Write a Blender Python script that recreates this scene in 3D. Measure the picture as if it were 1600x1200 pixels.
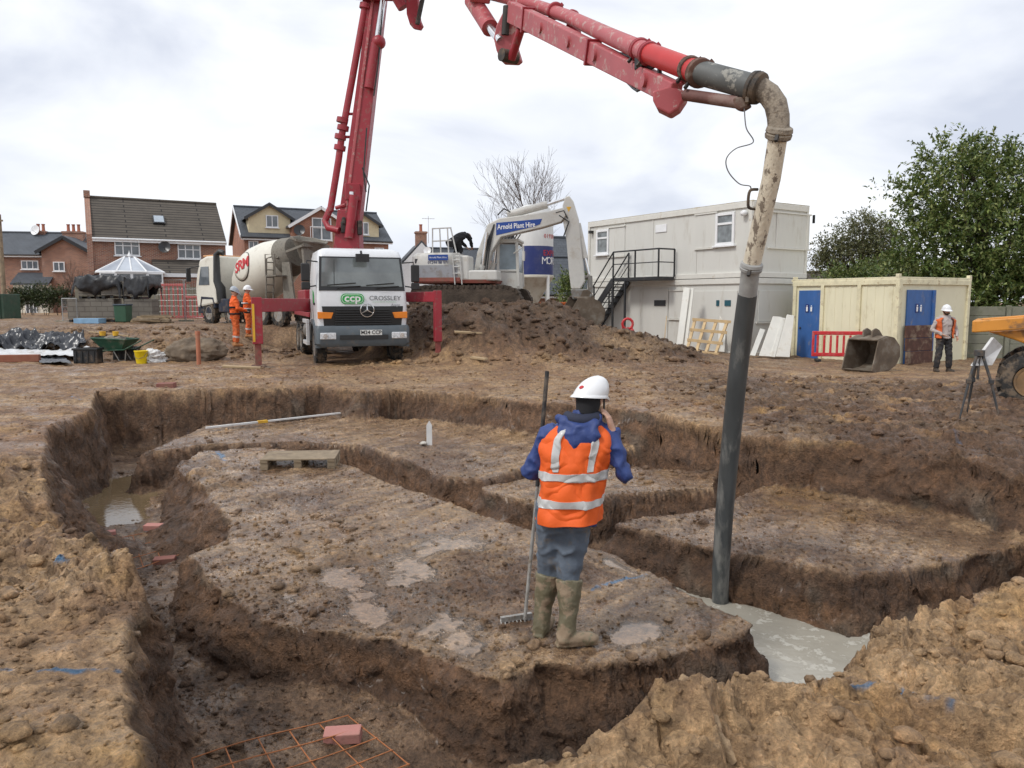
import bpy, math, random
import numpy as np
from mathutils import Vector, Matrix
for o in list(bpy.data.objects): bpy.data.objects.remove(o, do_unlink=True)
SC = bpy.context.scene; COL = SC.collection
PI = math.pi; R = math.radians
# ------------------------------------------------------------------ camera, sky, sun, exposure
CAMZ = 1.7; FPX = 1200.0; TH = math.atan(130/1200)
cam = bpy.data.cameras.new('camera'); camo = bpy.data.objects.new('camera', cam); COL.objects.link(camo)
cam.sensor_width = 36; cam.lens = 36*FPX/1600; cam.clip_end = 3000; cam.clip_start = 0.05
camo.location = (0, 0, CAMZ); camo.rotation_euler = (PI/2-TH, 0, 0); SC.camera = camo
SUN_EL, SUN_AZ = R(48), R(-125)      # azimuth from +Y towards +X: behind the camera, to the left
W = bpy.data.worlds.new('World'); SC.world = W; W.use_nodes = True
nt = W.node_tree; nt.nodes.clear()
def wn(t, **k):
    n = nt.nodes.new(t)
    for a, b in k.items(): setattr(n, a, b)
    return n
sky = wn('ShaderNodeTexSky', sky_type='NISHITA', sun_disc=False, sun_elevation=SUN_EL, sun_rotation=SUN_AZ)
tc = wn('ShaderNodeTexCoord'); mp = wn('ShaderNodeMapping'); mp.inputs['Scale'].default_value = (1.0, 1.0, 2.6)
n1 = wn('ShaderNodeTexNoise'); n1.inputs['Scale'].default_value = 2.3; n1.inputs['Detail'].default_value = 6; n1.inputs['Roughness'].default_value = .5; n1.inputs['Distortion'].default_value = .5
rp = wn('ShaderNodeValToRGB'); rp.color_ramp.elements[0].position = .34; rp.color_ramp.elements[1].position = .60
rp.color_ramp.elements[0].color = (.56, .60, .70, 1); rp.color_ramp.elements[1].color = (.93, .945, .965, 1)
e_ = rp.color_ramp.elements.new(.46); e_.color = (.75, .78, .845, 1)
mx = wn('ShaderNodeMix', data_type='RGBA'); mx.inputs[0].default_value = .955
sc_ = wn('ShaderNodeVectorMath', operation='SCALE'); sc_.inputs['Scale'].default_value = .1
bg = wn('ShaderNodeBackground'); bg.inputs['Strength'].default_value = 1.0; ow = wn('ShaderNodeOutputWorld')
L = nt.links.new
L(tc.outputs['Generated'], mp.inputs['Vector']); L(mp.outputs[0], n1.inputs['Vector']); L(n1.outputs['Fac'], rp.inputs[0])
L(sky.outputs[0], sc_.inputs[0]); L(sc_.outputs[0], mx.inputs[6]); L(rp.outputs[0], mx.inputs[7]); L(mx.outputs[2], bg.inputs[0]); L(bg.outputs[0], ow.inputs[0])
sl = bpy.data.lights.new('sun', 'SUN'); sl.energy = 1.5; sl.angle = R(11); sl.color = (1, .965, .91)
so = bpy.data.objects.new('sun', sl); COL.objects.link(so); so.location = (-20, -15, 30)
sd = Vector((math.sin(SUN_AZ)*math.cos(SUN_EL), math.cos(SUN_AZ)*math.cos(SUN_EL), math.sin(SUN_EL)))
so.rotation_euler = sd.to_track_quat('Z', 'Y').to_euler()
SC.view_settings.view_transform = 'Standard'; SC.view_settings.look = 'None'
SC.view_settings.exposure = 0.30; SC.view_settings.gamma = 1; SC.view_settings.use_curve_mapping = False
SC.render.engine = 'CYCLES'

def P(px, py, y):
    """point at depth y (m ahead of the camera) seen at photo pixel px,py"""
    u = (px-800)/FPX; v = (600-py)/FPX; s, c = math.sin(TH), math.cos(TH)
    t = y/(c+v*s)
    return Vector((u*t, y, CAMZ+(-s+v*c)*t))
# ------------------------------------------------------------------ materials
MATS = {}
def mat(name, col, rough=.6, metal=0, var=.12, vscale=6, dirt=None, damt=0, dscale=3, bump=0, bscale=40, spec=.5, dthr=.5, dsoft=.12, stretch=None, coat=0, trans=0, alpha=1):
    """procedural painted/weathered surface: colour variation, patches of dirt, fine relief"""
    if name in MATS: return MATS[name]
    m = bpy.data.materials.new(name); m.use_nodes = True; t = m.node_tree; b = t.nodes['Principled BSDF']
    N = t.nodes.new; K = t.links.new
    b.inputs['Roughness'].default_value = rough; b.inputs['Metallic'].default_value = metal
    b.inputs['Specular IOR Level'].default_value = spec
    if coat: b.inputs['Coat Weight'].default_value = coat; b.inputs['Coat Roughness'].default_value = .1
    if trans: b.inputs['Transmission Weight'].default_value = trans
    if alpha < 1: b.inputs['Alpha'].default_value = alpha
    co = N('ShaderNodeTexCoord'); mp = N('ShaderNodeMapping'); K(co.outputs['Object'], mp.inputs[0])
    if stretch: mp.inputs['Scale'].default_value = stretch
    nz = N('ShaderNodeTexNoise'); nz.inputs['Scale'].default_value = vscale; nz.inputs['Detail'].default_value = 6; K(mp.outputs[0], nz.inputs[0])
    r = N('ShaderNodeValToRGB'); c = Vector(col[:3])
    r.color_ramp.elements[0].position = .3; r.color_ramp.elements[1].position = .7
    r.color_ramp.elements[0].color = (*(c*(1-var)), 1); r.color_ramp.elements[1].color = (*(c*(1+var)), 1)
    K(nz.outputs['Fac'], r.inputs[0]); out = r.outputs[0]
    if dirt is not None and damt > 0:
        n2 = N('ShaderNodeTexNoise'); n2.inputs['Scale'].default_value = dscale; n2.inputs['Detail'].default_value = 9; n2.inputs['Roughness'].default_value = .68; K(mp.outputs[0], n2.inputs[0])
        r2 = N('ShaderNodeMapRange'); r2.inputs['From Min'].default_value = dthr; r2.inputs['From Max'].default_value = dthr+dsoft; r2.inputs['To Max'].default_value = damt
        K(n2.outputs['Fac'], r2.inputs[0])
        x = N('ShaderNodeMix'); x.data_type = 'RGBA'; x.inputs[7].default_value = (*dirt, 1)
        K(r2.outputs[0], x.inputs[0]); K(out, x.inputs[6]); out = x.outputs[2]
        rr = N('ShaderNodeMapRange'); rr.inputs['To Min'].default_value = rough; rr.inputs['To Max'].default_value = max(rough, .85); K(r2.outputs[0], rr.inputs[0]); K(rr.outputs[0], b.inputs['Roughness'])
    K(out, b.inputs['Base Color'])
    if bump:
        n3 = N('ShaderNodeTexNoise'); n3.inputs['Scale'].default_value = bscale; n3.inputs['Detail'].default_value = 5; K(mp.outputs[0], n3.inputs[0])
        bp = N('ShaderNodeBump'); bp.inputs['Strength'].default_value = 1; bp.inputs['Distance'].default_value = bump; K(n3.outputs['Fac'], bp.inputs['Height']); K(bp.outputs[0], b.inputs['Normal'])
    MATS[name] = m; return m
MUD = (.17, .12, .078); MUDD = (.075, .052, .036)
def brickmat(name, c1, c2, mortar, scale=1.0, w=.225, h=.075, rough=.85, mort=.012):
    if name in MATS: return MATS[name]
    m = bpy.data.materials.new(name); m.use_nodes = True; t = m.node_tree; b = t.nodes['Principled BSDF']; N = t.nodes.new; K = t.links.new
    b.inputs['Roughness'].default_value = rough
    co = N('ShaderNodeUVMap'); co.uv_map = 'UVMap'
    br = N('ShaderNodeTexBrick'); br.inputs['Scale'].default_value = 1; br.inputs['Brick Width'].default_value = w; br.inputs['Row Height'].default_value = h; br.inputs['Mortar Size'].default_value = mort; br.inputs['Bias'].default_value = -.1
    br.inputs['Color1'].default_value = (*c1, 1); br.inputs['Color2'].default_value = (*c2, 1); br.inputs['Mortar'].default_value = (*mortar, 1)
    K(co.outputs[0], br.inputs['Vector'])
    nz = N('ShaderNodeTexNoise'); nz.inputs['Scale'].default_value = 1.3; nz.inputs['Detail'].default_value = 8; K(co.outputs[0], nz.inputs[0])
    mr = N('ShaderNodeMapRange'); mr.inputs['To Min'].default_value = .6; mr.inputs['To Max'].default_value = 1.35; K(nz.outputs['Fac'], mr.inputs[0])
    x = N('ShaderNodeMix'); x.data_type = 'RGBA'; x.blend_type = 'MULTIPLY'; x.inputs[0].default_value = 1; K(br.outputs['Color'], x.inputs[6]); K(mr.outputs[0], x.inputs[7]); K(x.outputs[2], b.inputs['Base Color'])
    bp = N('ShaderNodeBump'); bp.inputs['Distance'].default_value = .008; K(br.outputs['Fac'], bp.inputs['Height']); bp.invert = True; K(bp.outputs[0], b.inputs['Normal'])
    MATS[name] = m; return m
def glass(name='glass', col=(.05, .065, .075), rough=.06):
    return mat(name, col, rough, var=.3, vscale=1.2, spec=.8)
# ------------------------------------------------------------------ mesh builder
class MB:
    def __init__(s): s.v = []; s.f = []
    def add(s, vs, fs):
        k = len(s.v); s.v += [tuple(v) for v in vs]; s.f += [tuple(i+k for i in f) for f in fs]; return s
    def box(s, c, d, rot=None, taper=None):
        x, y, z = (k/2 for k in d); tx, ty = taper or (1, 1)
        vs = [Vector((a*x*(tx if e > 0 else 1), b*y*(ty if e > 0 else 1), e*z)) for e in (-1, 1) for a, b in ((-1, -1), (1, -1), (1, 1), (-1, 1))]
        if rot is not None:
            M = rot if isinstance(rot, Matrix) else Matrix.Rotation(rot, 3, 'Z'); vs = [M @ v for v in vs]
        vs = [v+Vector(c) for v in vs]
        return s.add(vs, [(3, 2, 1, 0), (4, 5, 6, 7), (0, 1, 5, 4), (1, 2, 6, 5), (2, 3, 7, 6), (3, 0, 4, 7)])
    def bar(s, a, b, w, h, up=(0, 0, 1)):
        """rectangular bar from a to b, w across, h along 'up'"""
        a, b = Vector(a), Vector(b); d = (b-a).normalized(); u = Vector(up); sx = d.cross(u)
        if sx.length < 1e-4: sx = d.cross(Vector((1, 0, 0)))
        sx.normalize(); u = sx.cross(d).normalized()
        vs = [p+sx*(i*w/2)+u*(j*h/2) for p in (a, b) for i, j in ((-1, -1), (1, -1), (1, 1), (-1, 1))]
        return s.add(vs, [(3, 2, 1, 0), (4, 5, 6, 7), (0, 1, 5, 4), (1, 2, 6, 5), (2, 3, 7, 6), (3, 0, 4, 7)])
    def cyl(s, a, b, r, r2=None, n=16, cap=True):
        return s.tube([a, b], [r, r if r2 is None else r2], n, cap)
    def tube(s, pts, rad, n=10, cap=True, asp=None, side=None):
        """swept tube; asp = per-ring (a,b) multipliers along 'side' and its normal"""
        pts = [Vector(p) for p in pts]; m = len(pts)
        if not hasattr(rad, '__len__'): rad = [rad]*m
        vs = []; prev = None
        for i, p in enumerate(pts):
            d = (pts[min(i+1, m-1)]-pts[max(i-1, 0)]).normalized()
            if prev is None:
                ref = Vector(side) if side is not None else (Vector((0, 0, 1)) if abs(d.z) < .9 else Vector((1, 0, 0)))
                sx = (ref-d*ref.dot(d)).normalized()
            else:
                sx = (prev-d*prev.dot(d)).normalized()
            prev = sx; sy = d.cross(sx); A, B = asp[i] if asp else (1, 1)
            for k in range(n):
                q = 2*PI*k/n; vs.append(p+sx*(math.cos(q)*rad[i]*A)+sy*(math.sin(q)*rad[i]*B))
        fs = [(i*n+k, i*n+(k+1) % n, (i+1)*n+(k+1) % n, (i+1)*n+k) for i in range(m-1) for k in range(n)]
        if cap: fs += [tuple(range(n-1, -1, -1)), tuple((m-1)*n+k for k in range(n))]
        return s.add(vs, fs)
    def prism(s, prof, o, ax, ay, dz):
        """profile (u,v) placed at o with axes ax, ay, extruded by vector dz"""
        o, ax, ay, dz = Vector(o), Vector(ax), Vector(ay), Vector(dz); n = len(prof)
        a = [o+ax*u+ay*v for u, v in prof]; b = [p+dz for p in a]
        return s.add(a+b, [tuple(range(n-1, -1, -1)), tuple(range(n, 2*n))]+[(i, (i+1) % n, n+(i+1) % n, n+i) for i in range(n)])
    def lathe(s, prof, o=(0, 0, 0), axis=(0, 0, 1), n=24):
        """profile of (radius, height) turned about axis"""
        o = Vector(o); A = Vector(axis).normalized(); ref = Vector((1, 0, 0)) if abs(A.x) < .9 else Vector((0, 1, 0)); U = (ref-A*ref.dot(A)).normalized(); V = A.cross(U); m = len(prof)
        vs = [o+A*h+(U*math.cos(2*PI*k/n)+V*math.sin(2*PI*k/n))*max(r, 1e-4) for r, h in prof for k in range(n)]
        fs = [(i*n+k, i*n+(k+1) % n, (i+1)*n+(k+1) % n, (i+1)*n+k) for i in range(m-1) for k in range(n)]
        if prof[0][0] > 1e-3: fs.append(tuple(range(n-1, -1, -1)))
        if prof[-1][0] > 1e-3: fs.append(tuple((m-1)*n+k for k in range(n)))
        return s.add(vs, fs)
    def ball(s, c, r, n=12, m=8):
        if not hasattr(r, '__len__'): r = (r, r, r)
        c = Vector(c); vs = []
        for i in range(m+1):
            a = PI*i/m
            for k in range(n): vs.append(c+Vector((r[0]*max(math.sin(a), 1e-3)*math.cos(2*PI*k/n), r[1]*max(math.sin(a), 1e-3)*math.sin(2*PI*k/n), -r[2]*math.cos(a))))
        return s.add(vs, [(i*n+k, i*n+(k+1) % n, (i+1)*n+(k+1) % n, (i+1)*n+k) for i in range(m) for k in range(n)])
    def quad(s, *p): return s.add(p, [tuple(range(len(p)))])
    def build(s, name, m, parent=None, smooth=None, bevel=0, seg=2, uv=None, thick=0, sub=0, remesh=0, jit=0):
        me = bpy.data.meshes.new(name)
        V = s.v
        if jit:
            rr = random.Random(len(V)); V = [(a+rr.uniform(-jit, jit), b+rr.uniform(-jit, jit), c+rr.uniform(-jit, jit)) for a, b, c in V]
        me.from_pydata(V, [], s.f); me.update()
        if smooth is not None:
            me.polygons.foreach_set('use_smooth', [True]*len(me.polygons)); me.set_sharp_from_angle(angle=R(smooth))
        if uv: boxuv(me)
        me.materials.append(m)
        o = bpy.data.objects.new(name, me); COL.objects.link(o)
        if parent is not None: o.parent = parent
        if thick: q = o.modifiers.new('s', 'SOLIDIFY'); q.thickness = thick; q.offset = 0
        if remesh: q = o.modifiers.new('r', 'REMESH'); q.mode = 'VOXEL'; q.voxel_size = remesh; q.use_smooth_shade = True
        if bevel: q = o.modifiers.new('b', 'BEVEL'); q.width = bevel; q.segments = seg; q.limit_method = 'ANGLE'; q.angle_limit = R(40)
        if sub: q = o.modifiers.new('u', 'SUBSURF'); q.levels = sub; q.render_levels = sub
        return o
def boxuv(me):
    """metre-scaled UVs by dominant face direction, along the wall"""
    uvl = me.uv_layers.new(name='UVMap'); data = uvl.data
    for p in me.polygons:
        n = p.normal
        if abs(n.z) > .95: U, V_ = Vector((1, 0, 0)), Vector((0, 1, 0))
        else:
            U = Vector((-n.y, n.x, 0)).normalized(); V_ = n.cross(U)
        for li in p.loop_indices:
            c = me.vertices[me.loops[li].vertex_index].co; data[li].uv = (c.dot(U), c.dot(V_))
def empty(name, label, cat, loc=(0, 0, 0), rz=0, group=None):
    o = bpy.data.objects.new(name, None); COL.objects.link(o); o.location = loc; o.rotation_euler = (0, 0, rz); o.empty_display_size = .2
    return tag(o, label, cat, group)
def tag(o, label, cat, group=None):
    o['label'] = label; o['category'] = cat
    if group: o['group'] = group
    return o
def copy_tree(o, parent=None):
    c = o.copy(); COL.objects.link(c); c.parent = parent
    for ch in list(o.children): copy_tree(ch, c)
    return c
def text(name, s, m, parent, o, ax, up, size, thick=.004, align='CENTER', shear=0, spacing=1, bold=0, sx=1):
    """flat lettering standing on the plane spanned by ax (reading direction) and up"""
    cu = bpy.data.curves.new(name, 'FONT'); cu.body = s; cu.size = size; cu.align_x = align; cu.align_y = 'CENTER'; cu.extrude = thick/2; cu.shear = shear; cu.space_character = spacing; cu.offset = bold; cu.resolution_u = 3
    t = bpy.data.objects.new(name, cu); COL.objects.link(t); dg = bpy.context.evaluated_depsgraph_get(); me = bpy.data.meshes.new_from_object(t.evaluated_get(dg)); bpy.data.objects.remove(t); me.name = name
    ax = Vector(ax).normalized(); up = Vector(up); up = (up-ax*up.dot(ax)).normalized(); nn = ax.cross(up)
    M = Matrix(((ax.x*sx, up.x, nn.x, o[0]), (ax.y*sx, up.y, nn.y, o[1]), (ax.z*sx, up.z, nn.z, o[2]), (0, 0, 0, 1))); me.transform(M)
    me.materials.clear(); me.materials.append(m); ob = bpy.data.objects.new(name, me); COL.objects.link(ob); ob.parent = parent; return ob
def struct(o, kind='structure'): o['kind'] = kind; return o
# ------------------------------------------------------------------ numpy noise
def _h(ix, iy, iz, seed):
    n = (ix*374761393+iy*668265263+iz*2147483647+seed*1274126177) & 0xffffffff
    n = ((n ^ (n >> 13))*1274126177) & 0xffffffff; n = ((n ^ (n >> 16))*2246822519) & 0xffffffff
    return ((n ^ (n >> 15)) & 0xffff)/65535.0
def noise(x, y, z=None, seed=0):
    """value noise in -1..1 with quintic fade"""
    if z is None: z = np.zeros_like(x)
    fx, fy, fz = np.floor(x), np.floor(y), np.floor(z); ix, iy, iz = fx.astype(np.int64), fy.astype(np.int64), fz.astype(np.int64)
    tx, ty, tz = x-fx, y-fy, z-fz; f = lambda t: t*t*t*(t*(t*6-15)+10); u, v, w = f(tx), f(ty), f(tz); r = 0
    for a in (0, 1):
        for b in (0, 1):
            for c in ((0, 1) if np.any(tz) else (0,)):
                r = r+_h(ix+a, iy+b, iz+c, seed)*(u if a else 1-u)*(v if b else 1-v)*((w if c else 1-w))
    return r*2-1
def fbm(x, y, z=None, oct=4, seed=0, gain=.5, ridge=False):
    t = 0; a = 1; s = 0
    for i in range(oct):
        k = 2.03**i; ca, sa = math.cos(i*.9), math.sin(i*.9)
        n = noise((x*ca-y*sa)*k+i*7.3, (x*sa+y*ca)*k-i*3.1, None if z is None else z*k, seed+i)
        if ridge: n = 1-2*np.abs(n)
        t = t+n*a; s += a; a *= gain
    return t/s
def worley(x, y, seed=0, jitter=.9):
    """F1, F2 distances and a random value of the nearest cell"""
    fx, fy = np.floor(x).astype(np.int64), np.floor(y).astype(np.int64); d1 = np.full_like(x, 9.); d2 = np.full_like(x, 9.); cid = np.zeros_like(x); zz = np.zeros_like(fx)
    for a in (-1, 0, 1):
        for b in (-1, 0, 1):
            cx = fx+a; cy = fy+b; qx = cx+.5+jitter*(_h(cx, cy, zz, seed)-.5); qy = cy+.5+jitter*(_h(cx, cy, zz, seed+7)-.5)
            d = np.hypot(x-qx, y-qy); near = d < d1
            d2 = np.where(near, d1, np.minimum(d2, d)); cid = np.where(near, _h(cx, cy, zz, seed+13), cid); d1 = np.where(near, d, d1)
    return d1, d2, cid
def chunks(x, y, s, seed, warp=.35):
    """broken clay: tilted plates of random height parted by cracks, 0..1 times s"""
    wx = x/s+warp*fbm(x/s*1.1, y/s*1.1, oct=3, seed=seed+21); wy = y/s+warp*fbm(x/s*1.1+17, y/s*1.1, oct=3, seed=seed+22)
    fx, fy = np.floor(wx).astype(np.int64), np.floor(wy).astype(np.int64); zz = np.zeros_like(fx); d1 = np.full_like(x, 9.); d2 = np.full_like(x, 9.); c = np.zeros_like(x); ux = np.zeros_like(x); uy = np.zeros_like(x)
    for a in (-1, 0, 1):
        for b in (-1, 0, 1):
            cx, cy = fx+a, fy+b; px = wx-(cx+.5+.95*(_h(cx, cy, zz, seed)-.5)); py = wy-(cy+.5+.95*(_h(cx, cy, zz, seed+7)-.5)); d = np.hypot(px, py); n = d < d1
            d2 = np.where(n, d1, np.minimum(d2, d)); c = np.where(n, _h(cx, cy, zz, seed+13), c); ux = np.where(n, px, ux); uy = np.where(n, py, uy); d1 = np.where(n, d, d1)
    t1 = ((c*7.3) % 1-.5)*1.5; t2 = ((c*13.7) % 1-.5)*1.5; cr = sstep(0, .11, d2-d1)
    return np.clip((.2+.5*c+t1*ux+t2*uy-.12*d1**2)*(.3+.7*cr), -.1, 1.2)*s, 1-cr, c
def sstep(a, b, x):
    t = np.clip((x-a)/(b-a), 0, 1); return t*t*(3-2*t)
def sdpoly(x, y, poly):
    """signed distance to polygon, negative inside"""
    d = np.full_like(x, 1e9); ins = np.zeros(x.shape, bool); n = len(poly)
    for i in range(n):
        ax, ay = poly[i]; bx, by = poly[(i+1) % n]; ex, ey = bx-ax, by-ay
        t = np.clip(((x-ax)*ex+(y-ay)*ey)/(ex*ex+ey*ey+1e-12), 0, 1); d = np.minimum(d, np.hypot(x-ax-t*ex, y-ay-t*ey))
        c = ((ay > y) != (by > y)) & (x < (bx-ax)*(y-ay)/((by-ay) if by != ay else 1e-12)+ax); ins ^= c
    return np.where(ins, -d, d)
# ------------------------------------------------------------------ terrain: one ground sheet with the foundation trenches dug into it
def G(px, py, z):
    u = (px-800)/FPX; v = (600-py)/FPX; s, c = math.sin(TH), math.cos(TH); t = (z-CAMZ)/(-s+v*c)
    return (u*t, (c+v*s)*t)
PADZ, FLOORZ, CONZ = -.55, -1.1, -.95
def GP(l, z): return [G(a, b, z) for a, b in l]
DIG = [(-1.05, .9), (-1.3, 2.3)]+GP([(200, 1180), (190, 1010), (222, 935), (196, 890), (120, 835), (70, 785), (68, 735), (72, 668), (140, 645), (152, 612), (300, 608), (420, 606), (500, 601), (560, 611), (620, 606), (700, 614), (850, 630), (1000, 640), (1100, 665), (1200, 690), (1300, 694), (1400, 705), (1500, 725), (1600, 748), (1760, 790)], 0)+[(7.2, 5.6)]+GP([(1600, 888), (1480, 920), (1400, 960), (1330, 1028), (1215, 1062), (1040, 1090), (900, 1140), (790, 1195)], 0)+[(-.25, 2.2), (-.2, .9)]
PADS = [GP([(782, 1064), (850, 1038), (955, 1040), (1060, 1022), (1130, 998), (1186, 978), (1165, 962), (1100, 935), (960, 862), (850, 835), (755, 806), (640, 765), (545, 728), (480, 706), (400, 700), (320, 706), (272, 728), (322, 770), (362, 812), (350, 845), (294, 868), (325, 908), (360, 940), (434, 984), (520, 986), (615, 1000), (695, 1026), (745, 1050)], PADZ),
        GP([(222, 706), (320, 668), (530, 652), (700, 660), (860, 672), (1000, 684), (1092, 700), (985, 704), (830, 726), (752, 748), (700, 746), (575, 698), (480, 690), (330, 694)], PADZ),
        GP([(752, 762), (840, 742), (1000, 729), (1118, 738), (1118, 766), (960, 772), (830, 784), (790, 778)], PADZ),
        GP([(962, 818), (1130, 862), (1330, 907), (1400, 895), (1600, 852), (1760, 826), (1760, 785), (1600, 770), (1300, 755), (1180, 768), (1120, 795)], PADZ)]
def gau(x, y, cx, cy, sx, sy=None, rot=0):
    sy = sy or sx; c, s = math.cos(rot), math.sin(rot); a = (x-cx)*c+(y-cy)*s; b = -(x-cx)*s+(y-cy)*c
    return np.exp(-(a/sx)**2-(b/sy)**2)
def macro(x, y):
    """undug ground level"""
    z = .05*fbm(x*.25, y*.25, oct=3, seed=3)*sstep(3, 9, y)
    z = z-.22*sstep(14, 22, y)*sstep(4, 9, x)                                   # falls a little towards the cabins
    up = np.maximum(sstep(22., 24.8, y+.3*noise(x*.5, y*.1, seed=5))*sstep(-8.0, -10.4, x), sstep(27.2, 28.8, y)*sstep(-2.5, -6, x))
    z = z+.78*up+.25*gau(x, y, -8.6, 23.2, 1.2, 1.0)                            # raised bank on the left
    e = np.hypot((x+.9)/3.9, (y-24.6)/4.4); w = .12*fbm(x*.6, y*.6, oct=3, seed=9)   # spoil heap under the excavator
    heap = 1.50*sstep(1.08, .52, e+w); z = z+heap
    z = z+.80*np.exp(-(((x-2.9)/2.2)**2+((y-22.6)/1.7)**2))*(1-.35*heap)
    z = z+.30*gau(x, y, -.2, 20.8, 2.2, .9)
    return z, np.clip(heap+1.2*np.exp(-(((x-3.0)/2.6)**2+((y-22.2)/2.2)**2)), 0, 1)
def clods(x, y, s, dens, seed):
    wx = x+.3*s*fbm(x/s*1.4, y/s*1.4, oct=2, seed=seed+40); wy = y+.3*s*fbm(x/s*1.4+9, y/s*1.4, oct=2, seed=seed+50)
    a, b, c = worley(wx/s, wy/s, seed); b = (c*7.13) % 1
    return np.where(c < dens, np.clip(1-(a/.52)**2, 0, 1)**.6*(.4+.6*b), 0)*s
PUD = [(540, 905, .22, .5, .5), (575, 955, .16, .34, .5), (660, 895, .30, .7, .5), (720, 1000, .30, .55, .45), (640, 905, .2, .5, .5), (985, 890, .32, .6, .4), (1075, 925, .25, .4, .5), (450, 930, .12, .3, .5), (1000, 985, .3, .3, .3), (700, 850, .5, .5, 0)]
def terrain(x, y):
    n_lo = fbm(x*.9, y*.9, oct=4, seed=11); n_mid = fbm(x*3.1, y*3.1, oct=4, seed=17); n_hi = fbm(x*11, y*11, oct=3, seed=23)
    base, heap = macro(x, y)
    wx = x+.035*fbm(x*1.3, y*1.3, oct=3, seed=31); wy = y+.035*fbm(x*1.3+50, y*1.3, oct=3, seed=33)
    dig = sdpoly(wx, wy, DIG); near = dig < 4
    pads = [sdpoly(wx, wy, p) for p in PADS]; pd = np.minimum.reduce(pads)
    ww = .04*fbm(x*2.6, y*2.6, oct=3, seed=32); dig = dig+ww; pads = [p+ww*.9 for p in pads]; pd = pd+ww*.9
    # --- rough zones of the undug ground
    fgR = sstep(5.6, 4.6, y)*sstep(-.4, .1, x)*1.0; fgL = sstep(-1.2, -1.6, x)*sstep(8.6, 7.5, y)
    lump = fgL*sstep(3.75, 4.5, y+.25*n_lo)
    rgt = sstep(2.0, 4.5, x)*sstep(6.4, 7.4, y)*sstep(19, 15, y)
    out = sstep(-.06, .08, dig)
    rough = np.clip(.26+.75*lump+.62*fgR+.75*rgt+1.7*heap+.5*sstep(20.5, 22.5, y)*sstep(-5.5, -7.5, x)*sstep(30, 25, y), 0, 1.5)*sstep(70, 40, y)
    smo = sstep(-.25, .15, fbm(x*1.4+3, y*1.4+8, oct=3, seed=91))
    k1, cr1, ci1 = chunks(x, y, .62, 301); k2, cr2, ci2 = chunks(x, y, .27, 311); k3, cr3, ci3 = chunks(x, y, .12, 321); k4, cr4, ci4 = chunks(x, y, .055, 331)
    cel = np.clip(sstep(.62, .80, (ci2*5.7) % 1)*.75+sstep(.60, .72, (ci3*3.3) % 1)*.7+sstep(.6, .7, (ci4*9.1) % 1)*.5*sstep(11, 7, y), 0, 1)
    crk = np.clip(.5*cr2+.6*cr3+.4*cr4, 0, 1)
    c1 = clods(x, y, .52, .55, 3); c2 = clods(x, y, .25, .55, 5); c3 = clods(x, y, .115, .5, 7); c4 = clods(x, y, .055, .45, 8)
    rd = fbm(x*5, y*5, oct=5, seed=61, ridge=True, gain=.6)
    zo = base+rough*(.10*c1+(.15+.14*fgR)*k1+(.24+.05*fgR)*k2+(.30-.16*fgR*smo)*k3+(.34-.28*np.maximum(fgR, fgL)*smo)*k4*sstep(14, 8, y)+.20*c3*(1-.8*fgR*smo)+.05*n_mid+.03*rd*(1-fgR*smo)-.06)+.02*n_mid+.014*n_hi+.10*k4*sstep(10, 6, y)
    rb_ = fbm(x*2.4+5, y*2.4, oct=4, seed=63, ridge=True, gain=.55); zo = zo+.08*lump*n_lo+.06*fgR*n_lo+.045*rd*fgR+.06*rb_*np.maximum(fgR, lump)-.20*gau(x, y, -3.6, 6.2, .9, 1.2)-.13*fgR
    zo = zo+.03*gau(x, y, .9, 3.0, 1.3, .35)                                      # ridge of clay by the trench in front
    # wheel ruts crossing the undug ground behind the dig
    for k, yy in enumerate((15.6, 16.5, 17.4, 18.3)):
        zo = zo-.05*np.exp(-((y-yy-.03*x*k-.3*np.sin(x*.23+k)-.1*n_lo)/.17)**2)*sstep(-14, -10, x)*sstep(10, 6, x)
    # --- pads, floor
    pat = sstep(-.05, .45, fbm(x*.8+4, y*.8, oct=4, seed=71)); ang = .9
    sx_ = (x*math.cos(ang)+y*math.sin(ang)); sy_ = (-x*math.sin(ang)+y*math.cos(ang)); smear = fbm(sx_*2.0, sy_*11, oct=4, seed=73)
    zp = PADZ+.025*n_lo+.016*smear+.010*n_mid+(.10+.6*pat)*(.22*k3+.42*k4+.10*k2+.2*c4)+.012*rd*(.3+pat)+.14*k4
    pud = np.zeros_like(x)
    for a, b, sx0, sy0, rt in PUD:
        cx, cy = G(a, b, PADZ); pud = np.maximum(pud, gau(x+.05*n_mid, y+.05*n_mid, cx, cy, sx0, sy0, rt))
    zp = zp-.055*pud*(1-.35*pat)+.010*n_hi*pud; lvl = PADZ-.020; low = sstep(.1, -.35, n_lo)*.6; pud = np.maximum(pud, low)
    wetp = sstep(lvl+.016, lvl-.014, zp)*sstep(0, -.15, pads[0])*sstep(.10, .42, pud)
    zp = zp+(np.maximum(zp, lvl-.002)-zp)*sstep(.1, .6, wetp)
    # broken, slumped ground at the left end of the first pad
    sl = gau(x, y, -4.4, 9.3, 1.1, 1.6); zp = zp+sl*(.25*c1+.3*c2+.06*n_mid)
    nf = .20*gau(x, y, -1.5, 4.5, 1.35, 1.7); zf = FLOORZ+nf+.03*n_lo+.02*n_mid+.12*k3+.26*k4+.10*c3+.012*rd
    for a, b, r1, r2, dd in ((168, 762, .75, .8, .17), (165, 803, .5, .6, .13), (250, 1125, .12, .25, .05), (330, 1100, .2, .25, .05), (700, 790, .6, .5, .1), (245, 1040, .08, .2, .05), (560, 735, .4, .5, .08)):
        cx, cy = G(a, b, FLOORZ); zf = zf-dd*gau(x, y, cx, cy, r1, r2)
    talus = .3*k2+.2*c2+.2*k1
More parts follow.
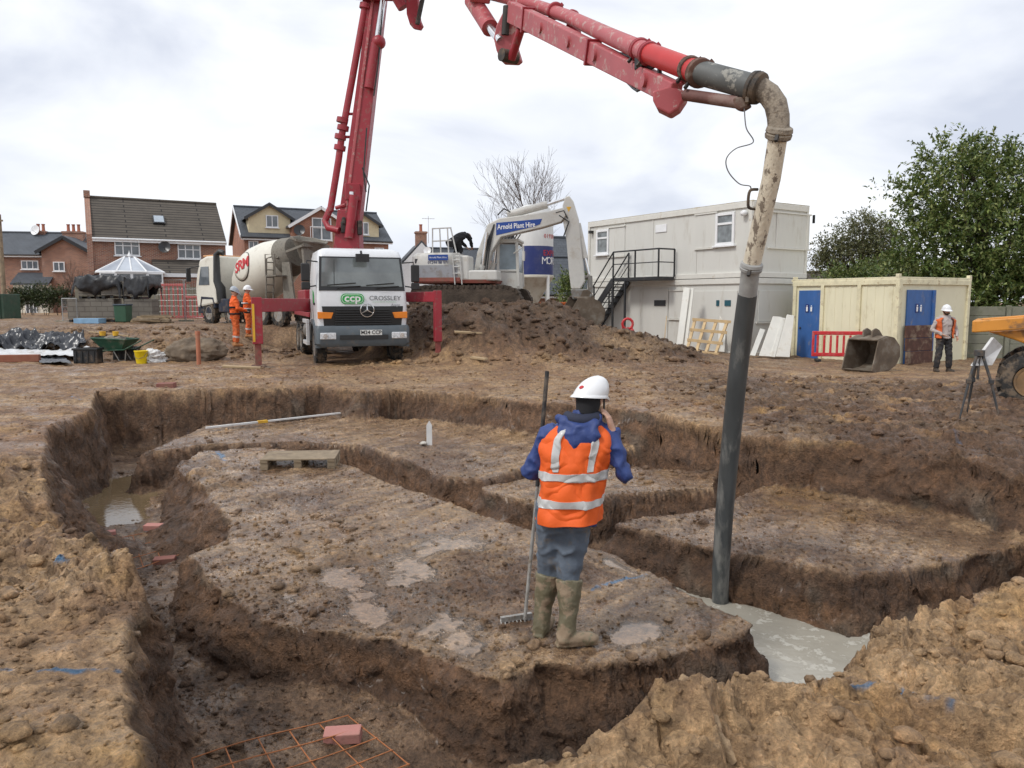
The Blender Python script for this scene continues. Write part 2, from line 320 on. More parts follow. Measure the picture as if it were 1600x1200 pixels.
    wall_w = .15+.45*gau(x, y, -3.9, 8.6, 1.0, 1.3)+.05*n_lo+.10*sstep(.1, .6, noise(x*.7, y*.7, seed=88))
    lin = lambda a, b, v: np.clip((v-a)/(b-a), 0, 1)
    ro = .013; av = lambda a, b, v: (lin(a, b, v-ro)+2*lin(a, b, v)+lin(a, b, v+ro))/4
    so = av(-wall_w*1.5, .0, dig)**1.12; sp = (1-av(.0, wall_w*1.05, pd))**1.12
    foot = np.clip(1-np.abs(dig+wall_w*1.7)/.22, 0, 1)+np.clip(1-np.abs(pd-wall_w*1.3)/.2, 0, 1)
    fl0, pd0, gr0 = FLOORZ+nf+.03*n_lo, PADZ+.02*n_lo, base              # smooth cut faces; the small relief stays on the flats
    zin = fl0+(pd0-fl0)*sp+(zp-pd0)*sstep(.9, 1, sp)+(zf-fl0)*sstep(.35, 0, sp)+foot*talus*.35
    zot = np.maximum(gr0, zin); z = zin+(zot-zin)*so+(np.maximum(zo, zin)-zot)*sstep(.9, 1, so)
    inside = 1-so
    # --- how steep: wall mask
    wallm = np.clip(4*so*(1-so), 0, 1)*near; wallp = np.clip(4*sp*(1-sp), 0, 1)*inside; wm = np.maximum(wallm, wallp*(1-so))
    # --- colour (linear albedo): bands of clay, smeared mud, dark subsoil, painted wall shade
    def C(r, g, b): return np.array([r, g, b])[None, :]
    tanc, orng, mid, dark, grey, wetc = C(.49, .342, .210), C(.54, .345, .150), C(.25, .142, .083), C(.080, .046, .029), C(.23, .205, .175), C(.17, .118, .078)
    def mixc(a, b, t): return a+(b-a)*t[:, None]
    z3 = z*2.2
    pA = sstep(-.2, .35, fbm(x*1.1+7, y*1.1, oct=5, seed=101)); pB = sstep(.12, .5, fbm(x*1.9, y*1.9+3, oct=5, seed=103)); pC = sstep(.05, .45, fbm(x*2.6+9, y*2.6, z3, oct=4, seed=105)); streak = sstep(-.1, .5, fbm(x*.7, y*3.5, oct=4, seed=107))
    col = mixc(np.repeat(mid, len(x), 0), np.repeat(tanc, len(x), 0), np.clip(.12+.74*pA+.40*fgR+.30*fgL-.32*rgt-.10*sstep(11, 15, y)*(1-streak), 0, 1))
    col = mixc(col, np.repeat(orng, len(x), 0), .85*pB*(.35+.65*streak)*(1-heap))
    far = sstep(11, 14, y)*(1-heap); col = mixc(col, np.repeat(C(.30, .198, .112), len(x), 0), .40*far)
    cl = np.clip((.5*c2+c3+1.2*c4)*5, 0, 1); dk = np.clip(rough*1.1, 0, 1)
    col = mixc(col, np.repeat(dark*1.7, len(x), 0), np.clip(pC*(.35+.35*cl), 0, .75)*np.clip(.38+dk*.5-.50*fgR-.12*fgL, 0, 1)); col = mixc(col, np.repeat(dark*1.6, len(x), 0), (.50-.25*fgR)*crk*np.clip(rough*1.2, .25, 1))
    col = mixc(col, np.repeat(C(.088, .057, .038), len(x), 0), np.clip(.95*heap+.55*rgt*(1-pB)+.35*sstep(20.5, 22.5, y)*sstep(60, 30, y), 0, .9))
    col = mixc(col, np.repeat(tanc*.92, len(x), 0), .75*np.clip(heap, 0, 1)*gau(x, y, 3.4, 21.0, 1.6, 1.1)*pA)
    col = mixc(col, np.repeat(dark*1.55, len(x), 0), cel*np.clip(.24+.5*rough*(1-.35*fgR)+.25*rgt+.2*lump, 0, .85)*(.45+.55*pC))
    # pads: smeared grey-brown with dark clotted patches
    cp = mixc(np.repeat(C(.235, .146, .090), len(x), 0), np.repeat(C(.53, .372, .238), len(x), 0), np.clip(.5+.8*smear+.5*n_mid, 0, 1)*sstep(-.3, .3, n_lo+.25))
    cp = mixc(cp, np.repeat(dark*1.5, len(x), 0), np.clip(pat*(.42+.5*cl+.3*crk)+.30*np.clip(n_hi, 0, 1)+.25*crk+.35*sstep(.2, .5, smear*-1+.4*n_hi), 0, .9)*.82)
    cp = mixc(cp, np.repeat(dark*1.6, len(x), 0), .62*cel*(.35+.65*pat)*(1-wetp)); cp = mixc(cp, np.repeat(orng*.8, len(x), 0), .35*pB*(1-pat))
    cp = mixc(cp, np.repeat(wetc, len(x), 0), .75*wetp)
    cf = mixc(np.repeat(C(.19, .122, .083), len(x), 0), np.repeat(C(.36, .248, .172), len(x), 0), np.clip(.5+n_mid, 0, 1)); cf = mixc(cf, np.repeat(dark*1.3, len(x), 0), np.clip(.6*pC+.5*cel, 0, .85))
    cin = mixc(cf, cp, sstep(.55, .97, sp)); colr = mixc(cin, col, sstep(.55, .98, so))
    st = fbm(x*.8, y*.8, z*7, oct=3, seed=111)                                    # strata of the cut faces, in a tone darkened for shade
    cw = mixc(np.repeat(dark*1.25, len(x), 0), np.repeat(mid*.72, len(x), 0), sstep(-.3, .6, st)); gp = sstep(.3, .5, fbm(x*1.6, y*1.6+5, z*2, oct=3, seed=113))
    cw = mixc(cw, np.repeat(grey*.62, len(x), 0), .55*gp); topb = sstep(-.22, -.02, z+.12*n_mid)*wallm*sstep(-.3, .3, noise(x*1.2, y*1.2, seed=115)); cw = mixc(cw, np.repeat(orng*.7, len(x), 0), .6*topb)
    wcol = np.maximum(sstep(.02, .25, wm), 0); colr = mixc(colr, cw, wcol*.95)  # steep faces: subsoil brown with the trench shade painted into it
    colr = colr*np.array([1.10, 1.02, .88])[None, :]*(1+(.22*fgR+.10*fgL)*so)[:, None]
    # blue setting-out paint
    blue = np.zeros_like(x)
    for (a, b), (c, d), zz, wd in (((5, 1052), (185, 1052), 0, .022), ((88, 886), (112, 893), 0, .03), ((150, 912), (190, 915), 0, .02), ((925, 925), (1010, 893), PADZ, .028), ((1300, 1048), (1385, 1070), 0, .016), ((1418, 1065), (1480, 1105), 0, .026), ((1540, 1160), (1570, 1172), 0, .018), ((340, 707), (352, 720), PADZ, .05), ((110, 620), (122, 624), 0, .05), ((1480, 690), (1500, 698), 0, .05), ((290, 610), (305, 613), 0, .06)):
        ax, ay = G(a, b, zz); bx, by = G(c, d, zz); ex, ey = bx-ax, by-ay; t = np.clip(((x-ax)*ex+(y-ay)*ey)/(ex*ex+ey*ey), 0, 1)
        dd = np.hypot(x-ax-t*ex, y-ay-t*ey)+.02*n_mid+.012*n_hi; blue = np.maximum(blue, sstep(wd, wd*.4, dd)*sstep(-.45, .0, fbm(x*9, y*9, oct=3, seed=131)))
    colr = mixc(colr, np.repeat(C(.055, .22, .42), len(x), 0), .85*blue)
    wet = np.clip(.20+.32*inside*sp*(1-pat)+.22*inside+.28*streak*(1-rough)+.3*inside*(1-sp)*sstep(0, .4, n_mid+n_lo), 0, .75); wet = np.maximum(wet, wetp*(sp > .9)); wet = wet*(1-.6*wcol)
    # ragged, undercut faces
    k = .11*sstep(.0, .35, wm); dx = k*fbm(x*3.5, y*3.5, z*6, oct=4, seed=141, gain=.6); dy = k*fbm(x*3.5+30, y*3.5, z*6, oct=4, seed=143, gain=.6); z = z+.03*wm*fbm(x*6, y*6, z*6, oct=3, seed=145); q = .02*rough*(1-inside)*sstep(12, 8, y); dx = dx+q*n_hi; 
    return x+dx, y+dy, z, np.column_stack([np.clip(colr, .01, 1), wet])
def make_ground():
    th = np.concatenate([np.arange(-40, 40.01, .1), np.linspace(40, 320, 62)[1:-1]])*PI/180
    r = [.25]
    while r[-1] < 1.9: r.append(r[-1]*1.12)
    while r[-1] < 10: r.append(r[-1]*1.0034)
    while r[-1] < 50: r.append(r[-1]*1.0042)
    while r[-1] < 1500: r.append(r[-1]*1.09)
    r = np.array(r); nr, na = len(r), len(th)
    RR, TT = np.meshgrid(r, th, indexing='ij'); x = (RR*np.sin(TT)).ravel(); y = (RR*np.cos(TT)).ravel()
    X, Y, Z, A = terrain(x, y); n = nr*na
    X = np.append(X, 0); Y = np.append(Y, 0); Z = np.append(Z, 0.); A = np.vstack([A, A[:1]])
    i, j = np.meshgrid(np.arange(nr-1), np.arange(na), indexing='ij'); a = (i*na+j).ravel(); b = (i*na+(j+1) % na).ravel()
    q = np.column_stack([a, b, b+na, a+na]); jj = np.arange(na); t3 = np.column_stack([np.full(na, n), (jj+1) % na, jj])
    me = bpy.data.meshes.new('ground'); me.vertices.add(n+1); me.vertices.foreach_set('co', np.column_stack([X, Y, Z]).astype(np.float32).ravel())
    nl = q.size+t3.size; me.loops.add(nl); me.loops.foreach_set('vertex_index', np.concatenate([q[:, ::-1].ravel(), t3[:, ::-1].ravel()]).astype(np.int32))
    ls = np.concatenate([np.arange(len(q))*4, q.size+np.arange(na)*3]); me.polygons.add(len(ls)); me.polygons.foreach_set('loop_start', ls.astype(np.int32))
    me.update(calc_edges=True); me.polygons.foreach_set('use_smooth', np.ones(len(ls), bool))
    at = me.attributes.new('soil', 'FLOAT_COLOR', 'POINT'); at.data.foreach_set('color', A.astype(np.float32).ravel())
    me.validate(); o = bpy.data.objects.new('ground', me); COL.objects.link(o); return o
def soilmat(name, attr=True, col=(.25, .18, .12), fine=1.0):
    m = bpy.data.materials.new(name); m.use_nodes = True; t = m.node_tree; b = t.nodes['Principled BSDF']; N = t.nodes.new; K = t.links.new
    co = N('ShaderNodeTexCoord'); src = co.outputs['Object']
    def nz(s, d=8, ro=.6):
        n = N('ShaderNodeTexNoise'); n.inputs['Scale'].default_value = s; n.inputs['Detail'].default_value = d; n.inputs['Roughness'].default_value = ro; K(src, n.inputs[0]); return n.outputs['Fac']
    def rng(v, a, b_, c, d):
        n = N('ShaderNodeMapRange'); n.inputs['From Min'].default_value = a; n.inputs['From Max'].default_value = b_; n.inputs['To Min'].default_value = c; n.inputs['To Max'].default_value = d; K(v, n.inputs[0]); return n.outputs[0]
    def mul(c, v):
        x = N('ShaderNodeMix'); x.data_type = 'RGBA'; x.blend_type = 'MULTIPLY'; x.inputs[0].default_value = 1; K(c, x.inputs[6]); K(v, x.inputs[7]); return x.outputs[2]
    A = N('ShaderNodeAttribute'); A.attribute_name = 'soil'
    f1 = nz(9, 9, .65); f2 = nz(55, 6, .7); f3 = nz(2.2, 6)
    c = A.outputs['Color']; f4 = nz(24, 8, .7)
    c = mul(c, rng(f1, .3, .7, .52, 1.45)); c = mul(c, rng(f4, .32, .68, .58, 1.40)); c = mul(c, rng(f2, .3, .7, .72, 1.26)); c = mul(c, rng(f3, .3, .7, .86, 1.12))
    vo = N('ShaderNodeTexVoronoi'); vo.inputs['Scale'].default_value = 26; K(src, vo.inputs['Vector']); sp = rng(vo.outputs['Distance'], .06, .10, 1, 0)          # small pale stones
    sel = N('ShaderNodeMath'); sel.operation = 'MULTIPLY'; K(sp, sel.inputs[0]); K(rng(nz(6, 2), .62, .66, 0, .7), sel.inputs[1])
    x = N('ShaderNodeMix'); x.data_type = 'RGBA'; x.inputs[7].default_value = (.34, .29, .23, 1); K(sel.outputs[0], x.inputs[0]); K(c, x.inputs[6]); K(x.outputs[2], b.inputs['Base Color'])
    # wetness patches drive gloss
    w = N('ShaderNodeMath'); w.operation = 'MULTIPLY_ADD'; w.inputs[1].default_value = .55; K(rng(f3, .45, .7, 0, 1), w.inputs[0]); K(A.outputs['Alpha'], w.inputs[2])
    K(rng(w.outputs[0], .1, 1.0, .80, .10), b.inputs['Roughness']); b.inputs['Specular IOR Level'].default_value = .55
    K(rng(w.outputs[0], .35, 1.0, 0, .65), b.inputs['Coat Weight']); b.inputs['Coat Roughness'].default_value = .24; b.inputs['Coat IOR'].default_value = 1.33
    dry = rng(A.outputs['Alpha'], .75, 1.0, 1, .06); h = N('ShaderNodeMath'); h.operation = 'MULTIPLY_ADD'; h.inputs[1].default_value = .35; K(f2, h.inputs[0]); ha = N('ShaderNodeMath'); ha.operation = 'MULTIPLY_ADD'; ha.inputs[1].default_value = .6; K(f4, ha.inputs[0]); K(f1, ha.inputs[2]); K(ha.outputs[0], h.inputs[2]); h2 = N('ShaderNodeMath'); h2.operation = 'MULTIPLY'; K(h.outputs[0], h2.inputs[0]); K(dry, h2.inputs[1])
    bp = N('ShaderNodeBump'); bp.inputs['Strength'].default_value = 1.0; bp.inputs['Distance'].default_value = .085*fine; K(h2.outputs[0], bp.inputs['Height']); K(bp.outputs[0], b.inputs['Normal'])
    return m
SOIL = soilmat('soil')
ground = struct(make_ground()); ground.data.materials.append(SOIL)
ground['label'] = 'muddy tan and brown clay ground cut by foundation trenches'
def gz(x, y): return float(terrain(np.array([float(x)]), np.array([float(y)]))[2][0])
def mz(x, y): return float(macro(np.array([float(x)]), np.array([float(y)]))[0][0])
# loose clods lying on the mud: uncountable, one object
def make_clods(name, label, tiny):
    rg = np.random.default_rng(5+tiny); ico = []
    t = (1+5**.5)/2; iv = np.array([(-1, t, 0), (1, t, 0), (-1, -t, 0), (1, -t, 0), (0, -1, t), (0, 1, t), (0, -1, -t), (0, 1, -t), (t, 0, -1), (t, 0, 1), (-t, 0, -1), (-t, 0, 1)], float); iv /= np.linalg.norm(iv[0])
    fc = [(0, 11, 5), (0, 5, 1), (0, 1, 7), (0, 7, 10), (0, 10, 11), (1, 5, 9), (5, 11, 4), (11, 10, 2), (10, 7, 6), (7, 1, 8), (3, 9, 4), (3, 4, 2), (3, 2, 6), (3, 6, 8), (3, 8, 9), (4, 9, 5), (2, 4, 11), (6, 2, 10), (8, 6, 7), (9, 8, 1)]
    V = list(map(tuple, iv)); cache = {}; F = []
    def mid(a, b):
        k = (min(a, b), max(a, b))
        if k not in cache:
            p = np.array(V[a])+np.array(V[b]); p /= np.linalg.norm(p); V.append(tuple(p)); cache[k] = len(V)-1
        return cache[k]
    if tiny: F = list(fc)
    for a, b, c in ([] if tiny else fc):
        ab, bc, ca = mid(a, b), mid(b, c), mid(c, a); F += [(a, ab, ca), (b, bc, ab), (c, ca, bc), (ab, bc, ca)]
    V = np.array(V); F = np.array(F); shapes = []
    for k in range(14):
        d = 1+.5*fbm(V[:, 0]*1.3+k*9, V[:, 1]*1.3, V[:, 2]*1.3+k, oct=3, seed=200+k); s = rg.uniform(.6, 1.2, 3); s[2] *= .7; shapes.append(V*d[:, None]*s)
    pos = []
    def zone(n, fx, fy, s0, s1): 
        x, y = fx(n), fy(n); s = s0*(s1/s0)**(rg.random(n)**2.2); pos.append(np.column_stack([x, y, s]))
    U = lambda a, b: (lambda n: rg.uniform(a, b, n))
    if tiny: zone(5200, U(-4, 2.3), U(4.1, 11), .005, .020); zone(2600, U(-3, .2), U(2.4, 6.5), .005, .020); zone(3000, U(1, 5.8), U(5.8, 9), .005, .022); zone(3000, U(-.1, 4.5), U(2.3, 5.2), .004, .018); zone(2200, U(-4.8, -1.3), U(2.3, 8), .004, .02); zone(3500, U(-9, 6), U(9, 19), .008, .028)
    else: zone(1000, U(-.1, 4.2), U(2.3, 5.0), .010, .055); zone(800, U(-4.8, -1.3), U(2.3, 8), .012, .06); zone(700, U(-4, 2.5), U(4.2, 11), .010, .032); zone(1500, U(1.5, 9), U(7.6, 18), .012, .08)
    if not tiny: zone(1000, U(-8, 4), U(12, 20), .012, .05); zone(900, U(-4, 5.5), U(19.8, 25), .03, .16); zone(700, U(-15, -6.5), U(21.5, 25.5), .02, .13); zone(700, U(-3, .2), U(2.4, 6), .006, .03)
    p = np.vstack(pos); X, Y, Z, A = terrain(p[:, 0], p[:, 1]); keep = A[:, 3] < .9; p, X, Y, Z, A = p[keep], X[keep], Y[keep], Z[keep], A[keep]
    nv = len(V); n = len(p); VV = np.zeros((n, nv, 3)); CC = np.zeros((n, nv, 4))
    for i in range(n):
        a = rg.uniform(0, 6.28); c, s = math.cos(a), math.sin(a); q = shapes[i % 14]*p[i, 2]; VV[i, :, 0] = q[:, 0]*c-q[:, 1]*s+X[i]; VV[i, :, 1] = q[:, 0]*s+q[:, 1]*c+Y[i]; VV[i, :, 2] = q[:, 2]+Z[i]+p[i, 2]*.15; CC[i] = A[i]*np.array([*(rg.uniform(.75, 1.15)*np.ones(3)), .4])
    FF = (F[None]+(np.arange(n)*nv)[:, None, None]).reshape(-1, 3); me = bpy.data.meshes.new(name); me.vertices.add(n*nv); me.vertices.foreach_set('co', VV.astype(np.float32).ravel())
    me.loops.add(FF.size); me.loops.foreach_set('vertex_index', FF.astype(np.int32).ravel()); me.polygons.add(len(FF)); me.polygons.foreach_set('loop_start', (np.arange(len(FF))*3).astype(np.int32)); me.update(calc_edges=True)
    me.polygons.foreach_set('use_smooth', np.ones(len(FF), bool)); at = me.attributes.new('soil', 'FLOAT_COLOR', 'POINT'); at.data.foreach_set('color', CC.astype(np.float32).ravel())
    o = bpy.data.objects.new(name, me); COL.objects.link(o); me.materials.append(SOIL); o['kind'] = 'stuff'; o['label'] = label; o['category'] = 'clods'; return o
make_clods('clods', 'loose clods of clay scattered over the mud', 0); make_clods('crumbs', 'small crumbs of soil scattered over the mud', 1)
# water and wet concrete lying in the trenches
def sheet(name, pts, z, m, label, n=1):
    o = MB().quad(*[(a, b, z) for a, b in pts]).build(name, m); o['kind'] = 'structure'; o['label'] = label; return o
WATER = mat('muddy_water', (.19, .135, .075), .05, var=.1, vscale=3, spec=.6, bump=.002, bscale=14)
def disc(px, py, rx, ry, z=FLOORZ-.035): cx, cy = G(px, py, z); return [(cx+rx*math.cos(k*PI/12)*(1+.1*math.sin(3*k)), cy+ry*math.sin(k*PI/12)) for k in range(24)]
sheet('puddle', disc(167, 780, 1.7, 2.1, FLOORZ-.03), FLOORZ-.03, WATER, 'brown puddle in the left trench corner')
sheet('puddle', disc(705, 790, 1.1, 1.0), FLOORZ-.04, WATER, 'puddle in the trench beside the first pad')
sheet('puddle', disc(560, 738, .9, .9), FLOORZ-.03, WATER, 'far puddle in the trench near the pallet')
CONC = mat('wet_concrete', (.35, .325, .27), .22, var=.08, vscale=2.5, dirt=(.50, .48, .42), damt=.7, dscale=9, dthr=.57, dsoft=.05, bump=.009, bscale=6, spec=.5)
sheet('wet_concrete', GP([(985, 862), (1190, 925), (1390, 1000), (1300, 1120), (1130, 1040), (1010, 930)], CONZ), CONZ, CONC, 'grey wet concrete just poured into the trench')
# ------------------------------------------------------------------ buildings
class Frame:
    """vertical wall plane: origin o (x,y), direction d; uz() gives wall coordinates of a photo pixel"""
    def __init__(s, o, d): s.o = Vector((o[0], o[1], 0)); s.d = Vector((d[0], d[1], 0)).normalized(); s.n = Vector((-s.d.y, s.d.x, 0)); s.rz = math.atan2(s.d.y, s.d.x)
    def uz(s, px, py, back=0):
        q = P(px, py, 1.0)-Vector((0, 0, CAMZ)); c = Vector((0, 0, CAMZ)); o = s.o+s.n*back; t = (o-c).dot(s.n)/q.dot(s.n); p = c+q*t; return (p-o).dot(s.d), p.z
    def end(s, px, py, u):
        q = P(px, py, 1.0)-Vector((0, 0, CAMZ)); c = Vector((0, 0, CAMZ)); o = s.o+s.d*u; t = (o-c).dot(s.d)/q.dot(s.d); p = c+q*t; return (p-o).dot(s.n), p.z
    def rect(s, x0, y0, x1, y1, back=0):
        a = s.uz(x0, y0, back); b = s.uz(x1, y1, back); return min(a[0], b[0]), max(a[0], b[0]), min(a[1], b[1]), max(a[1], b[1])
BRK = brickmat('red_brick', (.38, .135, .075), (.20, .062, .045), (.36, .28, .22), mort=.016)
BRK2 = brickmat('orange_brick', (.40, .135, .07), (.27, .08, .048), (.36, .27, .21), mort=.014)
TILE = brickmat('brown_roof_tile', (.085, .072, .058), (.10, .085, .068), (.020, .017, .015), w=4.3, h=.30, mort=.035)
SLATE = brickmat('grey_slate', (.075, .085, .10), (.062, .07, .083), (.04, .045, .052), w=.35, h=.25, mort=.012, rough=.6)
UPVC = mat('white_upvc', (.78, .79, .80), .4, var=.04); CREAM = mat('cream_render', (.66, .57, .38), .85, var=.06, bump=.004)
GLS = mat('house_glass', (.10, .115, .13), .08, var=.5, vscale=1.5, spec=.9); LEAD = mat('dark_trim', (.03, .032, .036), .5)
GUT = mat('black_plastic', (.018, .018, .02), .35)
def win(par, x0, x1, z0, z1, y=0, nv=2, hz=None, fw=.07, m=None, sill=True, name='window', gm=None, out=-1):
    """window: white frame with mullions, a pane behind, a sill; out = outward sign of local y"""
    b = MB(); d = .08; yc = y+out*.03
    for a in (x0+fw/2, x1-fw/2): b.box((a, yc, (z0+z1)/2), (fw, d, z1-z0))
    for c in (z0+fw/2, z1-fw/2): b.box(((x0+x1)/2, yc, c), (x1-x0-2*fw, d, fw))
    for k in range(1, nv): b.box((x0+(x1-x0)*k/nv, yc, (z0+z1)/2), (fw*.9, d*.9, z1-z0-2*fw))
    if hz: b.box(((x0+x1)/2, yc, z0+(z1-z0)*hz), (x1-x0-2*fw, d*.8, fw*.8))
    w = b.build(name, m or UPVC, par, bevel=.006, seg=1)
    MB().box(((x0+x1)/2, y+out*.012, (z0+z1)/2), (x1-x0-fw, .02, z1-z0-fw)).build('pane', gm or GLS, w)
    if sill: MB().box(((x0+x1)/2, y+out*.07, z0-.035), (x1-x0+.14, .14, .06)).build('sill', m or UPVC, w, bevel=.006, seg=1)
    return w
def gable_roof(par, x0, x1, y0, y1, ez, rz_, m, ov=.25, th=.12, name='roof', edge=.12):
    """ridge along local x"""
    yc = (y0+y1)/2; s = (rz_-ez)/(yc-y0); b = MB(); zo = ez-s*ov
    b.prism([(y0-ov, zo), (yc, rz_), (y1+ov, zo), (y1+ov, zo+th), (yc, rz_+th), (y0-ov, zo+th)], (x0-edge, 0, 0), (0, 1, 0), (0, 0, 1), (x1-x0+2*edge, 0, 0))
    r = b.build(name, m, par, uv=True); MB().cyl((x0-edge, yc, rz_+th+.02), (x1+edge, yc, rz_+th+.02), .09, n=8).build('ridge_tiles', m if m.name != 'x' else m, r, smooth=40, uv=True)
    MB().box(((x0+x1)/2, y0-ov-.02, zo-.02), (x1-x0+2*edge, .04, .2)).build('fascia', UPVC, r)
    MB().cyl((x0-edge, y0-ov-.1, zo+.05), (x1+edge, y0-ov-.1, zo+.05), .06, n=8).build('gutter', GUT if m.name.startswith('grey') else UPVC, r, smooth=40)
    return r
def gable_wall(par, x0, x1, y0, y1, bz, ez, rz_, m, name='wall'):
    yc = (y0+y1)/2; return MB().prism([(y0, bz), (y1, bz), (y1, ez), (yc, rz_), (y0, ez)], (x0, 0, 0), (0, 1, 0), (0, 0, 1), (x1-x0, 0, 0)).build(name, m, par, uv=True)
def chimney(par, x, y, z0, z1, w=.9, d=.5, pots=2):
    c = MB().box((x, y, (z0+z1)/2), (w, d, z1-z0)).box((x, y, z1-.08), (w+.12, d+.12, .12)).build('chimney', BRK, par, uv=True)
    for k in range(pots): MB().lathe([(.13, 0), (.15, .05), (.12, .1), (.11, .5), (.14, .52), (.14, .58)], (x+(k-(pots-1)/2)*.38, y, z1-.02), n=10).build('pot', mat('terracotta', (.36, .13, .08), .8), c, smooth=50)
    return c
def dish(par, x, y, z, r=.35, m=None):
    d = MB().lathe([(0, 0), (r*.5, -.03), (r, -.1), (r, -.09), (r*.5, -.02), (0.01, .01)], (x, y, z), (.35, .9, -.25), n=16).cyl((x, y+.02, z), (x, y+.35, z-.2), .025, n=6).cyl((x, y, z-.2), (x-.1, y-.45, z+.02), .02, n=6)
    return d.build('satellite_dish', m or GUT, par, smooth=40)
# house B: brick house with brown tiled roof and conservatory
F = Frame((-25.1, 46), (.88, .48)); hb = empty('brick_house', 'red brick house with long brown tiled roof and a white conservatory', 'house', (F.o.x, F.o.y, 0), F.rz)
LB = 7.75; gable_wall(hb, 0, LB, 0, 7.0, 0, 5.5, 8.0, BRK); gable_roof(hb, .3, LB, 0, 7, 5.5, 8.05, TILE, edge=.03)
MB().prism([(-.3, 0), (7.1, 0), (7.1, 5.6), (3.5, 8.25), (-.3, 5.6)], (-.02, 0, 0), (0, 1, 0), (0, 0, 1), (.3, 0, 0)).build('parapet_gable', BRK, hb, uv=True)
MB().box((.13, 3.5, 8.35), (.36, .6, .4)).build('chimney', BRK, hb, uv=True)
for a in ((178, 374, 219, 400, 3), (277, 381, 314, 405, 3)): win(hb, *F.rect(*a[:4]), nv=3, hz=.62)
c = F.uz(257, 387); dish(hb, c[0], -.35, c[1], .36)
u, z = F.uz(247, 341, 1.9); v = MB().bar((u-.35, 1.45, 6.75), (u+.35, 1.45, 6.75), .9, .12, up=(0, -.58, .81)).build('roof_window', GUT, hb); MB().bar((u-.28, 1.42, 6.79), (u+.28, 1.42, 6.79), .75, .12, up=(0, -.58, .81)).build('pane', mat('skylight', (.35, .4, .45), .1), v)
x0, x1, z0, z1 = F.rect(237, 409, 327, 427); lt = MB().prism([(-1.6, z0-.1), (.0, z1+.15), (.0, z1+.02), (-1.6, z0-.22)], (x0, 0, 0), (0, 1, 0), (0, 0, 1), (x1-x0, 0, 0)).build('lean_to_roof', TILE, hb, uv=True)
MB().box(((x0+x1)/2, -1.62, z0-.2), (x1-x0, .05, .22)).build('fascia', UPVC, lt); MB().box(((x0+x1)/2, -.8, (z0-.2)/2+.0), (x1-x0-.2, 1.4, z0-.3)).build('extension_wall', BRK, hb, uv=True)
x0, x1, z0, z1 = F.rect(152, 402, 255, 434, -2.5); zt = F.uz(200, 402, -1.6)[1]; ze = F.uz(200, 425, -2.8)[1]; xm = (x0+x1)/2
cg = mat('conservatory_glass', (.42, .46, .52), .12, var=.15, vscale=1, spec=.8); con = MB().box((xm, -1.5, .5), (x1-x0, 3, 1.0)).build('conservatory_wall', BRK, hb, uv=True)
ring = [(x0-.1, -.05), (x0-.1, -2.1), (x0+.9, -3.1), (x1-.9, -3.1), (x1+.1, -2.1), (x1+.1, -.05)]; ap = [(xm-.25, -1.3), (xm+.25, -1.3)]
rf = MB()
for k in range(5):
    a, b = ring[k], ring[k+1]; t0 = ap[0] if k < 2 else ap[1]; t1 = ap[0] if k < 2 else (ap[1])
    rf.add([(a[0], a[1], ze), (b[0], b[1], ze), (t1[0], t1[1], zt)]+([(ap[0][0], ap[0][1], zt)] if k == 2 else []), [(0, 1, 2, 3)] if k == 2 else [(0, 1, 2)])
rfo = rf.build('conservatory_roof', cg, hb, thick=.04)
for k, (a, t) in enumerate(zip(ring+[((x0+x1)/2, -3.1)], [ap[0], ap[0], ap[0], ap[1], ap[1], ap[1], (xm, -1.3)])): MB().cyl((a[0], a[1], ze+.03), (t[0], t[1], zt+.03), .05, n=6).build('rafter', UPVC, rfo)
MB().tube([(*p, ze) for p in ring], .07, 6).build('eaves_beam', UPVC, rfo); MB().lathe([(.05, 0), (.12, .1), (.03, .3), (0, .45)], (xm, -1.3, zt), n=8).build('finial', UPVC, rfo)
for k in range(4):
    a = x0+.05+(x1-x0-.1)*k/4; win(hb, a, a+(x1-x0-.1)/4, 1.0, ze-.05, y=-3.02, nv=1, hz=.75, sill=False)
# house A: far left, L-shaped with gabled wing
F = Frame((-45, 58), (.985, .17)); ha = empty('brick_house', 'far left brick house with slate roof, gabled wing and two chimneys', 'house', (F.o.x, F.o.y, 0), F.rz)
xw0, _ = F.uz(72, 430); xw1, _ = F.uz(143, 430); ez = F.uz(40, 397)[1]; rz_ = F.uz(40, 366, 3.5)[1]
gable_wall(ha, -3, xw0+.2, .0, 7, 0, ez, rz_, BRK); gable_roof(ha, -3, xw0+2, 0, 7, ez, rz_, SLATE)
xm = (xw0+xw1)/2; az = F.uz(113, 371, -.6)[1]; ew = F.uz(140, 391, -.6)[1]
MB().prism([(xw0, 0), (xw1, 0), (xw1, ew), (xm, az), (xw0, ew)], (0, -.6, 0), (1, 0, 0), (0, 0, 1), (0, 5, 0)).build('gable_wing', BRK, ha, uv=True)
s = (az-ew)/(xm-xw0); MB().prism([(xw0-.35, ew-.35*s), (xm, az), (xw1+.35, ew-.35*s), (xw1+.35, ew-.35*s+.14), (xm, az+.14), (xw0-.35, ew-.35*s+.14)], (0, -.85, 0), (1, 0, 0), (0, 0, 1), (0, 5, 0)).build('wing_roof', SLATE, ha, uv=True)
for sg, xe in ((-1, xw0-.35), (1, xw1+.35)): MB().bar((xm, -.88, az-.03), (xe, -.88, ew-.35*s-.03), .05, .22).build('bargeboard', GUT, ha)
for a, k in (((33, 407, 61, 421), 3), ((83, 409, 102, 424), 2)):
    bk = 0 if a[0] < 70 else -.6; win(ha, *F.rect(*a, bk), y=bk, nv=k)
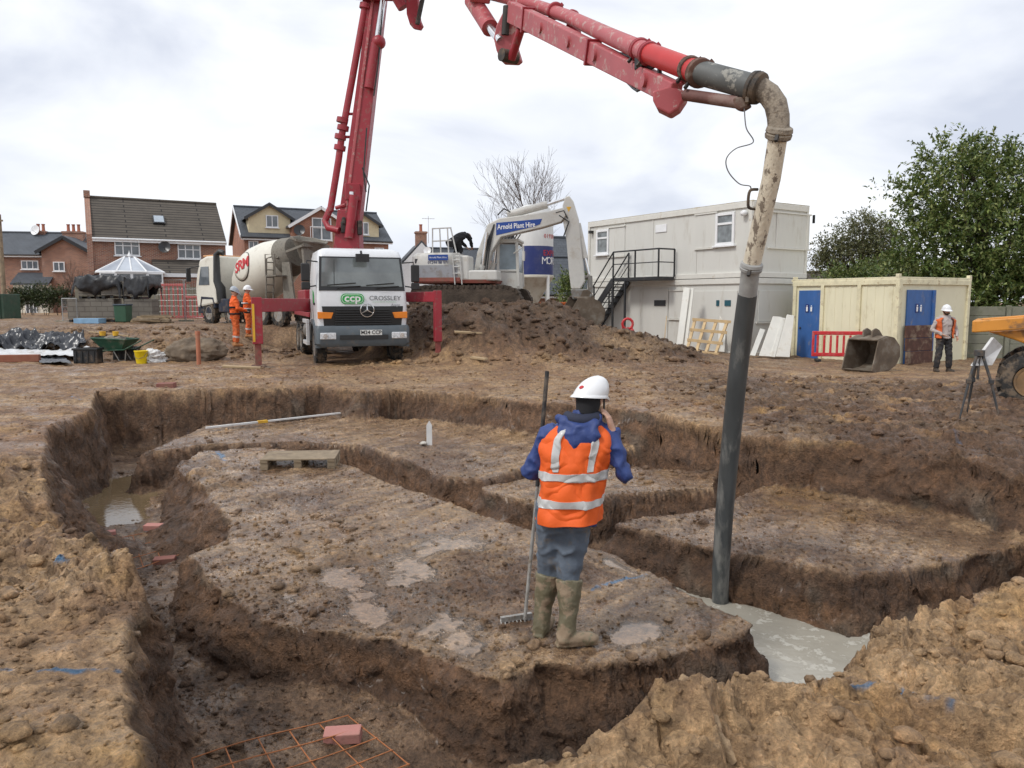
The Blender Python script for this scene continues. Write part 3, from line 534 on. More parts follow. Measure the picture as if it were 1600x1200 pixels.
chimney(ha, F.uz(64, 360, 3.5)[0], 3.5, rz_-.4, F.uz(64, 361, 3.5)[1], .8, .6, 2); chimney(ha, F.uz(112, 360, 2)[0], 2.4, az-.3, F.uz(112, 361, 2)[1], 1.5, .6, 3); dish(ha, F.uz(56, 360, 3)[0], 3, F.uz(56, 360, 3)[1], .4, UPVC)
x0, x1, z0, z1 = F.rect(21, 425, 82, 443, -.8); MB().prism([(-1.5, z0), (0, z1), (0, z1-.15), (-1.5, z0-.12)], (x0, 0, 0), (0, 1, 0), (0, 0, 1), (x1-x0, 0, 0)).build('porch_roof', SLATE, ha, uv=True)
MB().box(((x0+x1)/2, -.7, z0/2), (x1-x0-.3, 1.4, z0)).build('bay_wall', mat('cream_paint', (.72, .68, .58), .8), ha); win(ha, *F.rect(38, 444, 58, 468, -1.4)[:2], .25, z0-.1, y=-1.42, nv=3, sill=False, name='french_door')
# house C: brick house with cream dormers
F = Frame((-18.9, 55), (.90, .43)); hc = empty('brick_house', 'brick house with grey slate roof, two cream dormers and a glazed centre gable', 'house', (F.o.x, F.o.y, 0), F.rz)
xr, _ = F.uz(607, 388); ez = F.uz(384, 369)[1]; rz_ = F.uz(366, 325, 4.0)[1]; gable_wall(hc, 0, xr, 0, 8, 0, ez, rz_, BRK2); gable_roof(hc, 0, xr, 0, 8, ez, rz_, SLATE, edge=.25)
for sg in (0, 1): MB().bar((-.27, 4, rz_+.05), (-.27, -.2 if sg == 0 else 8.2, ez-.05), .04, .25).build('bargeboard', UPVC, hc)
def dormer(xa, xb, pa, zb, y, m, wr, nm='dormer', roofm=SLATE, d=3.4, nv=2, hz=None):
    xm = (xa+xb)/2; zs = pa-(xb-xa)/2*.62
    w = MB().prism([(xa, zb), (xb, zb), (xb, zs), (xm, pa), (xa, zs)], (0, y, 0), (1, 0, 0), (0, 0, 1), (0, d, 0)).build(nm, m, hc, uv=True)
    k = (pa-zs)/(xm-xa); o = .28; MB().prism([(xa-o, zs-o*k), (xm, pa), (xb+o, zs-o*k), (xb+o, zs-o*k+.14), (xm, pa+.14), (xa-o, zs-o*k+.14)], (0, y-.25, 0), (1, 0, 0), (0, 0, 1), (0, d+.4, 0)).build(nm+'_roof', roofm, hc, uv=True)
    for xe, q in ((xa-o, -1), (xb+o, 1)): MB().bar((xm, y-.27, pa+.02), (xe, y-.27, zs-o*k+.02), .04, .2).build('bargeboard', UPVC if nm == 'front_gable' else LEAD, w)
    win(hc, *wr, y=y, nv=nv, hz=hz)
x0, x1, z0, z1 = F.rect(387, 318, 454, 362, .3); dormer(x0, x1, z1, ez-.05, .3, CREAM, F.rect(415, 336, 435, 356, .3))
x0, x1, z0, z1 = F.rect(455, 323, 546, 362, -.6); dormer(x0, x1, z1, 0, -.6, BRK2, F.rect(487, 340, 518, 376, -.6), 'front_gable', d=5, hz=.55)
x0, x1, z0, z1 = F.rect(535, 331, 592, 373, .3); dormer(x0, x1, z1, ez-.05, .3, CREAM, F.rect(560, 347, 576, 367, .3))
x0, x1, z0, z1 = F.rect(485, 354, 519, 376, -.85); bal = MB()
for zz in (z0, z1): bal.cyl((x0, -.85, zz), (x1, -.85, zz), .03, n=6)
for k in range(3): bal.cyl((x0+(x1-x0)*k/2, -.85, z0), (x0+(x1-x0)*k/2, -.85, z1), .025, n=6)
bal.build('balcony_rail', UPVC, hc); c = F.uz(468, 360, -.9); dish(hc, c[0], -.95, c[1], .4)
for a in ((388, 376, 404, 390), (492, 386, 516, 400), (585, 387, 600, 400)): bk = -.6 if a[0] == 492 else 0; win(hc, *F.rect(*a, bk), y=bk, nv=2)
# white gabled cottage behind the excavator and a brick one behind the silo
F = Frame((-9.1, 60), (.97, .22)); hw = empty('white_cottage', 'white gabled cottage with slate roof and brick chimney behind the excavator', 'house', (F.o.x, F.o.y, 0), F.rz)
WHT = mat('white_render', (.68, .69, .70), .8, var=.06); xa, z_ = F.uz(638, 412); xb = xa+7.2; zr = F.uz(659, 379, 0)[1]
ew = 3.4; gx = F.uz(659, 379)[0]; hwx = gx-xa
MB().prism([(gx-2.6, 0), (gx+2.6, 0), (gx+2.6, ew), (gx, zr), (gx-2.6, ew)], (0, 0, 0), (1, 0, 0), (0, 0, 1), (0, 7, 0)).build('wall', WHT, hw)
MB().prism([(gx-2.9, ew-.2), (gx, zr+.03), (gx+2.9, ew-.2), (gx+2.9, ew-.06), (gx, zr+.17), (gx-2.9, ew-.06)], (0, .02, 0), (1, 0, 0), (0, 0, 1), (0, 7.2, 0)).build('roof', SLATE, hw, uv=True)
gable_wall(hw, gx+1.0, gx+8, 2, 7, 0, 3.3, zr-.3, WHT, 'side_wing'); gable_roof(hw, gx+.6, gx+8, 2, 7, 3.3, zr-.25, SLATE, name='wing_roof')
chimney(hw, gx, .6, zr-.6, F.uz(659, 362, .6)[1], .85, .7, 1); dish(hw, F.uz(668, 392, -.3)[0], -.3, F.uz(668, 392, -.3)[1], .3, UPVC)
ae = MB().cyl((gx+.6, .6, zr), (gx+.6, .6, zr+2.1), .02, n=5).cyl((gx+.1, .6, zr+1.9), (gx+1.1, .6, zr+1.9), .015, n=5)
for k in range(5): ae.cyl((gx+.2+k*.2, .35, zr+1.9), (gx+.2+k*.2, .85, zr+1.9), .01, n=4)
ae.build('aerial', mat('aluminium', (.5, .5, .5), .4, .8), hw)
F = Frame((2.2, 44), (.96, .25)); hd = empty('brick_cottage', 'low brick cottage with blue-grey slate roof glimpsed behind the mortar silo', 'house', (F.o.x, F.o.y, 0), F.rz)
gable_wall(hd, -2.5, 3, 3, 8, 0, 3.6, 5.6, BRK); gable_roof(hd, -2.5, 3, 3, 8, 3.6, 5.6, SLATE); gable_wall(hd, -1.5, 4.5, -1, 3, 0, 2.2, 4.1, BRK, 'extension_wall'); gable_roof(hd, -1.5, 4.5, -1, 3, 2.2, 4.1, SLATE, name='extension_roof')
F = Frame((20.5, 47), (.98, -.15)); he = empty('tiled_outbuilding', 'low brown tiled roof just showing behind the yellow cabin', 'house', (F.o.x, F.o.y, 0), F.rz); gable_wall(he, -3, 5, 0, 6, 0, 1.8, 3.4, BRK); gable_roof(he, -3, 5, 0, 6, 1.8, 3.4, TILE)
# ---- stacked grey site cabins
CAB = mat('grey_cabin_paint', (.62, .615, .575), .55, var=.035, vscale=2, dirt=(.33, .28, .20), damt=.6, dscale=2.4, dthr=.55, dsoft=.2, stretch=(1, 1, .22))
CABT = mat('cabin_trim', (.66, .65, .60), .5, var=.05, dirt=(.33, .25, .15), damt=.6, dscale=3, dthr=.58); BLK = mat('black_steel', (.022, .024, .027), .45, var=.2, dirt=(.12, .10, .08), damt=.5, dthr=.55)
F = Frame((3.43, 34.5), (.543, -.84)); LC = 8.95; WC = 3.0
def cabin(label, zb, zt):
    c = empty('site_cabin', label, 'cabin', (F.o.x, F.o.y, 0), F.rz, 'stacked grey site cabins'); h = zt-zb
    MB().box((LC/2, WC/2, (zb+zt)/2), (LC, WC, h-.06)).build('wall', CAB, c)
    b = MB()
    for z, hh in ((zb+.09, .18), (zt-.1, .2)): 
        b.box((LC/2, -.02, z), (LC+.08, .09, hh)); b.box((LC+.02, WC/2, z), (.09, WC+.04, hh)); b.box((-.02, WC/2, z), (.09, WC+.04, hh)); b.box((LC/2, WC+.02, z), (LC+.08, .09, hh))
    b.build('frame_rail', CABT, c, bevel=.012)
    for x, y in ((.02, -.01), (LC-.02, -.01), (LC-.01, WC-.02), (.02, WC)): MB().box((x, y, (zb+zt)/2), (.13, .1, h-.34)).build('corner_post', CABT, c, bevel=.01)
    return c
zm = 2.52; lower = cabin('lower grey site cabin standing on the mud under its twin', -.3, zm-.02); upper = cabin('upper grey site cabin with windows and black stair, stacked on its twin', zm, 5.12)
MB().box((LC/2, WC/2, 5.13), (LC+.1, WC+.1, .05)).build('roof', mat('cabin_roof', (.5, .49, .44), .7, dirt=(.36, .28, .14), damt=.7), upper)
def plate(par, r, y=0, t=.03, m=CAB, name='shutter', ledge=True):
    x0, x1, z0, z1 = r; o = MB().box(((x0+x1)/2, y-t/2-.005, (z0+z1)/2), (x1-x0, t, z1-z0)).build(name, m, par, bevel=.006, seg=1)
    if ledge:
        for z in (z0-.03, z1+.03): MB().box(((x0+x1)/2, y-.04, z), (x1-x0+.12, .07, .05)).build('rail', CABT, o)
    return o
CG = mat('cabin_glass', (.16, .18, .19), .08, var=.6, vscale=3, spec=.9)
for a in ((1120, 334, 1148, 382), (933, 360, 952, 397)): win(upper, *F.rect(*a), nv=1, hz=.66, fw=.1, gm=CG)
plate(upper, F.rect(1089, 337, 1119, 386)); plate(upper, F.rect(953, 357, 976, 399)); plate(upper, F.rect(1025, 352, 1042, 362), m=UPVC, name='notice', ledge=False)
for px in (976, 1020, 1088): u_ = F.uz(px, 400)[0]; MB().box((u_, -.012, (zm+5.12)/2), (.05, .025, 2.2)).build('panel_joint', CAB, upper)
r0 = F.end(1211, 400, LC); r1 = F.end(1262, 400, LC); zz0, zz1 = F.end(1235, 388, LC)[1], F.end(1235, 335, LC)[1]
s_ = MB().box((LC+.02, (r0[0]+r1[0])/2, (zz0+zz1)/2), (.035, r1[0]-r0[0], zz1-zz0)).build('shutter', CAB, upper, bevel=.006)
for z in (zz0-.03, zz1+.03): MB().box((LC+.045, (r0[0]+r1[0])/2-.2, z), (.07, r1[0]-r0[0]+.5, .05)).build('rail', CABT, s_)
MB().box((LC+.05, r1[0]+.2, zz1-.1), (.08, .05, .3)).build('lamp_bracket', GUT, upper); c = F.uz(1166, 332); MB().lathe([(0, 0), (.09, .02), (.11, .09), (.09, .2), (0, .24)], (c[0], -.02, c[1]), (0, -1, -.25), n=12).build('floodlight', UPVC, upper, smooth=50)
c = F.uz(925, 363); MB().box((c[0]+.05, -.1, c[1]), (.14, .18, .12)).build('floodlight', GUT, upper)
for a, k in (((1047, 455, 1073, 549), 1), ((1084, 455, 1150, 549), 1), ((985, 452, 1043, 545), 0)):
    x0, x1, z0, z1 = F.rect(*a); d_ = plate(lower, (x0, x1, -.2, z1), name='door' if k == 0 else 'panel', ledge=False)
x0, x1, z0, z1 = F.rect(1024, 469, 1041, 478); vg = MB().box(((x0+x1)/2, -.05, (z0+z1)/2), (x1-x0, .03, z1-z0)).build('slot_window', LEAD, lower)
for a in ((1121, 469, 1125, 478), (1134, 469, 1143, 478)): x0, x1, z0, z1 = F.rect(*a); MB().box(((x0+x1)/2, -.05, (z0+z1)/2), (x1-x0, .03, z1-z0)).build('slot_window', mat('teal_sign', (.02, .09, .12), .4), lower)
plate(lower, F.rect(1048, 455, 1072, 498), y=-.03); r0 = F.end(1188, 480, LC)[0]; zz0, zz1 = F.end(1205, 502, LC)[1], F.end(1205, 454, LC)[1]
MB().box((LC+.02, 1.2, (zz0+zz1)/2), (.035, 1.5, zz1-zz0)).build('shutter', CAB, lower, bevel=.006); MB().box((LC+.045, 1.2, zz0-.04), (.07, 1.7, .05)).build('rail', CABT, lower)
# black steel stair: local frame of the cabin, stair runs along the face down to the left
st = empty('steel_stair', 'black steel outside stair with landing and handrails up to the upper cabin', 'stair', (F.o.x, F.o.y, 0), F.rz); ya, yb = -.95, -.12
uA = F.uz(971, 438, -.5)[0]; uB = F.uz(1042, 438, -.5)[0]; zL = 2.62; uA += .0
MB().box(((uA+uB)/2, (ya+yb)/2, zL-.06), (uB-uA, yb-ya, .12)).build('landing', BLK, st)
n_ = 10; run = 2.45; z0 = -.1
for y in (ya, yb): MB().bar((uA, y, zL-.1), (uA-run, y, z0+.1), .05, .26).build('stringer', BLK, st)
for k in range(n_): MB().box((uA-run*(k+1)/(n_+1), (ya+yb)/2, zL-(zL-z0)*(k+1)/(n_+1)), (.25, yb-ya-.05, .035)).build('tread', BLK, st)
for x, y in ((uA, ya), (uA+.75, ya)): MB().bar((x, y, -.3), (x, y, zL-.12), .07, .07).build('post', BLK, st)
for y in (ya, yb):
    MB().tube([(uA-run-.1, y, z0+1.05), (uA, y, zL+1.05)], .03, 6).build('handrail', BLK, st); MB().tube([(uA-run-.1, y, z0+.6), (uA, y, zL+.55)], .02, 6).build('mid_rail', BLK, st)
    for k in (0, .5, 1): MB().bar((uA-run*k, y, zL-(zL-z0)*k-.1), (uA-run*k, y, zL-(zL-z0)*k+1.05), .05, .05).build('baluster', BLK, st)
for z, r in ((zL+1.05, .03), (zL+.55, .02)): MB().tube([(uA, ya, z), (uB, ya, z), (uB, yb, z)], r, 6).build('handrail', BLK, st)
for x, y in ((uB, ya), (uB, yb), ((uA+uB)/2, ya)): MB().bar((x, y, zL), (x, y, zL+1.05), .05, .05).build('baluster', BLK, st)
# ---- yellow cabin with blue doors
YEL = mat('pale_yellow_paint', (.74, .70, .51), .55, var=.05, vscale=2, dirt=(.42, .34, .18), damt=.6, dscale=2.2, dthr=.57, dsoft=.15, stretch=(1, 1, .4)); YELT = mat('yellow_trim', (.70, .65, .45), .5, dirt=(.25, .15, .06), damt=.7, dscale=5, dthr=.56)
BLU = mat('blue_door', (.035, .115, .33), .5, var=.1, dirt=(.30, .25, .18), damt=.45, dscale=4, dthr=.58, stretch=(1, 1, .5))
F2 = Frame((9.85, 27.05), (.477, -.879)); LY = 3.98; WY = 3.6; zb, zt = -.33, 2.36
yc_ = empty('yellow_cabin', 'pale yellow steel toilet cabin with two blue doors beside the hedge', 'cabin', (F2.o.x, F2.o.y, 0), F2.rz)
MB().box((LY/2, WY/2, (zb+zt)/2), (LY, WY, zt-zb)).build('wall', YEL, yc_)
def ribs(x0, x1, along, n):
    b = MB()
    for k in range(n):
        t = x0+(x1-x0)*(k+.5)/n
        if along == 'x': b.box((t, -.006, (zb+zt)/2), ((x1-x0)/n*.6, .008, zt-zb-.4))
        else: b.box((LY+.006, t, (zb+zt)/2), (.012, (x1-x0)/n*.45, zt-zb-.4))
    return b
ribs(1.2, LY-.1, 'x', 9).build('corrugation', YEL, yc_, bevel=.005)['kind'] = 'stuff'
for px in (1242, 1285, 1342, 1402): u_ = F2.uz(px, 500)[0]; MB().box((max(u_, .05), -.03, (zb+zt)/2), (.13, .09, zt-zb)).build('post', YELT, yc_, bevel=.01)
for y in (.06, WY-.05): MB().box((LY+.03, y, (zb+zt)/2), (.09, .13, zt-zb)).build('post', YELT, yc_, bevel=.01)
MB().box((LY/2, WY/2, zt+.03), (LY+.12, WY+.12, .08)).box((LY/2, -.03, zt-.08), (LY, .08, .16)).box((LY+.03, WY/2, zt-.08), (.08, WY, .16)).build('roof_rail', YELT, yc_, bevel=.01)
for x, y in ((LY, .0), (LY, WY), (.06, 0)): MB().box((x, y, zt+.1), (.12, .12, .12)).build('corner_casting', YELT, yc_, bevel=.01)
def sign(par, o, ax, up, nrm):
    a, u_, n_ = Vector(ax), Vector(up), Vector(nrm)
    for k in (-1, 1):
        s_ = MB().prism([(-.07, -.14), (.07, -.14), (.07, .14), (-.07, .14)], Vector(o)+a*(k*.09), a, u_, n_*.008).build('sign', mat('sign_blue', (.015, .03, .16), .4) if k < 0 else BLU, par)
        MB().ball(Vector(o)+a*(k*.09)+u_*.08+n_*.01, .022, 8, 6).prism([(-.03, -.1), (.03, -.1), (.035, .05), (-.035, .05)], Vector(o)+a*(k*.09)+n_*.006, a, u_, n_*.012).build('pictogram', UPVC, s_)
x0, x1, z0, z1 = F2.rect(1250, 454, 1281, 556); z0 = zb+.05
d1 = MB().box(((x0+x1)/2, -.02, (z0+z1)/2), (x1-x0, .05, z1-z0)).build('door', BLU, yc_, bevel=.008); sign(d1, ((x0+x1)/2, -.05, z0+1.72), (1, 0, 0), (0, 0, 1), (0, -1, 0)); MB().ball((x0+.12, -.07, z0+1.05), .035, 8, 6).build('handle', LEAD, d1)
y0, _ = F2.end(1414, 500, LY); y1, _ = F2.end(1452, 500, LY); zt2 = F2.end(1430, 453, LY)[1]
d2 = MB().box((LY+.03, (y0+y1)/2, (z0+zt2)/2), (.05, y1-y0, zt2-z0)).build('door', BLU, yc_, bevel=.008); sign(d2, (LY+.062, y0+.55, z0+1.75), (0, 1, 0), (0, 0, 1), (1, 0, 0)); MB().box((LY+.07, y1+.06, (z0+zt2)/2), (.08, .10, zt2-z0)).build('door_frame', BLU, yc_)
# muddy boards standing against the door
mb = empty('muddy_board', 'muddy rust-brown board propped against the right blue door', 'board', (F2.o.x, F2.o.y, 0), F2.rz); RUST = mat('muddy_rust', (.10, .045, .032), .8, var=.3, dirt=(.26, .20, .14), damt=.8, dscale=3, dthr=.5)
for k in range(3): MB().box((LY+.16-.03*k, (y0+y1)/2-.05, -.25+.2+.4*k), (.05, y1-y0+.1, .385)).build('plank', RUST, mb, bevel=.006)
# concrete panel fence to the right of the cabin
CFN = mat('mossy_concrete', (.20, .20, .155), .9, var=.2, vscale=2, dirt=(.10, .11, .06), damt=.6, dscale=2, bump=.006, bscale=30)
cf = empty('panel_fence', 'weathered concrete panel fence between the yellow cabin and the dumper', 'fence', (0, 0, 0))
for k in range(2):
    for j in range(6): MB().box((15.35+k*2.0, 25.6-.35*k, -.35+.16+.31*j), (1.86, .07, .3), R(-10)).build('panel', CFN, cf, bevel=.012)
    MB().box((14.35+k*2.0, 25.75-.35*k, .55), (.13, .14, 2.0), R(-10)).build('post', CFN, cf, bevel=.012)
# ---- mortar silo
SIL = mat('silo_white', (.66, .665, .65), .5, var=.05, dirt=(.38, .33, .25), damt=.4, dscale=2, dthr=.58, stretch=(1, 1, .3)); SBL = mat('silo_blue', (.02, .035, .16), .45, var=.08, dirt=(.10, .10, .14), damt=.4)
sx, sy = P(834, 400, 30.5).x, 30.5; so_ = empty('mortar_silo', 'white and navy mortar silo on white legs behind the excavator', 'silo', (sx, sy, 0)); RS = .80
zt_, z1_, z2_, z3_ = P(834, 320, 30.5).z, P(834, 386, 30.5).z, P(834, 430, 30.5).z, P(834, 484, 30.5).z
RS = 30/1200*30.5
MB().lathe([(.1, zt_), (RS*.5, zt_-.03), (RS*.85, zt_-.16), (RS, zt_-.42), (RS, z1_)], n=36).build('shell', SIL, so_, smooth=40)
MB().lathe([(RS+.004, z1_), (RS+.004, z2_)], n=36).build('band', SBL, so_, smooth=40)
MB().lathe([(RS, z2_), (RS+.03, z2_-.03), (RS+.03, z2_-.1), (RS, z2_-.12), (.16, z3_+.25), (.14, z3_)], n=36).build('hopper', mat('silo_cone', (.58, .55, .47), .6, var=.08, dirt=(.35, .28, .2), damt=.6), so_, smooth=40)
for k in range(4):
    a = PI/4+k*PI/2; MB().bar((RS*1.0*math.cos(a), RS*math.sin(a), z2_), (RS*1.02*math.cos(a), RS*math.sin(a), .1), .11, .11, up=(1, 0, 0)).build('leg', SIL, so_)
    b = a+PI/2; MB().bar((RS*math.cos(a), RS*math.sin(a), z2_-1.2), (RS*math.cos(b), RS*math.sin(b), .7), .05, .05).bar((RS*math.cos(b), RS*math.sin(b), z2_-1.2), (RS*math.cos(a), RS*math.sin(a), .7), .05, .05).build('brace', SIL, so_)
def curved_text(name, s, m, par, r, z, a0, size, da):
    for k, ch in enumerate(s):
        if ch == ' ': continue
        a = a0+k*da; text(name, ch, m, par, (r*math.cos(a), r*math.sin(a), z), (-math.sin(a), math.cos(a), 0), (0, 0, 1), size)
REDP = mat('red_print', (.5, .02, .025), .5); WHP = mat('white_print', (.8, .8, .8), .5); BKP = mat('black_print', (.02, .02, .02), .5)
curved_text('lettering', 'EXPERTS', REDP, so_, RS+.012, P(834, 397, 30.5).z, -1.02, .30, .235); curved_text('lettering', 'MORTAR', WHP, so_, RS+.012, P(834, 409, 30.5).z, -1.02, .40, .30); curved_text('lettering', '01928 57', REDP, so_, RS+.008, P(834, 371, 30.5).z, -1.0, .22, .16)
# ------------------------------------------------------------------ trees
BARK = mat('bark', (.085, .068, .052), .9, var=.25, vscale=8, bump=.01, bscale=20); TWIG = mat('twig', (.13, .10, .085), .9, var=.2)
def bare(name, label, loc, h, seed, spread=.5, depth=6, r0=.12, m=None, fork=3, lean=(0, 0)):
    rg = random.Random(seed); t = empty(name, label, 'tree', loc); tr = MB(); cr = MB()
    def grow(p, d, l, r, lv):
        q = p; pts = [p]; n = 4 if lv < 3 else 3
        for k in range(n):
            d = (d+Vector((rg.gauss(0, .10), rg.gauss(0, .10), rg.gauss(.05, .05)))).normalized(); q = q+d*(l/n); pts.append(q)
        (tr if lv < 1 else cr).tube(pts, [r*(1-.45*i/n) for i in range(n+1)], 7 if lv < 2 else (5 if lv < 4 else 3), cap=False)
        if lv >= depth: return
        for k in range(fork+(1 if lv in (1, 2) else 0)):
            a = rg.uniform(0, 2*PI); s = rg.uniform(.25, 1)*spread; ax = d.orthogonal().normalized(); ax.rotate(Matrix.Rotation(a, 3, d)); nd = (d+ax*s*1.3).normalized(); i = n if k == 0 else rg.randint(1, n)
            grow(pts[i], nd if k else (d+ax*.15).normalized(), l*rg.uniform(.62, .82), max(r*(.62 if k == 0 else .45), .006), lv+1)
    grow(Vector((0, 0, -.1)), Vector((lean[0], lean[1], 1)).normalized(), h*.30, r0, 0)
    tr.build('trunk', m or BARK, t, smooth=60); cr.build('crown', m or TWIG, t, smooth=60); return t
bare('bare_tree', 'tall leafless tree rising behind the mortar silo', (P(815, 400, 38).x, 38, 0), 10.6, 4, .6, 6, .15, fork=3)
bare('bare_tree', 'small leafless tree in front of the gabled wing of the far left house', (P(107, 400, 50).x, 50, .3), 4.2, 8, .6, 5, .08)
bare('bare_tree', 'thin bare saplings behind the excavator cab', (P(742, 400, 42).x, 42, 0), 5.0, 15, .6, 5, .06)
def leafy(name, label, loc, lobes, n, leaf, cols, seed, trunk_h=2.0, tr=.16, cat='tree', limbs=9, dens=.55):
    """lobes: (cx,cy,cz,rx,ry,rz) ellipsoids of the crown; many folded leaves in sprays plus limbs"""
    rg = np.random.default_rng(seed); t = empty(name, label, cat, loc); LB_ = np.array(lobes); vol = LB_[:, 3]*LB_[:, 4]*LB_[:, 5]; vol = vol**.67; vol /= vol.sum()
    ns = n//14; li = rg.choice(len(lobes), ns, p=vol); d = rg.normal(size=(ns, 3)); d /= np.linalg.norm(d, axis=1)[:, None]; rad = rg.uniform(dens, 1.05, ns)**.8; rad = rad*(1+.16*np.sin(d[:, 0]*5+li)*np.cos(d[:, 2]*6+li*2))
    c = LB_[li, :3]+d*rad[:, None]*LB_[li, 3:]; L_ = 14
    tip = d*.7+rg.normal(size=(ns, 3))*.5+np.array([0, 0, .25]); tip /= np.linalg.norm(tip, axis=1)[:, None]; sl = leaf*rg.uniform(2.5, 5, ns)
    k = rg.random((ns, L_)); pos = c[:, None]+tip[:, None]*(k*sl[:, None])[..., None]; dr = tip[:, None]*.5+rg.normal(size=(ns, L_, 3))*.7; dr /= np.linalg.norm(dr, axis=2)[..., None]
    up = rg.normal(size=(ns, L_, 3))*.6+np.array([0, 0, 1.0]); sd_ = np.cross(dr, up); sd_ /= np.linalg.norm(sd_, axis=2)[..., None]+1e-9; nn = np.cross(sd_, dr); s = leaf*rg.uniform(.6, 1.25, (ns, L_))[..., None]
    a = pos; b = pos+dr*s*.5+sd_*s*.2+nn*s*.06; e = pos+dr*s; f = pos+dr*s*.5-sd_*s*.2+nn*s*.06; V = np.stack([a, b, e, f], 2).reshape(-1, 3); N_ = len(V)//4; Fc = np.arange(N_*4).reshape(-1, 4)
    me = bpy.data.meshes.new('crown'); me.vertices.add(len(V)); me.vertices.foreach_set('co', V.astype(np.float32).ravel()); T = np.concatenate([Fc[:, [0, 1, 2]], Fc[:, [0, 2, 3]]]); me.loops.add(T.size); me.loops.foreach_set('vertex_index', T.astype(np.int32).ravel()); me.polygons.add(len(T)); me.polygons.foreach_set('loop_start', (np.arange(len(T))*3).astype(np.int32)); me.update(calc_edges=True)
    col = np.array(cols)[rg.integers(0, len(cols), N_)]*rg.uniform(.7, 1.25, N_)[:, None]; at = me.attributes.new('leafcol', 'FLOAT_COLOR', 'POINT'); at.data.foreach_set('color', np.repeat(np.column_stack([col, np.ones(N_)]), 4, 0).astype(np.float32).ravel())
    o = bpy.data.objects.new('crown', me); COL.objects.link(o); o.parent = t; me.materials.append(LEAF)
    b = MB(); rgr = random.Random(seed); top = LB_[:, 2].max()
    b.tube([(0, 0, -.2), (.05, .03, trunk_h*.5), (0, .05, trunk_h)], [tr*1.3, tr, tr*.8], 8)
    for k in range(limbs):
        q = LB_[k % len(lobes)]; e = Vector((q[0]+rgr.uniform(-.7, .7)*q[3], q[1]+rgr.uniform(-.7, .7)*q[4], q[2]+rgr.uniform(-.1, .8)*q[5])); s0 = Vector((0, 0, trunk_h*rgr.uniform(.35, 1))); m_ = s0.lerp(e, .5)+Vector((rgr.uniform(-.3, .3), rgr.uniform(-.3, .3), .2)); b.tube([s0, m_, e], [tr*.55, tr*.35, tr*.1], 6)
    b.build('trunk', BARK, t, smooth=60); return t
def leafmat():
    m = bpy.data.materials.new('leaf'); m.use_nodes = True; t = m.node_tree; b = t.nodes['Principled BSDF']; a = t.nodes.new('ShaderNodeAttribute'); a.attribute_name = 'leafcol'; t.links.new(a.outputs['Color'], b.inputs['Base Color']); b.inputs['Roughness'].default_value = .42; b.inputs['Specular IOR Level'].default_value = .4
    tl = t.nodes.new('ShaderNodeBsdfTranslucent'); t.links.new(a.outputs['Color'], tl.inputs['Color']); mx = t.nodes.new('ShaderNodeMixShader'); mx.inputs[0].default_value = .22; t.links.new(b.outputs[0], mx.inputs[1]); t.links.new(tl.outputs[0], mx.inputs[2]); t.links.new(mx.outputs[0], t.nodes['Material Output'].inputs['Surface']); return m
LEAF = leafmat()
EV = [(.085, .13, .032), (.115, .165, .042), (.06, .095, .025), (.19, .235, .07), (.25, .28, .10)]; OL = [(.15, .155, .07), (.11, .125, .055), (.19, .185, .09)]
def lobes(l, y, o):
    r = []
    for px, py, rx, rz, dy in l: p = P(px, py, y+dy); k = (y+dy)/1200; r.append((p.x-o[0], p.y-o[1], p.z, rx*k, (rx+rz)*.5*k, rz*k))
    return r
o_ = (P(1530, 500, 31).x, 31, 0)
leafy('evergreen_tree', 'big dark glossy evergreen tree behind the dumper on the right', o_, lobes([(1500, 300, 70, 50, 0), (1565, 285, 60, 45, .5), (1440, 340, 28, 45, 0), (1540, 380, 95, 75, -.5), (1600, 400, 80, 90, -.5), (1460, 400, 55, 60, .3), (1430, 440, 55, 40, .5), (1520, 460, 90, 55, -.8), (1590, 480, 80, 60, -1), (1480, 250, 40, 28, .5), (1660, 330, 70, 90, 0), (1545, 250, 38, 22, .5), (1690, 450, 70, 80, 0), (1410, 300, 20, 12, .5)], 31, o_), 62000, .20, EV, 3, 4.0, .22, limbs=18, dens=.45)
o_ = (P(1345, 500, 40).x, 40, 0)
leafy('scrubby_tree', 'sparse olive-green tree between the grey cabins and the evergreen', o_, lobes([(1350, 365, 42, 28, 0), (1300, 392, 24, 22, 0), (1385, 385, 40, 35, .4), (1330, 405, 48, 28, 0), (1290, 415, 18, 20, 0), (1375, 425, 50, 22, 0)], 40, o_), 22000, .15, OL, 7, 2.6, .16, limbs=30, dens=.2)
o_ = (P(1350, 500, 36).x, 36, 0)
leafy('hedge', 'low dark hedge directly behind the yellow cabin roof', o_, lobes([(1330, 440, 40, 16, 0), (1390, 432, 45, 20, 0)], 36, o_), 8000, .16, EV, 9, .8, .1, 'hedge')
for k, (px, rx, lb) in enumerate(((33, 9, 'clipped round bush below the far left bay window'), (52, 8, 'second low bush before the far left french door'), (70, 11, 'wider green bush right of the far left bay'), (90, 16, 'large loose bush by the mesh fence on the left'))):
    o_ = (P(px, 460, 50).x, 50, 0); leafy('garden_bush', lb, o_, lobes([(px, 463, rx, 8, 0), (px+rx*.4, 466, rx*.7, 7, 0)], 50, o_), 2200, .16, [(.05, .075, .03), (.07, .085, .035)], 20+k, .5, .04, 'bush', 3)
o_ = (P(893, 460, 36).x, 36, 0); leafy('garden_bush', 'green shrub seen between silo leg and excavator stick', o_, lobes([(888, 455, 16, 18, 0), (900, 445, 10, 12, 0)], 36, o_), 3000, .15, EV, 31, .6, .05, 'bush', 3)
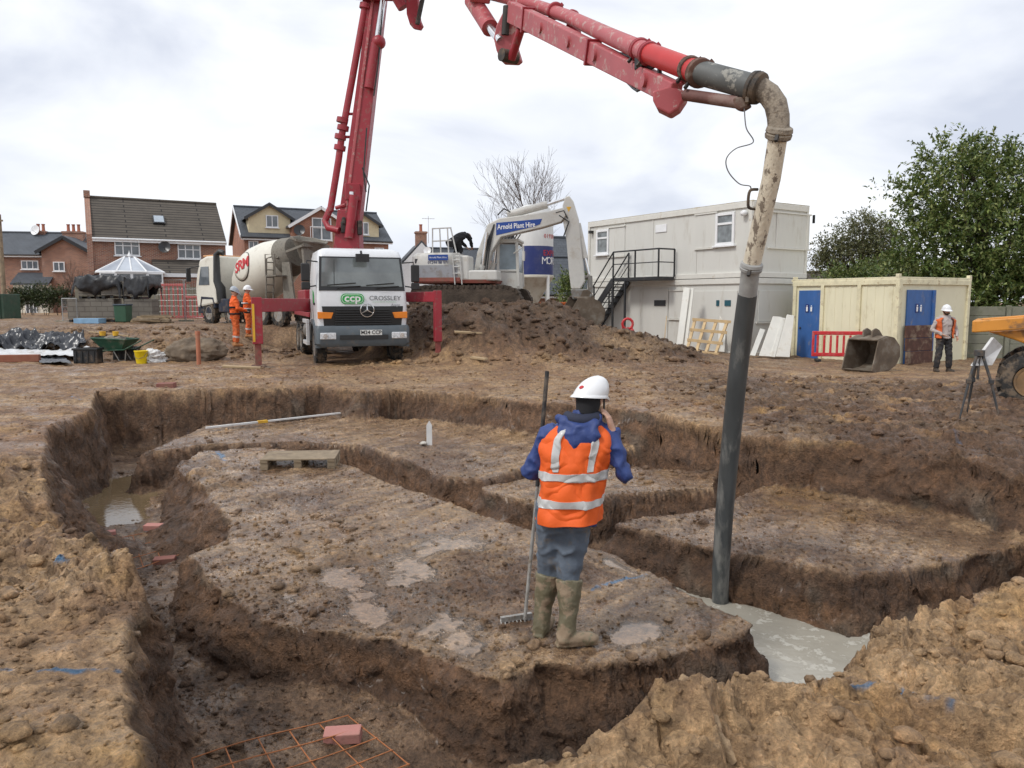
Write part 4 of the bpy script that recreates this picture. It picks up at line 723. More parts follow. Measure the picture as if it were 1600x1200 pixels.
# ------------------------------------------------------------------ vehicles
RED = mat('pump_red', (.30, .022, .035), .42, var=.12, vscale=2, dirt=(.22, .13, .11), damt=.6, dscale=7, dthr=.55, dsoft=.06); REDW = mat('faded_red', (.40, .085, .095), .5, var=.10, vscale=3, dirt=(.46, .36, .33), damt=.7, dscale=10, dthr=.555, dsoft=.05)
REDB = mat('bright_red', (.48, .03, .03), .4, var=.08); CABW = mat('truck_white', (.70, .72, .74), .3, var=.03, dirt=(.40, .35, .29), damt=.3, dscale=3, dthr=.6, coat=.3)
TYRE = mat('muddy_tyre', (.026, .025, .024), .85, var=.3, vscale=5, dirt=(.17, .125, .085), damt=.85, dscale=5, dthr=.47, dsoft=.12, bump=.006, bscale=60); RIM = mat('rim', (.30, .29, .27), .6, var=.2, dirt=MUD, damt=.8, dscale=6, dthr=.46)
BPL = mat('bumper_grey', (.085, .105, .12), .5, var=.1, dirt=(.20, .16, .12), damt=.45, dscale=5, dthr=.55); BLKP = mat('black_trim', (.018, .019, .02), .45, var=.2)
WSC = mat('windscreen', (.145, .165, .165), .06, var=.35, vscale=1.4, spec=1.0); AMB = mat('amber_lens', (.75, .22, .015), .25, var=.1); LENS = mat('clear_lens', (.62, .64, .66), .12, var=.3, vscale=20); CHR = mat('chrome', (.7, .71, .72), .18, .9, var=.1); GRN = mat('logo_green', (.02, .36, .07), .4, var=.02)
CHS = mat('chassis_dark', (.035, .032, .03), .7, var=.3, dirt=MUD, damt=.7, dscale=3, dthr=.5); STL = mat('muddy_steel', (.22, .215, .2), .5, .3, var=.2, dirt=MUD, damt=.7, dscale=5, dthr=.5); YEF = mat('yellow_stripe', (.72, .42, .03), .5, dirt=(.3, .1, .03), damt=.4)
def rrect(hw, y0, y1, r, n=4):
    pts = []
    for cx, cy, a0 in ((hw-r, y0+r, -PI/2), (hw-r, y1-r, 0), (-hw+r, y1-r, PI/2), (-hw+r, y0+r, PI)):
        for k in range(n+1): a = a0+PI/2*k/n; pts.append((cx+r*math.cos(a), cy+r*math.sin(a)))
    return pts
def loft(secs, name, m, par, smooth=35):
    """secs: (z, half width, y0, y1, corner radius)"""
    b = MB(); vs = []; 
    for z, hw, y0, y1, r in secs: vs += [(x, y, z) for x, y in rrect(hw, y0, y1, r)]
    n = 20; m_ = len(secs); fs = [(i*n+k, i*n+(k+1) % n, (i+1)*n+(k+1) % n, (i+1)*n+k) for i in range(m_-1) for k in range(n)]+[tuple(range(n-1, -1, -1)), tuple((m_-1)*n+k for k in range(n))]
    return b.add(vs, fs).build(name, m, par, smooth=smooth)
def wheel(par, c, ax, r, w, lugs=22, name='wheel', lug=.018, rimr=.56, rm=None):
    """tyre with tread blocks, dished rim with hub and bolts"""
    c = Vector(c); A = Vector(ax).normalized(); t = MB(); h = w/2
    t.lathe([(r*.58, -h*.8), (r*.62, -h*.98), (r*.85, -h), (r*.95, -h*.9), (r, -h*.72), (r, h*.72), (r*.95, h*.9), (r*.85, h), (r*.62, h*.98), (r*.58, h*.8)], c, A, 28)
    U = A.orthogonal().normalized(); V_ = A.cross(U)
    for k in range(lugs):
        for s in (-1, 1):
            a = 2*PI*(k+(.5 if s > 0 else 0))/lugs; d = U*math.cos(a)+V_*math.sin(a); tg = A.cross(d); q = c+A*(s*h*.5)+d*(r+lug*.2); t.bar(q-A*(h*.42)-tg*(.02*s), q+A*(h*.42)+tg*(.02*s), 2*PI*r/lugs*.52, lug*2, up=d)
    o = t.build(name, TYRE, par, smooth=38); rr = r*.58
    b = MB().lathe([(rr, h*.85), (rr*.97, h*.95), (rr*.86, h*.9), (rr*.82, h*.45), (rr*.45, h*.35), (rr*.42, h*.75), (rr*.25, h*.85), (0, h*.86)], c, A, 24).lathe([(0, -h*.8), (rr, -h*.8)], c, A, 24)
    for k in range(10): a = 2*PI*k/10; d = U*math.cos(a)+V_*math.sin(a); b.cyl(c+d*rr*.66+A*h*.36, c+d*rr*.66+A*h*.55, r*.035, n=6)
    b.build('rim', rm or RIM, o, smooth=38); return o
# ---- concrete pump truck. local: origin at the front bumper on the ground, +y towards its rear, +x to the picture's right
pt = empty('concrete_pump_truck', 'white cab concrete pump truck with red boom raised over the site', 'truck', (-3.88, 20.1, .0), R(20)); PTM = Matrix.Translation((-3.88, 20.1, 0)) @ Matrix.Rotation(R(20), 4, 'Z'); PTI = PTM.inverted()
def L_(p): return PTI @ Vector(p)
loft([(1.02, 1.16, .02, 2.0, .10), (1.5, 1.17, -.02, 2.02, .10), (1.95, 1.16, .02, 2.02, .12), (2.4, 1.135, .11, 2.02, .13), (2.86, 1.09, .22, 2.0, .15), (3.0, 1.06, .32, 1.95, .2), (3.07, .92, .5, 1.8, .25)], 'cab', CABW, pt)
def fp(x, z, o=0):                                              # a point on the cab's front face
    y = np.interp(z, [1.02, 1.5, 1.95, 2.4, 2.86], [.02, -.02, .02, .11, .22]); return Vector((x, float(y)-o, z))
def face(xa0, xb0, z0, xa1, xb1, z1, o, th, nm, m, par, n=4):
    b = MB()
    for k in range(n):
        t0, t1 = k/n, (k+1)/n; za, zb_ = z0+(z1-z0)*t0, z0+(z1-z0)*t1; l = lambda a, c, t: a+(c-a)*t
        q = [fp(l(xa0, xa1, t0), za, o), fp(l(xb0, xb1, t0), za, o), fp(l(xb0, xb1, t1), zb_, o), fp(l(xa0, xa1, t1), zb_, o)]; b.add(q+[v+Vector((0, th, 0)) for v in q], [(0, 1, 2, 3), (0, 4, 5, 1), (1, 5, 6, 2), (2, 6, 7, 3), (3, 7, 4, 0)])
    return b.build(nm, m, par)
sc1 = face(-1.11, 1.11, 1.96, -1.06, 1.06, 2.84, .012, .03, 'screen_surround', BLKP, pt); face(-1.05, 1.05, 2.07, -1.0, 1.0, 2.80, .022, .02, 'windscreen', WSC, sc1)
for s in (-.55, .45): MB().tube([fp(s-.1, 2.02, .05), fp(s+.15, 2.06, .06), fp(s+.5, 2.08, .05)], .012, 5).tube([fp(s-.35, 2.10, .05), fp(s+.38, 2.16, .05)], .013, 5).build('wiper', BLKP, pt)
MB().tube([fp(-.72, 2.12, .06), fp(-.70, 2.75, .07)], .008, 5).build('aerial', BLKP, pt); MB().box(fp(0, 2.80, .26), (.34, .12, .2)).bar(fp(0, 2.8, .2), fp(0, 2.98, .05), .05, .05).build('front_mirror', BLKP, pt, smooth=40)
for k in range(7): MB().box(fp(0, 1.10+.062*k, .05), (1.46-.01*k, .05, .034)).build('grille_slat', BLKP, pt, bevel=.006, seg=1)
face(-1.0, 1.0, 1.03, -1.05, 1.05, 1.56, .012, .03, 'grille_back', BLKP, pt)
em = MB().tube([fp(.09+.175*math.cos(a*PI/16), 1.46+.175*math.sin(a*PI/16), .085) for a in range(33)], .016, 6)
for a in (90, 210, 330): em.tube([fp(.09, 1.46, .085), fp(.09+.165*math.cos(R(a)), 1.46+.165*math.sin(R(a)), .085)], [.03, .008], 6)
em.build('star_emblem', CHR, pt, smooth=40)
for s in (-1, 1):
    q = fp(s*.96, 1.33, .03); i = MB().prism([(-.2, -.085), (.14, -.085), (.2, .07), (-.2, .09)] if s < 0 else [(-.14, -.085), (.2, -.085), (.2, .09), (-.2, .07)], q, (1, 0, 0), (0, 0, 1), (0, .06, 0)).build('indicator', AMB, pt, bevel=.01)
    MB().box((s*.92, -.115, .80), (.40, .05, .17)).build('headlight', LENS, pt, bevel=.02); MB().cyl((s*.99, -.15, .8), (s*.99, -.13, .8), .06, n=14).build('lamp_bowl', CHR, pt)
    wheel(pt, (s*1.02, 1.05, .50), (s, 0, 0), .50, .30)
    for yy in (5.2, 6.5):
        wheel(pt, (s*.92, yy, .50), (s, 0, 0), .50, .52)
    m_ = MB().tube([(s*1.08, .3, 2.7), (s*1.38, .12, 2.72), (s*1.40, .12, 2.5)], .018, 6).tube([(s*1.08, .3, 2.1), (s*1.38, .12, 2.05)], .018, 6).build('mirror_arm', BLKP, pt)
    MB().box((s*1.42, .12, 2.42), (.22, .1, .46)).box((s*1.42, .12, 2.08), (.22, .1, .2)).build('mirror', BLKP, m_, bevel=.03)
    sw = MB().prism([(.42, 1.98), (1.35, 1.98), (1.35, 2.78), (.55, 2.78)], (s*1.165, 0, 0), (0, 1, 0), (-s*.075, 0, 1), (s*.012, 0, 0)).build('side_window', WSC, pt)
    MB().box((s*1.17, .98, 1.45), (.012, .02, .9)).box((s*1.18, .55, 1.62), (.03, .18, .06)).build('door_handle', BLKP, pt)
    pr = [(.42, .55), (.42, .95)]+[(1.05-.64*math.cos(PI*k/10), .62+.6*math.sin(PI*k/10)) for k in range(1, 10)]+[(1.72, .95), (1.72, .6), (1.62, .62)]+[(1.05+.55*math.cos(PI*k/10), .6+.5*math.sin(PI*k/10)) for k in range(1, 10)]+[(.50, .6)]
    MB().prism(pr, (s*.88, 0, 0), (0, 1, 0), (0, 0, 1), (s*.33, 0, 0)).build('wing', BPL, pt)
    MB().box((s*1.08, .2, .52), (.26, .36, .06)).build('step', BPL, pt); MB().box((s*1.1, .2, .8), (.2, .34, .05)).build('step', BPL, pt)
bm = loft([(.52, 1.14, -.06, .35, .08), (.60, 1.21, -.11, .4, .1), (.98, 1.22, -.10, .4, .1), (1.06, 1.19, -.05, .4, .08)], 'bumper', BPL, pt); MB().box((0, -.118, .76), (1.25, .03, .12)).build('bumper_vent', BLKP, bm)
pl = MB().box((.18, -.13, .88), (.56, .012, .135)).build('number_plate', mat('plate_white', (.72, .73, .70), .4), pt); text('lettering', 'M24 CCP', BKP, pl, (.18, -.14, .88), (1, 0, 0), (0, 0, 1), .135, bold=.002)
lg = MB().prism([(x, z) for x, z in rrect(.30, -.135, .135, .12)], fp(-.27, 1.75, .035), (1, 0, 0), (0, 0, 1), (0, .025, 0)).build('logo_badge', GRN, pt)
MB().prism([(x, z) for x, z in rrect(.275, -.11, .11, .10)], fp(-.27, 1.75, .039), (1, 0, 0), (0, 0, 1), (0, .003, 0)).build('logo_border', WHP, lg); MB().prism([(x, z) for x, z in rrect(.262, -.098, .098, .09)], fp(-.27, 1.75, .042), (1, 0, 0), (0, 0, 1), (0, .003, 0)).build('logo_field', GRN, lg)
text('lettering', 'ccp', WHP, lg, fp(-.27, 1.765, .046), (1, 0, 0), (0, 0, 1), .27, bold=.006, sx=1.15); text('lettering', 'CROSSLEY', mat('grey_print', (.12, .13, .14), .4), pt, fp(.58, 1.765, .025), (1, 0, 0), (0, 0, 1), .165, sx=1.08, spacing=1.02); text('lettering', 'CONCRETE PUMPING', mat('pale_green_print', (.45, .62, .48), .5), pt, fp(.56, 1.67, .025), (1, 0, 0), (0, 0, 1), .055, spacing=1.2)
text('lettering', 'Atego', mat('silver_print', (.30, .31, .33), .3), pt, fp(.84, 1.59, .03), (1, 0, 0), (0, 0, 1), .10, shear=.3)
q = MB().prism([(.62, 1.62), (.8, 1.62), (.95, 1.95), (.85, 1.98), (.7, 1.85)], (-1.175, 0, 0), (0, 1, 0), (0, 0, 1), (-.006, 0, 0)).build('side_logo', GRN, pt)
# chassis, deck, tanks
MB().box((-.4, 4.3, .85), (.14, 8.0, .26)).box((.4, 4.3, .85), (.14, 8.0, .26)).box((0, 1.05, .6), (1.7, .14, .14)).box((0, 5.2, .55), (1.6, .16, .16)).box((0, 6.5, .55), (1.6, .16, .16)).build('chassis', CHS, pt)
MB().box((0, 5.2, 1.3), (2.3, 5.2, .14)).build('deck', RED, pt, bevel=.02); MB().box((-.72, 4.6, 1.72), (.9, 2.6, .62)).build('side_box', RED, pt, bevel=.03); MB().box((.72, 4.6, 1.72), (.9, 2.6, .62)).build('side_box', RED, pt, bevel=.03)
MB().box((-.7, 3.6, 2.12), (.5, .5, .22)).build('white_tank', CABW, pt, bevel=.04); MB().cyl((-.95, 2.5, .85), (-.95, 3.4, .85), .3, n=18).build('tank', STL, pt, smooth=40)
fr = MB().bar((-1.2, 2.3, 1.12), (-1.2, 3.5, 1.12), .09, .11).bar((-1.2, 2.3, .5), (-1.2, 3.5, .5), .09, .11).bar((-1.2, 2.35, .5), (-1.2, 2.35, 1.12), .09, .09, up=(0, 1, 0)).build('guard_frame', CABW, pt, bevel=.01)
MB().lathe([(.3, 0), (.62, .35), (.75, .7), (.72, .7), (.55, .3)], (0, 8.2, .9), (0, .25, 1), 14).build('hopper', RED, pt, smooth=40)
MB().box((0, 8.4, 1.7), (1.5, .1, .5)).build('hopper_grate', CHS, pt)
# outriggers
def outrig(foot, top, root, w, bh, stripe):
    f = L_(foot); t = L_((foot[0], foot[1], top)); rt = Vector(root); rt.z = t.z-bh/2
    o = MB().bar(rt, (t.x, t.y, t.z-bh/2), w*.9, bh).build('outrigger_beam', RED, pt, bevel=.015)
    l = MB().bar((t.x, t.y, t.z+.03), (t.x, t.y, .62), w, w, up=(0, 1, 0)).build('outrigger_leg', RED, pt, bevel=.012); MB().bar((t.x, t.y, .66), (t.x, t.y, .06), w*.62, w*.62, up=(0, 1, 0)).build('inner_leg', mat('rusty_leg', (.22, .055, .045), .7, var=.3, dirt=MUD, damt=.7, dscale=4), l)
    MB().lathe([(.0, .07), (.16, .06), (.2, .03), (.2, 0)], (t.x, t.y, .03), n=16).build('foot_pad', RUST, l, smooth=40)
    if stripe: MB().box((t.x-w*.36, t.y-w/2-.008, 1.15), (w*.24, .012, .95)).build('warning_stripe', YEF, l)
    MB().box((t.x, t.y, .0), (.7, .6, .06), R(12)).build('foot_board', mat('muddy_timber', (.16, .125, .09), .9, var=.3), l)
outrig((-6.42, 19.4, 0), 1.76, (-.6, 2.7, 0), .25, .34, True); outrig((-1.98, 20.5, 0), 1.94, (.6, 2.5, 0), .19, .27, False)
# ---- boom: turret, four sections, delivery pipe, hose (world points turned into the truck's frame)
def box_section(a, b, w0, h0, w1, h1, side, name, m, par=None, bev=.02):
    a, b, s = L_(a), L_(b), (PTI.to_3x3() @ Vector(side)); d = (b-a).normalized(); s = (s-d*s.dot(d)).normalized(); u = s.cross(d)
    vs = [p+s*(i*w/2)+u*(j*h/2) for p, w, h in ((a, w0, h0), (b, w1, h1)) for i, j in ((-1, -1), (1, -1), (1, 1), (-1, 1))]
    return MB().add(vs, [(3, 2, 1, 0), (4, 5, 6, 7), (0, 1, 5, 4), (1, 2, 6, 5), (2, 3, 7, 6), (3, 0, 4, 7)]).build(name, m, par or pt, bevel=bev)
def wtube(pts, r, name, m, n=12, par=None, cap=True): return MB().tube([L_(p) for p in pts], r, n, cap).build(name, m, par or pt, smooth=40)
YB = 23.4; J0 = P(549, 348, YB); J1 = P(592, -12, YB); sd0 = (1, 0, 0)
tb = L_(P(545, 400, YB)); MB().lathe([(.62, 1.3), (.55, 1.7), (.38, 1.9), (.36, tb.z-.5), (.5, tb.z-.3), (.5, tb.z+.05)], (tb.x, tb.y, 0), n=22).build('turret', RED, pt, smooth=40)
box_section(P(545, 392, YB), P(547, 330, YB), .78, .7, .62, .6, sd0, 'turret_head', RED); box_section(P(548, 345, YB), J1, .62, .55, .46, .5, sd0, 'boom_section', RED)
s1 = box_section(P(541, 340, YB-.15), P(585, -10, YB-.15), .09, .3, .09, .3, sd0, 'boom_web', REDW); MB().box(L_(P(551, 300, YB-.35)), (.45, .14, .5)).build('cylinder_mount', RED, pt, bevel=.03)
wtube([P(545, 372, YB-.45), P(553, 305, YB-.45)], .13, 'lift_cylinder', RED); wtube([P(549, 345, YB-.46), P(549, 300, YB-.42)], .07, 'piston_rod', CHR)
bl = MB().box(L_(P(537, 355, YB-.36)), (.16, .2, .34)).box(L_(P(537, 345, YB-.42)), (.1, .2, .2)).build('hydraulic_valve', CHS, pt, bevel=.03); MB().box(L_(P(562, 356, YB-.36)), (.13, .2, .42)).build('hydraulic_valve', CHS, pt, bevel=.03)
wtube([P(577, 138, YB-.42), P(588, 68, YB-.45)], .15, 'boom_cylinder', RED); wtube([P(588, 70, YB-.45), P(600, -10, YB-.45)], .085, 'piston_rod', CHR); MB().ball(L_(P(592, 66, YB-.45)), .2, 12, 8).build('cylinder_head', RED, pt, smooth=40)
pA_ = [P(516, 330, YB-.2), P(529, 250, YB-.2), P(534, 212, YB-.2), P(551, 120, YB-.2), P(571, 8, YB-.2), P(574, -14, YB-.2)]; wtube(pA_, .10, 'delivery_pipe', RED)
for q in ((531, 231), (536, 200), (535, 188), (532, 214), (571, 10)): c = L_(P(q[0], q[1], YB-.2)); MB().lathe([(.17, -.07), (.17, .07)], c, (PTI.to_3x3() @ (Vector(pA_[3])-Vector(pA_[2]))), 12).build('pipe_clamp', RED, pt, smooth=40)
for a, b in (((536, 178), (556, 178)), ((531, 214), (552, 214)), ((572, 20), (590, 18))): wtube([P(*a, YB-.2), P(*b, YB-.15)], .04, 'pipe_bracket', RED, 8)
wtube([P(516, 326, YB-.2), P(508, 345, YB-.2), P(513, 356, YB-.3), P(530, 360, YB-.4)], .10, 'delivery_pipe', RED); wtube([P(525, 325, YB-.2), P(540, 320, YB-.3)], .06, 'pipe_bracket', RED, 8)
for k, (a, b, c_) in enumerate((((572, 330), (577, 290), (566, 262)), ((598, 10), (591, 100), (584, 150)), ((572, 300), (568, 270), (573, 200)))): wtube([P(*a, YB-.5), P(*b, YB-.55), P(*c_, YB-.5)], .022, 'hydraulic_hose', BLKP, 6)
J2 = Vector((-1.85, 16.8, 9.6)); J3 = P(752, -14, 10.7); TIP = P(1050, 150, 4.75); KN = P(640, -25, 22.6)
box_section(J1, J2, .42, .42, .36, .38, (1, .4, 0), 'boom_section', RED); box_section(J2, J3, .34, .36, .28, .3, (1, .3, 0), 'boom_section', REDW)
wtube([P(556, -6, YB-.3), P(640, -3, YB-.6)], .10, 'delivery_pipe', RED); wtube([P(640, -3, YB-.6), J2+Vector((.3, 0, .3)), J3+Vector((.2, 0, .35)), P(738, -22, 10.4)], .085, 'delivery_pipe', REDW)
def lever(pts, y, t, m, name='knuckle_lever'):
    q = [L_(P(a, b, y)) for a, b in pts]; n = len(q); e = PTI.to_3x3() @ Vector((.05, t, 0)); return MB().add(q+[v+e for v in q], [tuple(range(n-1, -1, -1)), tuple(range(n, 2*n))]+[(i, (i+1) % n, n+(i+1) % n, n+i) for i in range(n)]).build(name, m, pt, bevel=.015)
lever([(634, -5), (652, -5), (655, 30), (659, 40), (655, 46), (645, 44), (640, 38), (635, 22)], 21.5, .12, RED); wtube([P(661, -5, 21.3), P(652, 38, 21.3)], .06, 'link_rod', CHS); wtube([P(618, -8, 21.6), P(630, 12, 21.6)], .15, 'boom_cylinder', RED)
# last section: box beam below, pipe above, both running from the knuckle down to the tip
yb_ = lambda px: float(np.interp(px, [700, 760, 842, 890, 960, 1010, 1088, 1180, 1220], [12.2, 11.2, 9.9, 8.8, 7.3, 6.5, 5.9, 5.6, 5.5]))
Q = lambda px, py, d=0: P(px, py, yb_(px)+d)
BA, BB = P(800, 19, 10.3), P(1056, 147, 6.05); bsec = box_section(BA, BB, .12, .25, .10, .165, (1, .2, 0), 'boom_section', REDW, bev=.012)
for t in (.30, .50, .66, .90): q = BA.lerp(BB, t)+Vector((-.056, -.02, .0)); wtube([q+Vector((.02, 0, 0)), q+Vector((-.014, -.006, 0))], .055, 'pin_cap', REDW, 14)
for t in (.15, .62): q = BA.lerp(BB, t); d_ = (BB-BA).normalized(); box_section(q-d_*.02, q+d_*.02, .15, .3-.1*t, .15, .3-.1*t, (1, .2, 0), 'weld_band', RED, bev=.004)
lever([(1019, 142), (1046, 134), (1070, 141), (1072, 152), (1060, 170), (1046, 179), (1026, 169), (1020, 157)], 6.02, .16, REDW, 'tip_bracket')
lever([(797, -5), (818, -5), (816, 20), (806, 58), (806, 72), (812, 92), (806, 97), (783, 96), (775, 78), (771, 60), (775, 40)], 10.4, .16, REDW); lever([(880, 54), (903, 55), (901, 22), (897, 14), (890, 13), (886, 30)], 8.85, .05, RED, 'pipe_bracket')
wtube([P(738, 0, 11.0), P(756, 28, 10.8), P(766, 44, 10.6)], .115, 'boom_cylinder', REDW, 16); wtube([P(764, 42, 10.6), P(782, 64, 10.4)], .055, 'piston_rod', CHR); wtube([P(814, 45, 10.0), P(799, 92, 10.25)], .055, 'link_rod', RED); wtube([P(792, 10, 10.4), P(789, 55, 10.4)], .05, 'link_rod', CHS)
MB().lathe([(.08, -.12), (.08, .12)], L_(P(795, 88, 10.3)), (1, .3, 0), 14).build('pivot_pin', CHS, pt, smooth=40)
pp = [Q(700, -34), Q(760, -10), Q(842, 10), Q(890, 27), Q(960, 60), Q(1010, 82)]; wtube(pp, [.07, .07, .07, .072, .076, .078], 'delivery_pipe', REDW, 18)
wtube([Q(1010, 82), Q(1088, 112)], [.082, .084], 'delivery_pipe', REDB, 18); wtube([Q(1085, 111), Q(1180, 137)], .088, 'delivery_pipe', mat('grey_pipe', (.095, .10, .098), .6, var=.3, dirt=(.38, .37, .33), damt=.7, dscale=9, dthr=.56, dsoft=.05), 20)
def clamp(p, d, r, m, w=.035):
    c = L_(p); A = (PTI.to_3x3() @ Vector(d)).normalized(); o = MB().lathe([(r*.9, -w), (r*1.08, -w*.8), (r*1.14, -w*.2), (r*1.05, 0), (r*1.14, w*.2), (r*1.08, w*.8), (r*.9, w)], c, A, 22).build('pipe_clamp', m, pt, smooth=40)
    s = A.orthogonal().normalized(); MB().bar(c+s*r*1.05, c+s*r*1.55+A*.03, .022, .022).build('clamp_lever', CHS, o); MB().bar(c-s*r*1.05, c-s*r*1.3, .03, .035).build('clamp_hinge', m, o); return o
dp = Q(960, 60)-Q(890, 27); RCL = mat('rusty_clamp', (.11, .055, .04), .75, var=.35, dirt=(.28, .24, .2), damt=.6, dscale=12)
for a in ((868, 17), (1000, 78), (1014, 84), (1078, 108)): clamp(Q(*a), dp, .086, RED if a[0] < 1050 else RCL)
clamp(Q(1093, 114), dp, .096, RCL); d2_ = Q(1180, 137)-Q(1088, 112); clamp(Q(1181, 137), d2_, .10, CHS, .045)
for a, b in (((866, 22), (858, 42)), ((1002, 92), (985, 104)), ((1074, 120), (1056, 133))): wtube([Q(*a), Q(*b, .05)], .036, 'pipe_bracket', RED, 8)
wtube([P(1070, 148, 5.95), P(1152, 160, 5.66)], .043, 'tie_rod', mat('rusty_rod', (.16, .07, .06), .7, var=.3, dirt=(.3, .25, .22), damt=.5), 10); lever([(1143, 152), (1158, 150), (1170, 165), (1155, 174), (1147, 170)], 5.6, .05, RCL, 'tie_bracket')
wtube([Q(952, 83), Q(975, 86), Q(990, 90), Q(1002, 108), Q(1020, 104), Q(1030, 100), Q(1031, 118)], .02, 'hydraulic_hose', BLKP, 8); wtube([Q(975, 122), Q(990, 137), Q(996, 141), Q(1002, 138), Q(1006, 130)], .018, 'hydraulic_hose', BLKP, 6); MB().box(L_(Q(1005, 96)), (.10, .14, .12)).build('hydraulic_valve', BLKP, pt, bevel=.015)
wtube([Q(818, 32, .1), Q(880, 50, .1), Q(950, 84, .1)], .018, 'hydraulic_hose', BLKP, 6)
# elbow and hanging hose
GRC = mat('concrete_crusted_steel', (.30, .255, .20), .85, var=.25, vscale=9, dirt=(.075, .058, .045), damt=.85, dscale=9, dthr=.48, dsoft=.10, bump=.012, bscale=34)
el = [Q(1174, 135), Q(1188, 139), Q(1202, 148), Q(1212, 163), Q(1216, 182), Q(1217, 206)]; wtube(el, [.082, .079, .078, .078, .076, .072], 'elbow', GRC, 20)
hd_ = P(1190, 340, 5.75)-P(1217, 206, 5.5); clamp(P(1217, 208, 5.5), hd_, .082, GRC, .045)
PALE = mat('flaking_cream_hose', (.62, .555, .44), .8, var=.12, vscale=8, dirt=(.13, .095, .07), damt=.85, dscale=9, dthr=.54, dsoft=.03, stretch=(1.6, 1.6, .8), bump=.008, bscale=30); BHO = mat('wet_black_hose', (.06, .066, .068), .34, var=.3, vscale=5, dirt=(.25, .245, .225), damt=.7, dscale=4, dthr=.52, stretch=(1.5, 1.5, .35)); GTP = mat('grey_tape', (.30, .30, .29), .6, var=.2, vscale=14)
wtube([P(1216, 210, 5.5), P(1205, 280, 5.6), P(1190, 345, 5.72), P(1174, 415, 5.85)], [.065, .065, .066, .066], 'hose', PALE, 20); clamp(P(1174, 417, 5.85), hd_, .075, GTP, .035)
wtube([P(1173, 420, 5.86), P(1168, 462, 5.95)], .069, 'hose_sleeve', GTP, 20); hs = [P(1168, 460, 5.95), P(1160, 520, 6.05), P(1151, 600, 6.15), P(1141, 700, 6.28), P(1132, 800, 6.4), P(1126, 890, 6.5), P(1125, 960, 6.58)]
wtube(hs, [.073, .075, .076, .076, .075, .073, .07], 'hose', BHO, 20)
def smooth_pts(pts, n=6):
    r = []; m = len(pts)
    for i in range(m-1):
        p0, p1, p2, p3 = pts[max(i-1, 0)], pts[i], pts[i+1], pts[min(i+2, m-1)]
        for k in range(n): t = k/n; r.append(.5*((2*p1)+(p2-p0)*t+(2*p0-5*p1+4*p2-p3)*t*t+(3*p1-p0-3*p2+p3)*t**3))
    return r+[pts[-1]]
wtube(smooth_pts([P(1163, 170, 5.6), P(1166, 200, 5.6), P(1177, 222, 5.6), P(1150, 232, 5.6), P(1135, 248, 5.6), P(1138, 268, 5.62), P(1155, 287, 5.65), P(1172, 291, 5.66), P(1172, 300, 5.67)]), .0045, 'control_cable', mat('grey_cable', (.16, .16, .17), .5), 6); wtube(smooth_pts([P(1184, 296, 5.66), P(1172, 298, 5.64), P(1169, 315, 5.66), P(1171, 325, 5.68), P(1184, 327, 5.7)], 4), .011, 'cable_hook', CHS, 6)
# ---- mixer truck. local: origin at the rear on the ground, +x forward
MXH = math.atan2(.64, -.77); mxo = empty('mixer_truck', 'cream concrete mixer truck with a drum backed up to the pump truck', 'truck', (-7.4, 28.9, .72), MXH); mxo.scale = (.88, .88, .93)
CRM = mat('mixer_cream', (.70, .68, .60), .4, var=.05, dirt=(.36, .30, .22), damt=.45, dscale=3, dthr=.56); NAV = mat('navy_chassis', (.02, .026, .045), .55, var=.2, dirt=MUD, damt=.6, dscale=4, dthr=.52); CRU = mat('crusted_concrete', (.21, .195, .165), .9, var=.25, vscale=6, dirt=(.10, .085, .065), damt=.7, dscale=6, bump=.01, bscale=25)
CX = 7.6
def lx(pts, y0, dy, nm, m, bev=.03): return MB().prism(pts, (0, y0, 0), (1, 0, 0), (0, 0, 1), (0, dy, 0)).build(nm, m, mxo, bevel=bev)
lx([(5.8, .95), (7.55, .75), (7.66, 1.6), (7.5, 2.2), (7.2, 2.85), (6.6, 3.0), (5.85, 3.0)], -1.2, 2.4, 'cab', CRM, .08)
for s in (-1, 1): MB().prism([(6.35, 1.75), (7.3, 1.75), (7.05, 2.55), (6.35, 2.55)], (0, s*1.21, 0), (1, 0, 0), (0, 0, 1), (0, s*.01, 0)).build('side_window', GLS, mxo); MB().tube([(7.2, s*1.2, 2.6), (7.7, s*1.45, 2.5)], .025, 6).box((7.72, s*1.48, 2.2), (.1, .2, .6)).build('mirror', BLKP, mxo, bevel=.02)
MB().box((5.95, 1.0, 2.0), (.16, .05, .6)).build('rear_window', GLS, mxo); MB().prism([(7.67, 1.7), (7.5, 2.3), (7.25, 2.75), (7.28, 2.77), (7.55, 2.3), (7.71, 1.7)], (0, -1.0, 0), (1, 0, 0), (0, 0, 1), (0, 2.0, 0)).build('windscreen', GLS, mxo)
for s in (1,): MB().tube([(5.55, s*1.05, 1.0), (5.55, s*1.1, 1.6), (5.75, s*1.15, 1.9), (5.72, s*1.15, 3.05), (5.5, s*1.1, 3.15), (5.35, s*1.0, 3.1)], [.2, .22, .17, .14, .13, .12], 10).build('air_intake_stack', BLKP, mxo, smooth=45)
MB().box((6.7, 0, 3.03), (1.0, 2.0, .08)).build('roof_panel', mat('cab_orange_roof', (.55, .28, .12), .5), mxo, bevel=.03)
MB().box((3.8, .42, .9), (7.0, .12, .26)).box((3.8, -.42, .9), (7.0, .12, .26)).box((6.9, 0, .75), (1.3, 2.3, .5)).build('chassis', NAV, mxo, bevel=.02); MB().box((5.2, .95, .85), (.9, .5, .6)).build('tank', NAV, mxo, bevel=.05)
